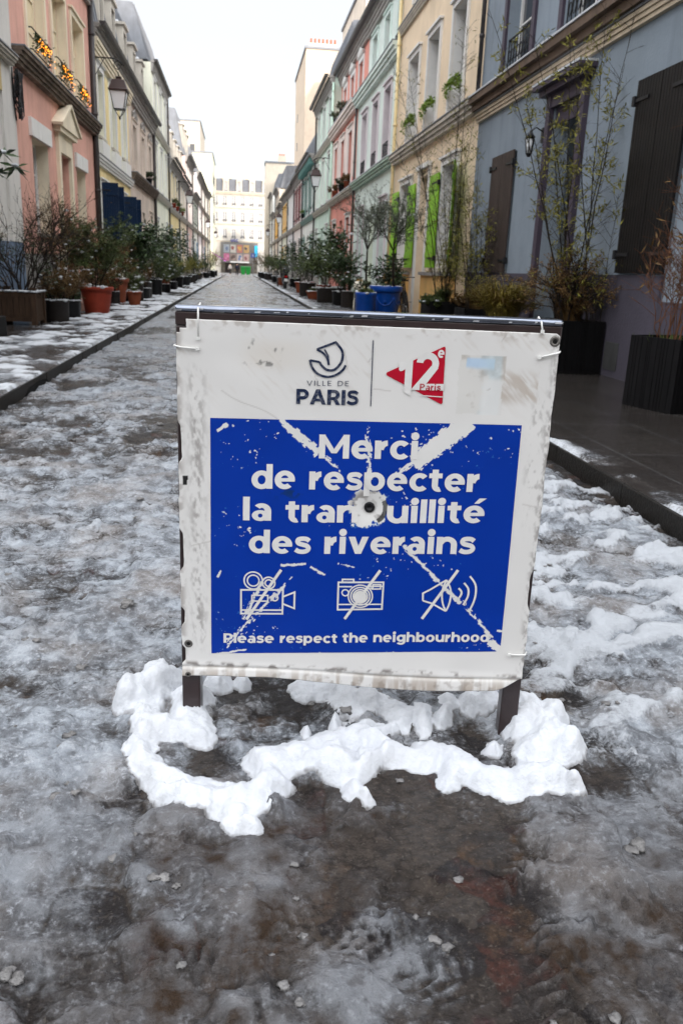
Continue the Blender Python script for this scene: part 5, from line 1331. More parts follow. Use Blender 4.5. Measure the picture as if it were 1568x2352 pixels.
def lantern(u, zat, reach, drop, side, label, sc=1., loc_z=None, first=True):
    fn = facade(side); R_ = empty('wall_lantern', fn(u, 0, zat), label, 'lantern', 'bracket lanterns along the house fronts')
    b = MB(fn); b.tube([(u, -.02, zat), (u, reach * .75, zat), (u, reach * .95, zat - .04 * sc), (u, reach * 1.08, zat - .16 * sc)], .018 * sc, 6)
    sp_ = [(u, reach * .93 + .16 * sc * (1 - k / 16) * math.cos(k * .62), zat - .19 * sc + .16 * sc * (1 - k / 16) * math.sin(k * .62)) for k in range(15)]
    b.tube(sp_, .013 * sc, 5); b.tube([(u, 0, zat - .55 * sc), (u, reach * .42, zat - .02)], .012 * sc, 5); b.box(u - .04, u + .04, -.02, .03, zat - .62 * sc, zat + .08)
    xc = reach * .93; zt = zat - .33 * sc; b.tube([(u, xc, zat - .34 * sc), (u, xc, zt - .12 * sc)], .012 * sc, 5); b.build('bracket', DARK, R_)
    zt -= .12 * sc
    q = lambda r, z: [(u - r, xc - r, z), (u + r, xc - r, z), (u + r, xc + r, z), (u - r, xc + r, z)]

    def frus(mb, prof):
        n0 = len(prof); vs = [p for r, z in prof for p in q(r, z)]
        mb.add(vs, [(4 * i + j, 4 * i + (j + 1) % 4, 4 * i + 4 + (j + 1) % 4, 4 * i + 4 + j) for i in range(n0 - 1) for j in range(4)] + [(0, 1, 2, 3), tuple(4 * n0 - 4 + j for j in range(4))])
    c = MB(fn); frus(c, [(.025 * sc, zt), (.09 * sc, zt - .03 * sc), (.06 * sc, zt - .06 * sc), (.09 * sc, zt - .09 * sc), (.17 * sc, zt - .11 * sc), (.25 * sc, zt - .34 * sc), (.27 * sc, zt - .36 * sc), (.26 * sc, zt - .40 * sc)]); c.build('lantern_roof', LROOF, R_)
    g = MB(fn); frus(g, [(.215 * sc, zt - .405 * sc), (.135 * sc, zt - .85 * sc)]); g.build('glass', LGLASS, R_)
    f = MB(fn)
    tp, bt = q(.225 * sc, zt - .40 * sc), q(.14 * sc, zt - .86 * sc)
    for j in range(4):
        f.tube([tp[j], bt[j]], .014 * sc, 4); f.tube([bt[j], bt[(j + 1) % 4]], .014 * sc, 4)
        f.tube([bt[j], ((bt[j][0] + u) / 2, (bt[j][1] + xc) / 2, zt - .98 * sc), (u, xc, zt - 1.08 * sc)], .011 * sc, 4)
    f.lathe([(.001, zt - 1.14 * sc), (.03 * sc, zt - 1.1 * sc), (.03 * sc, zt - 1.06 * sc), (.001, zt - 1.03 * sc)], (u, xc, 0), 8, rot=None)
    f.build('cage', DARK, R_)
    return R_


lantern(26.3, 6.71, .74, 0, -1, 'large iron lantern on a scrolled bracket beside the pink house')
lantern(42.6, 6.42, .74, 0, 1, 'iron lantern on a bracket between the salmon and mint houses')
lantern(58.74, 6.45, .9, 0, -1, 'iron lantern hanging before the yellow ochre house')
lantern(77.9, 6.45, .9, 0, 1, 'iron lantern past the dark red shutters on the right')
lantern(92.5, 6.4, .9, 0, -1, 'small far lantern on the left row, third along'); lantern(108, 6.4, .9, 0, 1, 'small far lantern on the right row, third along'); lantern(122, 6.4, .9, 0, -1, 'tiny last lantern on the left row')
# little carriage lamp on the blue-grey house
fn = facade(1); LU, LZ = 12.46, 3.3; cl = empty('carriage_lamp', fn(LU, 0, LZ), 'small black carriage lamp left of the hooded doorway', 'lantern')
b = MB(fn); b.box(LU - .04, LU + .04, -.01, .03, LZ - .2, LZ); b.tube([(LU, .02, LZ - .05), (LU, .12, LZ), (LU, .2, LZ - .06)], .01, 5); b.build('bracket', DARK, cl)
b = MB(); p_ = fn(LU, .2, 0); b.lathe([(.01, LZ - .06), (.08, LZ - .14), (.03, LZ - .16)], p_, 6); b.lathe([(.02, LZ - .4), (.045, LZ - .36), (.04, LZ - .35)], p_, 6)
for j in range(6): t_ = j * math.pi / 3; b.tube([(p_[0] + .065 * math.cos(t_), p_[1] + .065 * math.sin(t_), LZ - .15), (p_[0] + .04 * math.cos(t_), p_[1] + .04 * math.sin(t_), LZ - .36)], .008, 4)
b.build('cage', DARK, cl); MB().lathe([(.055, LZ - .16), (.036, LZ - .35)], p_, 6).build('glass', LGLASS, cl)
# ------------------------------------------------------------------ plants
BARK = mat('dark_bark', (.022, .015, .011), rough=.85, var=.4, scale=30)
REDTW = mat('reddish_twigs', (.13, .055, .028), rough=.75, var=.4, scale=14)
LEAFS = {'deep': mat('deep_green_leaf', (.040, .068, .026), rough=.4, var=.55, scale=9, coord='Object'),
         'olive': mat('olive_leaf', (.12, .135, .10), rough=.5, var=.45, scale=9),
         'yellow': mat('yellow_green_leaf', (.19, .18, .035), rough=.55, var=.5, scale=8),
         'brown': mat('rusty_brown_leaf', (.13, .075, .026), rough=.7, var=.5, scale=8),
         'mid': mat('mid_green_leaf', (.078, .105, .032), rough=.5, var=.5, scale=8),
         'bamboo': mat('bamboo_leaf', (.21, .195, .035), rough=.55, var=.45, scale=8),
         'dry': mat('dry_straw_leaf', (.15, .085, .03), rough=.7, var=.4, scale=8),
         'golden': mat('golden_grass_leaf', (.20, .155, .028), rough=.6, var=.5, scale=8),
         'lime': mat('lime_leaf', (.16, .25, .03), rough=.5, var=.3, scale=8)}
CANE = mat('bamboo_cane', (.022, .016, .010), rough=.5, var=.5, scale=6)
TERR = mat('terracotta', (.20, .05, .022), rough=.75, var=.2, scale=5, streak=.3, bump=.15)
TERR2 = mat('bright_red_terracotta', (.26, .035, .016), rough=.6, var=.15, scale=5, streak=.2, bump=.15)
PGREY = mat('grey_stoneware', (.026, .021, .019), rough=.6, var=.25, scale=6, streak=.3)
PBLACK = mat('black_plastic', (.004, .0038, .004), rough=.45, var=.25, scale=8)
PCHAR = mat('charcoal_planter', (.007, .0066, .0072), spec=.12, rough=.6, var=.35, scale=4, streak=.6, vscale=(6, 6, .6))
PCREAM = mat('cream_stoneware', (.50, .44, .34), rough=.7, var=.15, streak=.4)
PBLUE = mat('cobalt_blue_plastic', (.004, .055, .30), rough=.32, var=.14, scale=6, bump=.1, bscale=12)
PWOOD = mat('brown_timber', (.055, .031, .018), rough=.75, var=.35, scale=5, vscale=(5, 5, .7), bump=.3)


def rv(rng): return Vector((rng.gauss(0, 1), rng.gauss(0, 1), rng.gauss(0, 1))).normalized()


def grow(rng, sb, tips, p, d, ln, r, depth, spread, up, kids, wig=.18, seg=4):
    pts = [p]; q = p; dd = d.normalized()
    for i in range(seg):
        dd = (dd + rv(rng) * wig + Vector((0, 0, up))).normalized(); q = q + dd * ln / seg; pts.append(q)
    sb.tube(pts, [r * (1 - .5 * i / seg) for i in range(seg + 1)], 4 if depth < 2 else 5, cap=False)
    if depth == 0:
        tips.append(pts); return
    for k in range(kids):
        f = rng.uniform(.3, 1.) if k else 1.
        j = min(seg, max(1, int(f * seg + .5))); nd = (dd + rv(rng) * spread).normalized()
        grow(rng, sb, tips, pts[j], nd, ln * rng.uniform(.5, .8), r * .55, depth - 1, spread, up, kids, wig, seg)
    if depth == 1: tips.append(pts)


def leaf(mb, p, d, l, w, rng, fold=.25):
    d = d.normalized(); s = d.cross(Vector((0, 0, 1)) + rv(rng) * .8)
    if s.length < .05: s = Vector((1, 0, 0))
    s.normalize(); n = s.cross(d); m = p + d * l * .5 + n * fold * w
    mb.add([p, m + s * w / 2 - n * fold * w, p + d * l + n * .1 * l * rng.uniform(-1, 1), m - s * w / 2 - n * fold * w], [(0, 1, 2, 3)])


def snow_bits(par, pts, rng, n, r):
    sb = MB()
    for i in range(n):
        p = rng.choice(pts); sb.blob((p[0] + rng.gauss(0, r), p[1] + rng.gauss(0, r), p[2]), r * rng.uniform(.5, 1.2), rng, .5, .35)
    if n: sb.build('snow_cap', SNOW, par)


def plant(par, c, kind, h, sp, seed, leafm=None, dens=1., stemm=None, snow=0):
    """c: soil point; h height above it; sp half spread"""
    rng = random.Random(seed); st = MB(); lf = MB(); tips = []; c = Vector(c)
    if kind == 'bare':
        for i in range(6):
            a = rng.uniform(0, 6.28); grow(rng, st, tips, c + Vector((.08 * math.cos(a), .08 * math.sin(a), -.03)), Vector((sp / h * math.cos(a) * rng.uniform(.2, 1.3), sp / h * math.sin(a) * rng.uniform(.2, 1.3), 1)), h * .52, .016, 3, .8, .03, 4, .25)
        for t in tips:
            for p in t[1:]:
                if rng.random() < .35 * dens: leaf(lf, p, rv(rng), .035, .018, rng)
    elif kind in ('shrub', 'fine', 'big'):
        n = 7 if kind != 'big' else 5
        for i in range(n):
            a = 6.28 * i / n + rng.uniform(-.4, .4); grow(rng, st, tips, c + Vector((.06 * math.cos(a), .06 * math.sin(a), -.03)), Vector((sp / h * math.cos(a) * rng.uniform(.2, 1.1), sp / h * math.sin(a) * rng.uniform(.2, 1.1), 1)), h * .52, .011, 2, .8, .03, 4, .22)
        L_, W_, N_ = {'shrub': (.055, .028, 5), 'fine': (.045, .012, 8), 'big': (.13, .045, 5)}[kind]
        k_ = max(.8, min(1.6, h))
        for t in tips:
            for p in t[1:]:
                for j in range(int(N_ * dens + rng.random())):
                    if kind == 'big' and p is not t[-1]:
                        if rng.random() < .75: continue
                    d = rv(rng); d.z = d.z * .5 + .1; leaf(lf, p + rv(rng) * .02, d, L_ * k_ * rng.uniform(.6, 1.2), W_ * k_ * rng.uniform(.7, 1.2), rng)
    elif kind == 'olive':
        tr = c + Vector((rng.gauss(0, .03), 0, h * .38)); st.tube([c, c.lerp(tr, .5) + rv(rng) * .02, tr], [.03, .025, .022], 7)
        for i in range(8):
            a = 6.28 * i / 8 + rng.uniform(-.4, .4); grow(rng, st, tips, tr, Vector((math.cos(a) * rng.uniform(.2, .8), math.sin(a) * rng.uniform(.2, .8), 1)), h * .30, .011, 2, .85, .02, 4, .22)
        for t in tips:
            for p in t:
                for j in range(int(6 * dens)): leaf(lf, p + rv(rng) * .03, rv(rng) + Vector((0, 0, .25)), rng.uniform(.04, .07), .013, rng)
    elif kind == 'grassy':
        for i in range(int(150 * dens)):
            a = rng.uniform(0, 6.28); r0 = sp * .3 * rng.random(); l = h * rng.uniform(.5, 1.1); o = Vector((math.cos(a), math.sin(a), 0)); p = c + o * r0
            for k in range(3):
                d = (o * (.2 + .5 * k * rng.uniform(.6, 1.3)) * sp / h + Vector((0, 0, 1 - .5 * k)) + rv(rng) * .22).normalized(); w = .0085 * (1 - .28 * k); s = Vector((-o.y, o.x, 0)) * w; q = p + d * l / 3
                lf.add([p - s, p + s, q + s * .6, q - s * .6], [(0, 1, 2, 3)]); p = q
        tips = [[c + Vector((0, 0, h * .5))] * 2]
    elif kind == 'conifer':
        st.tube([c, c + Vector((0, 0, h))], [.02, .004], 5)
        for i in range(int(60 * dens)):
            f = rng.random() ** .8; z = h * (.05 + .95 * f); a = rng.uniform(0, 6.28); l = sp * (1 - f) * rng.uniform(.7, 1.1) + .05; o = Vector((math.cos(a), math.sin(a), rng.uniform(-.25, .15)))
            b = c + Vector((0, 0, z)); st.tube([b, b + o * l], [.006, .002], 3, cap=False)
            for j in range(int(14 * dens)): leaf(lf, b + o * l * rng.uniform(.2, 1), rv(rng) * .7 + o, .07, .02, rng)
            tips.append([b, b + o * l])
    if st.v: st.build('stems', stemm or BARK, par)
    if lf.v: lf.build('leaves', LEAFS[leafm or 'deep'], par)
    if snow and tips:
        sp_ = [t[-1] for t in tips]; snow_bits(par, sp_, rng, snow, .035 * max(1, h * .7))


def pot(par, x, y, kind, r, h, m, z0=PZ, snow=True, seed=0, top=True):
    c = (x, y, z0); b = MB(); rng = random.Random(seed)
    if kind == 'round': b.lathe([(r * .70, 0), (r * .74, .02), (r * .95, h * .84), (r * .95, h * .845), (r * 1.05, h * .85), (r * 1.06, h * .98), (r * 1.02, h), (r * .92, h), (r * .90, h * .93), (.001, h * .93)], c, 28)
    elif kind == 'tub': b.lathe([(r * .9, 0), (r * .95, .03), (r, h * .9), (r * 1.03, h * .92), (r * 1.03, h), (r * .95, h), (r * .93, h * .94), (.001, h * .94)], c, 28)
    elif kind == 'square':
        q = lambda s, z: [(x - s, y - s, z0 + z), (x + s, y - s, z0 + z), (x + s, y + s, z0 + z), (x - s, y + s, z0 + z)]
        pr = [(r * .78, 0), (r, h * .86), (r * 1.07, h * .865), (r * 1.07, h), (r * .95, h), (r * .93, h * .93)]; vs = [p for s, z in pr for p in q(s, z)]
        b.add(vs, [(4 * i + j, 4 * i + (j + 1) % 4, 4 * i + 4 + (j + 1) % 4, 4 * i + 4 + j) for i in range(5) for j in range(4)] + [(20, 21, 22, 23), (3, 2, 1, 0)])
    o = b.build('pot', m, par)
    d = MB(); d.lathe([(r * .90, h * .935), (.001, h * .945)], c, 20); d.build('soil', SOIL, par)
    if snow:
        s = MB()
        for i in range(26):
            a = rng.uniform(0, 6.28); q = r * rng.uniform(.5, 1.0); s.blob((x + q * math.cos(a), y + q * math.sin(a), z0 + h * .985), r * rng.uniform(.10, .22), rng, .5, .3)
        s.build('snow_cap', SNOW, par)
    return o


GP = 'potted plants along the pavements'
n_pl = 0


def potted(x, y, pk, r, h, pm, kind, ph, sp, label, leafm=None, dens=1., snow=6, psnow=True, stemm=None, name='potted_shrub', cat='potted plant'):
    global n_pl
    n_pl += 1
    e = empty(name, (x, y, PZ), label, cat, GP)
    pot(e, x, y, pk, r, h, pm, snow=psnow, seed=n_pl)
    if x < 0 and y < 45: dens *= 1.2; sp *= 1.15; snow = int(snow * 1.8)
    plant(e, (x, y, PZ + h * .93), kind, ph, sp, 100 + n_pl, leafm, dens, stemm, snow)
    return e


# ---- left row, near to far
e = empty('planter_box', (-3.7, 14.95, PZ), 'slatted brown timber planter with a twisting bare shrub', 'planter', GP)
b = MB(); x0, x1, y0, y1 = -4.02, -3.36, 14.55, 15.25
for x in (x0, x1 - .09):
    for y in (y0, y1 - .09): b.box(x, x + .09, y, y + .09, PZ, .70); b.box(x - .01, x + .10, y - .01, y + .10, .702, .73)
for (a, c, d, f_) in ((x0 + .092, x1 - .092, y0 + .02, y0 + .06), (x0 + .092, x1 - .092, y1 - .06, y1 - .02)):
    b.box(a, c, d, f_, .18, .25); b.box(a, c, d, f_, .58, .66)
    n_ = 5
    for i in range(n_): b.box(a + (c - a) * i / n_ + .003, a + (c - a) * (i + 1) / n_ - .003, d + .008, f_ - .008, .252, .578)
for (a, c) in ((x1 - .06, x1 - .02), (x0 + .02, x0 + .06)):
    b.box(a, c, y0 + .092, y1 - .092, .18, .25); b.box(a, c, y0 + .092, y1 - .092, .58, .66)
    for i in range(5): q = (y1 - y0 - .184) / 5; b.box(a + .008, c - .008, y0 + .092 + q * i + .003, y0 + .092 + q * (i + 1) - .003, .252, .578)
b.build('box', PWOOD, e); MB().box(x0 + .07, x1 - .07, y0 + .07, y1 - .07, .2, .6).build('soil', SOIL, e)
rng = random.Random(1); s = MB()
for i in range(26): s.blob((rng.uniform(x0, x1), y0 + rng.uniform(0, .05), .672), .035, rng, .5, .3); s.blob((x1 - rng.uniform(0, .05), rng.uniform(y0, y1), .672), .035, rng, .5, .3)
s.build('snow_cap', SNOW, e); plant(e, (-3.6, 14.95, .58), 'bare', 1.7, .95, 7, 'brown', 1.2)
plant(e, (-3.75, 14.9, .58), 'bare', 1.2, .9, 17, 'deep', 1.8)
e = empty('planter_box', (-3.75, 12.0, PZ), 'low grey planter with a large-leaved evergreen, at the left edge', 'planter', GP)
MB().box(-4.05, -3.31, 11.5, 12.48, PZ, .40).build('box', PCHAR, e, bevel=.01); MB().box(-4.0, -3.36, 11.55, 12.43, .3, .405).build('soil', SOIL, e)
rng = random.Random(8); st = MB(); lf = MB(); sn = MB(); st.tube([(-3.6, 11.6, .38), (-3.5, 11.55, 1.3), (-3.3, 11.5, 2.0), (-3.05, 11.5, 2.2), (-2.82, 11.5, 2.30)], [.03, .025, .018, .012, .006], 6); st.tube([(-3.3, 11.5, 2.0), (-3.1, 11.4, 2.35), (-2.95, 11.4, 2.45)], [.012, .009, .005], 5)
for cx_, cz, n_ in ((-2.80, 2.30, 16), (-2.94, 2.45, 8), (-3.02, 2.22, 10), (-3.25, 2.4, 16), (-3.4, 2.0, 16)):
    for i in range(n_):
        a = 6.28 * i / n_ + rng.uniform(-.3, .3); d = Vector((math.cos(a), math.sin(a) * .8, rng.uniform(-.9, .35))); leaf(lf, Vector((cx_, 11.5, cz)), d, rng.uniform(.16, .25), .065, rng, .2)
    sn.blob((cx_, 11.5, cz + .02), .045, rng, .5, .3)
st.build('stems', BARK, e); lf.build('leaves', LEAFS['deep'], e); sn.build('snow_cap', SNOW, e)
potted(-3.27, 15.75, 'tub', .21, .38, PGREY, 'fine', .6, .55, 'round grey-brown tub with a rusty low shrub beside the timber planter', 'brown', 1.0, 8)
potted(-3.42, 17.2, 'square', .16, .32, PCREAM, 'big', .35, .3, 'square cream pot with dark leaves and a lump of snow', 'deep', 1.2, 6)
potted(-3.03, 18.6, 'round', .34, .56, TERR2, 'fine', 1.6, .85, 'large bright red pot with a tall dense green-brown bush', 'mid', 2.0, 12)
potted(-3.75, 19.4, 'tub', .25, .45, PGREY, 'fine', 1.6, .8, 'tall rusty bush against the pink wall behind the red pot', 'brown', 1.3, 4)
potted(-3.7, 17.6, 'tub', .25, .45, PGREY, 'bare', 1.9, .6, 'thin bare shrub against the pink wall, left of the red pot', 'brown', 1.0, 2)
potted(-3.22, 22.7, 'tub', .12, .34, PGREY, 'bare', .4, .12, 'narrow grey pot with bare stalks beyond the red pot', 'brown', .5, 0)
potted(-3.35, 23.6, 'round', .36, .66, TERR, 'fine', 1.2, .8, 'big dull terracotta pot with a brown bush', 'brown', 1.8, 8)
potted(-2.72, 22.6, 'round', .19, .36, TERR, 'grassy', .25, .2, 'small orange terracotta pot at the pavement edge', 'mid', .5, 3)
potted(-3.0, 25.4, 'tub', .22, .55, PGREY, 'big', 1.45, .7, 'dark-leaved laurel in a tall grey tub with snow on top', 'deep', 1.4, 14)
potted(-3.05, 28.2, 'tub', .24, .5, PGREY, 'big', 2.0, .6, 'tall open evergreen beside the navy shutters', 'deep', .6, 8)
potted(-3.5, 27.0, 'round', .3, .5, TERR, 'shrub', .8, .5, 'green bush half hidden under the navy shutters', 'brown', 1.0, 8)
potted(-2.9, 30.3, 'tub', .22, .55, PBLACK, 'shrub', .9, .5, 'green shrub with snow in a black tub, left row', 'mid', 1.2, 14)
potted(-3.4, 32.4, 'tub', .25, .5, PGREY, 'big', 1.3, .55, 'large-leaved shrub in front of the second navy shutters', 'mid', .7, 12)
potted(-3.0, 34.6, 'round', .25, .5, TERR, 'shrub', 1.2, .55, 'bushy green plant before the greyish stone house', 'mid', 1.2, 14)
potted(-3.5, 37.5, 'round', .26, .5, PBLACK, 'big', 2.0, .6, 'tall laurel with yellowing tips before the stone house', 'deep', 1.0, 10)
potted(-3.45, 40.5, 'round', .2, .45, TERR, 'shrub', .9, .45, 'terracotta pot with a round green shrub, left row', 'mid', 1.1, 10)
potted(-3.3, 41.7, 'round', .3, .55, PBLACK, 'big', 2.2, .65, 'tall dark evergreen in a black pot by the ivory house', 'deep', 1.1, 14)
potted(-3.0, 43.3, 'round', .25, .5, PBLACK, 'shrub', .6, .4, 'black pot with snow and a low plant', 'deep', 1, 12)
potted(-2.85, 46.4, 'round', .3, .48, PBLACK, 'fine', .8, .65, 'black pot with a bright yellow-green bush', 'yellow', 1.3, 2)
potted(-3.3, 49.0, 'round', .3, .5, TERR, 'fine', 1.0, .8, 'wide yellow-green bush before the ivory house', 'yellow', 1.3, 3)
potted(-2.95, 54, 'round', .3, .5, PGREY, 'shrub', 1.1, .7, 'yellowish bush before the yellow ochre house', 'yellow', 1.2, 4)
potted(-3.1, 60, 'round', .3, .5, PBLACK, 'shrub', 1.4, .7, 'green bush under the second left lantern', 'mid', 1, 5)
potted(-3.2, 68, 'round', .35, .5, PGREY, 'shrub', 1.8, .7, 'tall green bush by the dusty pink house', 'deep', 1, 5)
potted(-2.85, 76, 'round', .35, .5, PBLACK, 'shrub', 1.2, .8, 'low spreading bush by the white house, left row', 'mid', 1, 4)
potted(-2.8, 88, 'tub', .4, .6, PBLACK, 'fine', 2.2, .8, 'tall brown-green bush far down the left pavement', 'yellow', 1.2, 0)
potted(-2.8, 97, 'tub', .4, .6, PBLACK, 'fine', 2.3, .9, 'last tall bush on the left pavement', 'brown', 1.2, 0)

for x, y, h_, s_, lm, lab in ((-3.25, 16.7, .75, .5, 'brown', 'low rusty bush spilling between the grey tub and the cream pot'), (-3.3, 20.6, .9, .6, 'brown', 'brown trailing bush just beyond the red pot'), (-3.6, 21.6, 1.5, .6, 'mid', 'olive green bush against the pink doorway'), (-3.0, 24.3, .6, .45, 'mid', 'low snowy plant in front of the tall grey tub'), (-2.95, 26.8, .8, .5, 'brown', 'brown leafy plant at the foot of the navy shutters'), (-2.85, 33.4, .6, .5, 'mid', 'snow-dusted low plant at the kerb side of the left row'), (-2.95, 38.6, .8, .5, 'mid', 'mounded green plant before the stone house')):
    potted(x, y, 'tub', .22, .34, PBLACK, 'fine', h_, s_, lab, lm, 1.5, 12)
# ---- right row
def square_box(label, p, q, h, ribs, m, seed, z0=PZ):
    """p, q: two bottom corners of the face seen; the box extends to the right of p->q"""
    p = Vector((*p, 0)); q = Vector((*q, 0)); d = q - p; L_ = d.length; d.normalize(); n = Vector((-d.y, d.x, 0))
    e = empty('planter_box', (p.x, p.y, z0), label, 'planter', GP)
    fn = lambda a, b, z: p + d * a + n * b + Vector((0, 0, z0 + z))
    b = MB(fn); t = .02
    b.box(0, L_, 0, t, 0, h); b.box(0, L_, L_ - t, L_, 0, h); b.box(0, t, t + .001, L_ - t - .001, 0, h); b.box(L_ - t, L_, t + .001, L_ - t - .001, 0, h)
    if ribs:
        rg_ = random.Random(seed); a = .03
        while a < L_ - .06:
            w_ = rg_.choice((.02, .035, .05, .07)); b.box(a, a + w_ - .008, -.006, -.0005, 0, h - .004); b.box(L_ + .0005, L_ + .006, a, a + w_ - .008, 0, h - .004); b.box(a, a + w_ - .008, L_ + .0005, L_ + .006, 0, h - .004); b.box(-.006, -.0005, a, a + w_ - .008, 0, h - .004); a += w_
    b.build('box', m, e); MB(fn).box(t + .002, L_ - t - .002, t + .002, L_ - t - .002, h * .5, h - .05).build('soil', SOIL, e)
    return e, fn(L_ / 2, L_ / 2, h - .05), L_


def cane(st, lf, rng, p, h, lean, leaves=1., tw=1., r=.009, ll=.075, low=.25):
    p = Vector(p); pts = []; n = 10; k = Vector((lean[0], lean[1], 0))
    for i in range(n + 1): f = i / n; pts.append(p + Vector((0, 0, h * f)) + k * h * f ** 1.25 + rv(rng) * .012)
    st.tube(pts, [r * (1 - .8 * i / n) for i in range(n + 1)], 5, cap=False)
    for i in range(int(22 * tw)):
        f = rng.uniform(low, 1); j = min(n - 1, int(f * n)); b = pts[j].lerp(pts[j + 1], f * n - j); a = rng.uniform(0, 6.28)
        d = Vector((math.cos(a), math.sin(a), rng.uniform(.5, 1.4))).normalized(); l = rng.uniform(.15, .5) * (1.15 - f * .6); q = [b, b + d * l * .5, b + d * l + Vector((0, 0, -.05 * l))]
        st.tube(q, [.003, .002, .001], 3, cap=False)
        for m_ in range(2):
            bb = q[1].lerp(q[2], rng.random()); st.tube([bb, bb + (d + rv(rng) * .7).normalized() * l * .4], [.0015, .001], 3, cap=False)
        if rng.random() < .62:
            cl_ = b.lerp(q[2], rng.uniform(.75, 1.1))
            for m_ in range(int(10 * leaves)): bb = cl_ + rv(rng) * .05 * rng.random(); leaf(lf, bb + rv(rng) * .03, d * .5 + rv(rng) * .8 + Vector((0, 0, -.3)), ll * rng.uniform(.7, 1.3), .016, rng)


e, c, L_ = square_box('ribbed charcoal planter with reddish bare stems at the right edge', (3.514, 7.141), (3.695, 6.598), .63, True, PCHAR, 3)
rng = random.Random(31); st = MB(); lf = MB(); gr = MB()
for i in range(26): a = rng.uniform(0, 6.28); q = .2 * rng.random() ** .5; cane(st, lf, rng, c + Vector((q * math.cos(a), q * math.sin(a), -.02)), rng.uniform(.5, 1.5), (rng.gauss(0, .14), rng.gauss(0, .14)), .15, .7, .005)
for i in range(3): cane(st, lf, rng, c + Vector((.08 * i, .05, -.02)), rng.uniform(2.3, 2.9), (rng.gauss(.0, .06), rng.gauss(0, .08)), .35, 1.6, .009)
for i in range(60): leaf(gr, c + Vector((rng.gauss(0, .12), rng.gauss(0, .12), 0)), Vector((rng.gauss(0, .4), rng.gauss(0, .4), 1)), .09, .01, rng)
st.build('stems', REDTW, e); lf.build('leaves', LEAFS['brown'], e); gr.build('grass_tuft', LEAFS['mid'], e)
s = MB()
for i in range(8): s.blob((c.x - .12 + .02 * i, c.y - .16, c.z + .01), .02, rng, .6, .3)
s.build('snow_cap', SNOW, e)
e, c, L_ = square_box('black ribbed planter of tall bamboo beside the hooded doorway', (3.72, 10.03), (3.74, 9.45), .62, True, PBLACK, 4)
rng = random.Random(32); st = MB(); lf = MB(); gr = MB()
for lean, h in [((-.36, .02), 3.3), ((-.29, .0), 3.1), ((-.25, .05), 2.5), ((-.17, .03), 3.2), ((-.09, .0), 3.1), ((-.02, .05), 3.5), ((.02, .08), 2.8), ((.06, -.05), 3.4), ((.11, .0), 2.9), ((-.21, -.1), 2.2)]: cane(st, lf, rng, c + Vector((rng.uniform(-.2, .2), rng.uniform(-.2, .2), -.02)), h, lean, 1.35, 1.3, .0105)
cane(st, lf, rng, c + Vector((.25, -.2, -.03)), 1.5, (.03, 0), .25, .9, .007)
for i in range(30): cane(st, lf, rng, c + Vector((rng.uniform(-.22, .22), rng.uniform(-.22, .22), -.02)), rng.uniform(.4, 1.0), (rng.gauss(-.08, .2), rng.gauss(0, .15)), .35, .5, .005)
st.build('stems', CANE, e); lf.build('leaves', LEAFS['bamboo'], e)
plant(e, (c.x - .05, c.y, c.z), 'grassy', .55, .5, 44, 'dry', 2.2); plant(e, (c.x - .15, c.y - .1, c.z), 'fine', .9, .6, 144, 'dry', 1.0)
e, c, L_ = square_box('black planter with an arching straw-coloured grass, left of the tall bamboo', (3.50, 11.9), (3.52, 11.4), .46, False, PBLACK, 5)
plant(e, c, 'grassy', .95, .75, 45, 'golden', 5); plant(e, c, 'grassy', .8, .6, 46, 'dry', 2.5); plant(e, c, 'fine', .8, .55, 146, 'golden', 1.0)
e, c, L_ = square_box('black planter with thin rusty canes beneath the brown shutters', (3.78, 14.5), (3.80, 13.9), .55, True, PBLACK, 6)
rng = random.Random(33); st = MB(); lf = MB()
for i in range(16): cane(st, lf, rng, c + Vector((rng.uniform(-.2, .2), rng.uniform(-.2, .2), -.02)), rng.uniform(.8, 1.9), (rng.gauss(-.05, .09), rng.gauss(0, .07)), .5, .8, .006)
for i in range(4): cane(st, lf, rng, c + Vector((rng.uniform(-.2, .2), rng.uniform(-.2, .2), -.02)), rng.uniform(2.4, 3.0), (rng.gauss(-.08, .05), 0), 1.0, 1.3, .008)
st.build('stems', CANE, e); lf.build('leaves', LEAFS['bamboo'], e); plant(e, c, 'grassy', .6, .4, 47, 'dry', 2.4)
e, c, L_ = square_box('long charcoal planter with tall bare canes in front of the cream house', (3.52, 16.1), (3.54, 15.4), .60, False, PCHAR, 7)
rng = random.Random(34); st = MB(); lf = MB()
for lean, h, r_ in [((-.30, .0), 4.1, .011), ((-.20, .0), 4.0, .011), ((-.03, 0), 4.7, .012), ((.0, .02), 4.6, .011), ((-.22, .03), 3.2, .009), ((.08, 0), 3.4, .009), ((-.10, 0), 3.0, .008), ((-.34, 0), 2.8, .008), ((.03, 0), 3.8, .009)]: cane(st, lf, rng, c + Vector((rng.uniform(-.22, .25), rng.uniform(-.2, .2), -.02)), h, lean, .22, 2.6, r_, low=.35)
for i in range(10): cane(st, lf, rng, c + Vector((rng.uniform(-.22, .22), rng.uniform(-.22, .22), -.02)), rng.uniform(.7, 1.6), (rng.gauss(.02, .1), rng.gauss(0, .08)), .8, .8, .005)
st.build('stems', CANE, e); lf.build('leaves', LEAFS['bamboo'], e); plant(e, (c.x, c.y, c.z), 'grassy', .5, .4, 48, 'mid', 1.8); plant(e, (c.x - .3, c.y - .25, c.z), 'shrub', .2, .25, 49, 'mid', 1.2, None, 6)
e, c, L_ = square_box('small slate grey box between the two bamboo planters', (4.0, 15.3), (4.02, 15.0), .52, False, PGREY, 8)
plant(e, c, 'shrub', .4, .25, 50, 'brown', .8)
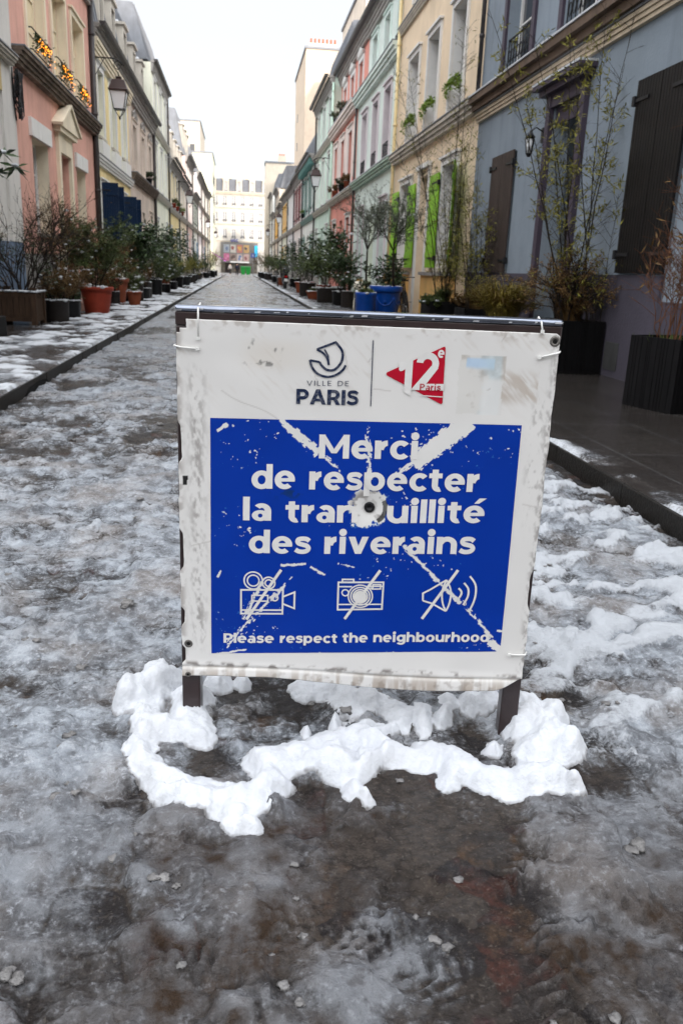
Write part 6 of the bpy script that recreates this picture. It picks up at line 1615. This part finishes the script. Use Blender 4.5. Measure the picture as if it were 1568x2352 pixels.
# the two cobalt pots
e = empty('potted_tree', (3.22, 18.4, PZ), 'big cobalt blue pot with raised swags and a slim olive tree', 'potted plant', GP)
b = MB(); b.lathe([(.24, 0), (.26, .02), (.31, .45), (.325, .66), (.325, .665), (.35, .67), (.36, .70), (.37, .79), (.355, .80), (.32, .79), (.31, .72), (.001, .72)], (3.22, 18.4, PZ), 36); po = b.build('pot', PBLUE, e)
g = MB()
for k in range(5):
    a0 = -math.pi / 2 - .2 + 2 * math.pi * k / 5; pts = []
    for i in range(13): f = i / 12; a = a0 + (f - .5) * 2 * math.pi / 5; z_ = .56 - .17 * (1 - (2 * f - 1) ** 2) ** .8; r_ = .305 + .045 * (z_ - .4); pts.append((3.22 + r_ * math.cos(a), 18.4 + r_ * math.sin(a), PZ + z_))
    g.tube(pts, .016, 6); g.blob((3.22 + .305 * math.cos(a0), 18.4 + .305 * math.sin(a0), PZ + .47), .035, rng, 1, .05)
g.build('swag', PBLUE, po); s = MB()
for i in range(30): a = rng.uniform(0, 6.28); s.blob((3.22 + .33 * math.cos(a), 18.4 + .33 * math.sin(a), PZ + .80), .022, rng, .6, .3)
s.build('snow_cap', SNOW, e); plant(e, (3.38, 18.4, PZ + .72), 'olive', 2.15, .6, 61, 'olive', 1.0)
potted(2.70, 17.9, 'tub', .22, .66, PBLUE, 'shrub', .15, .15, 'smaller plain cobalt blue pot with snow and a few leaves', 'mid', .6, 4)
potted(3.25, 21.5, 'tub', .3, .6, PBLACK, 'olive', 2.75, .8, 'taller olive tree standing behind the blue pots', 'olive', 1.25, 12, name='potted_tree')
potted(3.55, 20.3, 'tub', .25, .5, PGREY, 'big', 1.0, .45, 'dark laurel between the two olive trees', 'deep', 1.3, 12)
potted(3.3, 25.6, 'tub', .2, .5, PGREY, 'shrub', .6, .35, 'grey tub with dark foliage beside the white figure', 'deep', 1.2, 8)
potted(3.25, 27.0, 'tub', .27, .46, PBLACK, 'shrub', 1.3, .6, 'black tub with a dense dark bush, right row', 'deep', 1.4, 14)
potted(3.05, 29.3, 'tub', .36, .5, PGREY, 'shrub', 1.6, .75, 'wide grey tub with a mid green bush, right row', 'mid', 1.5, 12)
potted(3.7, 31.5, 'tub', .3, .5, PBLACK, 'big', 2.2, .8, 'tall laurel against the mint house', 'deep', 1.2, 22)
potted(2.85, 32.2, 'round', .3, .3, TERR, 'grassy', .3, .4, 'low terracotta pot heaped with snow', 'mid', .6, 16)
potted(3.5, 35, 'tub', .3, .5, TERR, 'big', 2.0, .8, 'tall snow-tipped laurel before the salmon house', 'deep', 1.2, 22)
potted(2.9, 36, 'tub', .35, .55, PGREY, 'fine', 1.3, .7, 'grey-green rosemary bush with snow', 'olive', 1.4, 14)
potted(2.95, 40.4, 'round', .3, .5, TERR, 'fine', 1.2, .6, 'pinkish terracotta pot with a grey-green bush', 'olive', 1.3, 8)
potted(3.5, 43, 'round', .3, .5, TERR2, 'shrub', 1.6, .7, 'red pot with a green bush, beyond the salmon house', 'mid', 1.2, 10)
potted(3.6, 55, 'tub', .35, .5, PBLACK, 'big', 2.4, .9, 'tall evergreen with snow beyond the parked scooter', 'deep', 1.1, 18)
potted(2.9, 58, 'tub', .35, .5, TERR, 'shrub', 1.5, .8, 'dark green bush beyond the bicycle', 'mid', 1.2, 8)
potted(3.0, 68, 'tub', .4, .5, PBLACK, 'shrub', 1.7, .9, 'broad green bush half way down the right row', 'mid', 1.2, 8)
potted(2.75, 80, 'tub', .4, .6, PGREY, 'shrub', 1.9, .9, 'green bush with yellow tips far down the right row', 'mid', 1.2, 6)
potted(2.7, 92, 'tub', .4, .6, PBLACK, 'fine', 2.4, 1.0, 'big russet bush near the far end of the right row', 'brown', 1.6, 0)
potted(2.6, 101, 'tub', .4, .6, PBLACK, 'fine', 2.5, 1.0, 'last russet bush on the right pavement', 'brown', 1.5, 0)
e = empty('trough', (2.45, 86.8, PZ), 'long grey trough with snow on the far right pavement', 'planter', GP); MB().box(2.1, 2.9, 86.5, 87.1, PZ, .75).build('box', PCHAR, e); s = MB()
for i in range(14): s.blob((2.1 + .8 * i / 13, 86.6, .77), .08, rng, .5, .3)
s.build('snow_cap', SNOW, e)

# ---- window boxes, garlands, fairy lights
BULB = emis('amber_bulb', (1, .30, .025), 1.3)


def garland(u0, u1, w, z, side, label, lm, bulbs, sag=.1, hang=.25, seed=1, cat='garland'):
    fn = facade(side); rng = random.Random(seed); e = empty('light_garland' if bulbs else 'window_garland', fn((u0 + u1) / 2, w, z), label, cat, 'garlands on the window rails')
    lf = MB(); st = MB(); bb = MB(); n = 40
    st.tube([fn(u0 + (u1 - u0) * i / 12, w, z - sag * math.sin(math.pi * i / 12)) for i in range(13)], .012, 4); st.build('wire', BARK, e)
    for i in range(n * 9):
        f = rng.random(); end = min(f, 1 - f); u = u0 + (u1 - u0) * f; zz = z - sag * math.sin(math.pi * f) - (hang * 1.3 if end < .12 else hang * .7 * (rng.random() < .35)) * rng.random()
        leaf(lf, Vector(fn(u, w + rng.gauss(0, .03), zz + rng.gauss(0, .025))), rv(rng), .075, .035, rng)
        if bulbs and i % 8 == 0: bb.blob(fn(u, w + .05 + rng.gauss(0, .03), zz - .03), .0085, rng, 1.2, .1)
    lf.build('leaves', lm, e)
    if bulbs: bb.build('bulbs', BULB, e)
    return e


garland(18.65, 19.95, .12, 5.46, -1, 'nearest dark garland of amber lights on the pink house', LEAFS['deep'], True, seed=1); garland(21.05, 22.25, .12, 5.46, -1, 'middle dark garland of amber lights on the pink house', LEAFS['deep'], True, seed=2); garland(23.3, 24.5, .12, 5.44, -1, 'farthest dark garland of amber lights, beside the downpipe', LEAFS['deep'], True, seed=3)
for k, (a, b_, nm) in enumerate(((21.75, 23.15, 'lime garland on the cream house window farthest from the bamboo'), (19.6, 20.9, 'lime garland on the middle upper window of the cream house'), (17.35, 18.6, 'lime garland on the upper window next to the blue-grey house'))): garland(a, b_, .10, 4.98, 1, nm, LEAFS['lime'], False, 0, .18, 10 + k)
for u, side, z, lab, lm, pm in ((36.5, 1, 4.4, 'dark window box on the cornice of the salmon house', 'deep', PBLACK), (34.6, 1, 4.36, 'round terracotta pot on the salmon house cornice', 'brown', TERR), (38.9, 1, 4.36, 'second terracotta pot on the salmon house cornice, farther along', 'brown', TERR), (37.0, 1, 7.4, 'black flower box under the upper pediment windows', 'deep', PBLACK), (39.4, 1, 7.4, 'black flower pot at the far upper window of the salmon house', 'deep', PBLACK),
                               (39.8, -1, 4.55, 'dark flower pot on the ledge of the greyish stone house', 'deep', PBLACK), (54, -1, 4.5, 'red flower pot on the yellow ochre house', 'mid', TERR2), (57, -1, 4.5, 'second red pot on the yellow ochre house, under a plant', 'mid', TERR2), (62, -1, 4.5, 'hanging green plant on the sandy house', 'lime', TERR), (58, 1, 4.5, 'flower box on the grey teal house', 'lime', PBLACK)):
    fn = facade(side); e = empty('flower_pot', fn(u, .12, z), lab, 'flower pot', 'flower pots on ledges'); q = fn(u, .13, z)
    MB().lathe([(.09, 0), (.13, .22), (.145, .225), (.145, .27), (.11, .27)], q, 12).build('pot', pm, e); plant(e, (q[0], q[1], q[2] + .25), 'shrub', .35, .3, int(u * 7), lm, .8)
# cables tangled at the corner of the left houses
fn = facade(-1); t = MB(); rng = random.Random(2)
for k in range(12):
    pts = [fn(16.9 + rng.uniform(-.2, .35), .06 + rng.uniform(0, .1), 4.45 - .85 * rng.random() ** .7 * (i % 5 > 0)) for i in range(6)]
    sp_ = [tuple(Vector(pts[i]).lerp(Vector(pts[i + 1]), j / 4)) for i in range(5) for j in range(4)]; t.tube(sp_, .011, 4)
tag(t.build('cable_bundle', DARK), 'tangle of black cables hanging at the corner of the pink house', 'cables')

# ------------------------------------------------------------------ white figure with a crown beside the blue pots
e = empty('garden_figure', (3.4, 23.8, PZ), 'white garden figure with a golden crown beside the blue pots', 'figure')
FIG = mat('white_plaster_figure', (.70, .66, .56), rough=.6, var=.12, scale=4)
MB().lathe([(.14, 0), (.17, .06), (.165, .25), (.13, .42), (.10, .50), (.13, .55), (.165, .64), (.17, .72), (.13, .80), (.08, .83), (.001, .84)], (3.4, 23.8, PZ), 20).build('body', FIG, e)
c_ = MB()
for k in range(9): a = 6.28 * k / 9; c_.add([(3.4 + .095 * math.cos(a + d_), 23.8 + .095 * math.sin(a + d_), PZ + z_) for d_, z_ in ((-.3, .80), (.3, .80), (.0, .90))], [(0, 1, 2)])
c_.build('crown', mat('gold_paint', (.55, .33, .06), rough=.35, metal=.4), e)

# ------------------------------------------------------------------ bicycles and scooter
RUB = mat('black_rubber', (.012, .012, .012), rough=.7); STL = mat('bicycle_steel', (.25, .25, .26), rough=.3, metal=.8)


def wheel(par, c, r, ax, fn_, tyre_r=.018):
    t = MB(); t.tube([fn_(c[0] + r * math.cos(a), 0, c[1] + r * math.sin(a)) for a in [i * 2 * math.pi / 28 for i in range(29)]], tyre_r, 6, cap=False); w = t.build('wheel', RUB, par)
    s = MB()
    for i in range(14): a = i * 2 * math.pi / 14; s.tube([fn_(c[0], 0, c[1]), fn_(c[0] + r * math.cos(a), 0, c[1] + r * math.sin(a))], .002, 3, cap=False)
    s.tube([fn_(c[0] + (r - .025) * math.cos(a), 0, c[1] + (r - .025) * math.sin(a)) for a in [i * 2 * math.pi / 28 for i in range(29)]], .008, 4, cap=False); s.tube([fn_(c[0], -.04, c[1]), fn_(c[0], .04, c[1])], .02, 8); s.build('rim', STL, w)


def bicycle(x, y, ang, label, fm, z=PZ):
    e = empty('bicycle', (x, y, z), label, 'bicycle'); ca, sa = math.cos(ang), math.sin(ang)
    fn_ = lambda a, b, c: (x + ca * a - sa * (b + .12 * c), y + sa * a + ca * (b + .12 * c), z + c)
    wheel(e, (-.52, .34), .325, 0, fn_); wheel(e, (.52, .34), .325, 0, fn_)
    f = MB(); P = dict(bb=(-.08, 0, .30), st=(-.22, 0, .82), hd=(.34, 0, .84), hb=(.38, 0, .70), ra=(-.52, 0, .34), fa=(.52, 0, .34))
    for a, b in (('bb', 'st'), ('bb', 'hb'), ('st', 'hd'), ('bb', 'ra'), ('st', 'ra'), ('hb', 'fa'), ('hd', 'hb')): f.tube([fn_(*P[a]), fn_(*P[b])], .017, 6)
    f.build('frame', fm, e)
    h = MB(); h.tube([fn_(.34, 0, .84), fn_(.32, 0, .98)], .013, 6); h.tube([fn_(.22, -.28, 1.0), fn_(.33, -.2, 1.0), fn_(.34, 0, .98), fn_(.33, .2, 1.0), fn_(.22, .28, 1.0)], .013, 6); h.build('handlebar', DARK, e)
    s = MB(); s.tube([fn_(-.22, 0, .82), fn_(-.25, 0, .93)], .012, 6); s.add([fn_(-.40, -.09, .95), fn_(-.40, .09, .95), fn_(-.10, .02, .94), fn_(-.10, -.02, .94), fn_(-.40, -.08, .91), fn_(-.40, .08, .91), fn_(-.10, .02, .92), fn_(-.10, -.02, .92)], [(0, 1, 2, 3), (4, 5, 6, 7), (0, 1, 5, 4), (1, 2, 6, 5), (2, 3, 7, 6), (3, 0, 4, 7)]); s.build('saddle', DARK, e)
    c = MB(); c.tube([fn_(-.08 + .09 * math.cos(a), .03, .30 + .09 * math.sin(a)) for a in [i * .45 for i in range(15)]], .008, 4); c.tube([fn_(-.08, .06, .30), fn_(0, .06, .16), fn_(0, .14, .16)], .01, 4); c.tube([fn_(-.08, -.06, .30), fn_(-.16, -.06, .44), fn_(-.16, -.14, .44)], .01, 4); c.build('crank', STL, e)
    return e


bicycle(3.95, 19.6, 1.45, 'dark bicycle leaning behind the blue pots', DARK); bicycle(4.1, 21.2, 1.65, 'second black bicycle with a red tail lamp by the cream wall', mat('dark_red_frame', (.06, .008, .01), rough=.35))
bicycle(2.35, 51.6, 1.5, 'bicycle with a grey frame at the kerb near the scooter', STL)
e = empty('motor_scooter', (2.6, 48.5, PZ), 'black motor scooter parked with its tail to the street end', 'scooter')
fs = lambda a, b, c: (2.62 + b, 48.6 + a, PZ + c)
SCB = mat('black_gloss_paint', (.015, .015, .017), rough=.2, var=.1); SCR = mat('red_lens', (.5, .01, .01), rough=.25)
for a in (-.62, .62):
    t = MB(); t.tube([fs(a + .20 * math.cos(q), 0, .22 + .20 * math.sin(q)) for q in [i * 2 * math.pi / 20 for i in range(21)]], .055, 8, cap=False); w = t.build('wheel', RUB, e); r_ = MB(); r_.tube([fs(a, -.04, .22), fs(a, .04, .22)], .14, 12); r_.build('rim', STL, w)


def loft(secs, n=16):
    """secs: (a, cz, half width, half height)"""
    vs = [fs(a, w_ * math.cos(2 * math.pi * j / n), cz + h_ * math.sin(2 * math.pi * j / n)) for a, cz, w_, h_ in secs for j in range(n)]; k = len(secs)
    m = MB(); m.sm = True; m.add(vs, [(i * n + j, i * n + (j + 1) % n, (i + 1) * n + (j + 1) % n, (i + 1) * n + j) for i in range(k - 1) for j in range(n)] + [tuple(range(n)), tuple((k - 1) * n + j for j in range(n))]); return m


loft([(-.95, .66, .05, .04), (-.85, .64, .15, .14), (-.5, .56, .19, .2), (-.1, .45, .17, .2), (.05, .3, .16, .1), (.35, .28, .15, .06)]).build('body', SCB, e)
loft([(.38, .3, .15, .06), (.45, .6, .2, .3), (.55, .7, .17, .3), (.62, .75, .08, .2)]).build('front_shield', SCB, e)
loft([(-.9, .80, .08, .03), (-.75, .82, .15, .06), (-.3, .79, .15, .06), (-.05, .76, .1, .04)]).build('seat', RUB, e)
h_ = MB(); h_.tube([fs(.5, 0, .9), fs(.45, 0, 1.08)], .03, 8); h_.tube([fs(.35, -.33, 1.1), fs(.45, -.1, 1.1), fs(.45, .1, 1.1), fs(.35, .33, 1.1)], .018, 6); h_.build('handlebar', DARK, e)
m_ = MB()
for s_ in (-1, 1): m_.tube([fs(.42, .25 * s_, 1.1), fs(.42, .3 * s_, 1.24)], .008, 4); m_.blob(fs(.42, .31 * s_, 1.28), .06, rng, .6, .05)
m_.build('mirrors', DARK, e); loft([(-1.12, .98, .12, .1), (-1.02, 1.0, .2, .17), (-.8, 1.0, .2, .17), (-.72, 1.0, .14, .12)]).build('top_case', SCB, e)
MB(fs).box(-1.0, -.965, -.08, .08, .62, .70).build('tail_lamp', SCR, e); MB(fs).box(-1.0, -.98, -.1, .1, .40, .54).build('number_plate', WHITE, e)
x_ = MB(); x_.tube([fs(-.1, .18, .2), fs(-.5, .2, .22), fs(-.85, .21, .3)], [.03, .045, .05], 8); x_.build('exhaust', STL, e)

# ------------------------------------------------------------------ bins, people, road sign, awning at the far end
GB = mat('green_bin_plastic', (.02, .30, .05), rough=.45, var=.1); GBD = mat('dark_green_lid', (.02, .20, .05), rough=.5)
for k, (x, lab) in enumerate(((.62, 'left of the two green wheeled bins at the street end'), (1.4, 'right of the two green wheeled bins at the street end'))):
    y = 131; e = empty('wheeled_bin', (x, y, -.02), lab, 'bin', 'green wheeled bins'); q = lambda w_, d_, z: [(x - w_, y - d_, z), (x + w_, y - d_, z), (x + w_, y + d_, z), (x - w_, y + d_, z)]
    b = MB(); b.add(q(.27, .3, .08) + q(.36, .4, 1.15), [(0, 1, 2, 3), (4, 5, 6, 7), (0, 1, 5, 4), (1, 2, 6, 5), (2, 3, 7, 6), (3, 0, 4, 7)]); b.build('body', GB, e)
    b = MB(); b.add(q(.39, .43, 1.153) + q(.39, .43, 1.2) + q(.3, .32, 1.32), [(0, 1, 2, 3), (8, 9, 10, 11)] + [(4 * i + j, 4 * i + (j + 1) % 4, 4 * i + 4 + (j + 1) % 4, 4 * i + 4 + j) for i in range(2) for j in range(4)]); b.build('lid', GBD, e)
    for s_ in (-1, 1): b = MB(); b.tube([(x + s_ * .25 - .03, y + .3, .08), (x + s_ * .25 + .03, y + .3, .08)], .1, 12); b.build('wheel', RUB, e)


def skin_mesh(name, pts, edges, rad, m, par, root=0, sub=2):
    me = bpy.data.meshes.new(name); off = WL[par.name]; me.from_pydata([tuple(np.array(p) - off) for p in pts], edges, [])
    o = bpy.data.objects.new(name, me); COL.objects.link(o); me.materials.append(m); o.parent = par; WL[o.name] = off
    s = o.modifiers.new('skin', 'SKIN'); s.use_smooth_shade = True; b = o.modifiers.new('sub', 'SUBSURF'); b.levels = b.render_levels = sub
    sv = me.skin_vertices[0].data
    for i, r in enumerate(rad): sv[i].radius = (r, r) if not isinstance(r, tuple) else r; sv[i].use_root = (i == root)
    return o


SKIN = mat('skin', (.42, .25, .18), rough=.55, var=.08)


def person(x, y, z, hgt, label, coat, trs, hair, ang=0, bag=None):
    e = empty('person', (x, y, z), label, 'person', 'people walking at the far end'); k = hgt / 1.75; ca, sa = math.cos(ang), math.sin(ang)
    T = lambda a, b, c: (x + (ca * a - sa * b) * k, y + (sa * a + ca * b) * k, z + c * k)
    skin_mesh('body', [T(0, 0, 1.0), T(0, .02, 1.25), T(0, .0, 1.46), T(0, .01, 1.56), T(0, .03, 1.66), T(.2, 0, 1.42), T(.26, -.03, 1.14), T(.25, .06, .88), T(.245, .09, .78), T(-.2, 0, 1.42), T(-.26, .03, 1.14), T(-.26, .1, .9), T(-.255, .13, .8), T(.1, 0, .92), T(.11, .08, .5), T(.11, .05, .09), T(.11, .16, .04), T(-.1, 0, .92), T(-.11, -.06, .5), T(-.11, -.16, .1), T(-.11, -.05, .04)],
              [(0, 1), (1, 2), (2, 3), (3, 4), (2, 5), (5, 6), (6, 7), (7, 8), (2, 9), (9, 10), (10, 11), (11, 12), (0, 13), (13, 14), (14, 15), (15, 16), (0, 17), (17, 18), (18, 19), (19, 20)],
              [.14, .14, .10, .055, .10, .055, .045, .035, .03, .055, .045, .035, .03, .085, .06, .04, .04, .085, .06, .04, .04], SKIN, e)
    skin_mesh('coat', [T(0, 0, .86), T(0, .0, 1.0), T(0, .02, 1.25), T(0, 0, 1.46), T(.2, 0, 1.42), T(.265, -.03, 1.14), T(.255, .06, .87), T(-.2, 0, 1.42), T(-.265, .03, 1.14), T(-.265, .1, .89)], [(0, 1), (1, 2), (2, 3), (3, 4), (4, 5), (5, 6), (3, 7), (7, 8), (8, 9)], [(.19, .15), (.19, .15), (.18, .15), (.13, .11), .075, .068, .055, .075, .068, .055], coat, e, 2)
    skin_mesh('trousers', [T(0, 0, .95), T(.1, 0, .86), T(.11, .08, .5), T(.11, .05, .1), T(-.1, 0, .86), T(-.11, -.06, .5), T(-.11, -.16, .12)], [(0, 1), (1, 2), (2, 3), (0, 4), (4, 5), (5, 6)], [.14, .10, .075, .06, .10, .075, .06], trs, e)
    hb = MB(); hb.blob(T(0, .0, 1.70), .118 * k, random.Random(1), 1.0, .03); hb.build('hair', hair, e)
    if bag: skin_mesh('backpack', [T(0, -.16, 1.05), T(0, -.19, 1.25), T(0, -.15, 1.4)], [(0, 1), (1, 2)], [(.13, .08), (.15, .10), (.12, .06)], bag, e)
    return e


person(-.25, 116, 0, 1.70, 'person in dark coat with a backpack walking away mid street', mat('dark_coat', (.02, .02, .026), rough=.8), mat('dark_trousers', (.015, .015, .02), rough=.8), mat('dark_hair', (.012, .01, .008), rough=.6), 0, mat('dark_blue_bag', (.015, .02, .05), rough=.7))
person(-1.35, 133, -.02, 1.68, 'person in pale grey coat at the far crossing', mat('pale_grey_coat', (.32, .30, .29), rough=.8), mat('black_trousers', (.015, .015, .016), rough=.8), mat('brown_hair', (.03, .02, .012), rough=.6), .4)
e = empty('road_sign', (2.15, 134, 0), 'small square blue road sign on a grey post at the far crossing', 'sign'); MB().tube([(2.15, 134, -.02), (2.15, 134, 3.3)], .04, 8).build('post', STL, e)
MB().box(1.85, 2.45, 133.93, 133.955, 2.65, 3.3).build('plate', mat('blue_sign_face', (.02, .08, .42), rough=.4), e); w_ = MB(); w_.box(2.06, 2.12, 133.92, 133.928, 2.75, 3.18); w_.box(2.18, 2.24, 133.92, 133.928, 2.75, 3.18); w_.build('white_symbol', WHITE, e)
e = empty('awning', (-3.3, 123, 2.6), 'dark sloping awning with coloured lights at the far left corner', 'awning'); MB().add([(-4.2, 122, 3.3), (-1.9, 122, 2.05), (-1.9, 125, 2.05), (-4.2, 125, 3.3), (-4.2, 122, 3.2), (-1.9, 122, 1.95), (-1.9, 125, 1.95), (-4.2, 125, 3.2)], [(0, 1, 2, 3), (4, 5, 6, 7), (0, 1, 5, 4), (1, 2, 6, 5), (2, 3, 7, 6)]).build('canvas', mat('dark_canvas', (.05, .02, .02), rough=.8), e)
lb = MB()
for i in range(14): f = i / 13; lb.blob((-4.0 + 2.1 * f, 121.95, 3.12 - 1.2 * f), .032, rng, 1, .1)
lb.build('coloured_bulbs', emis('magenta_bulb', (.8, .15, .9), .8), e)
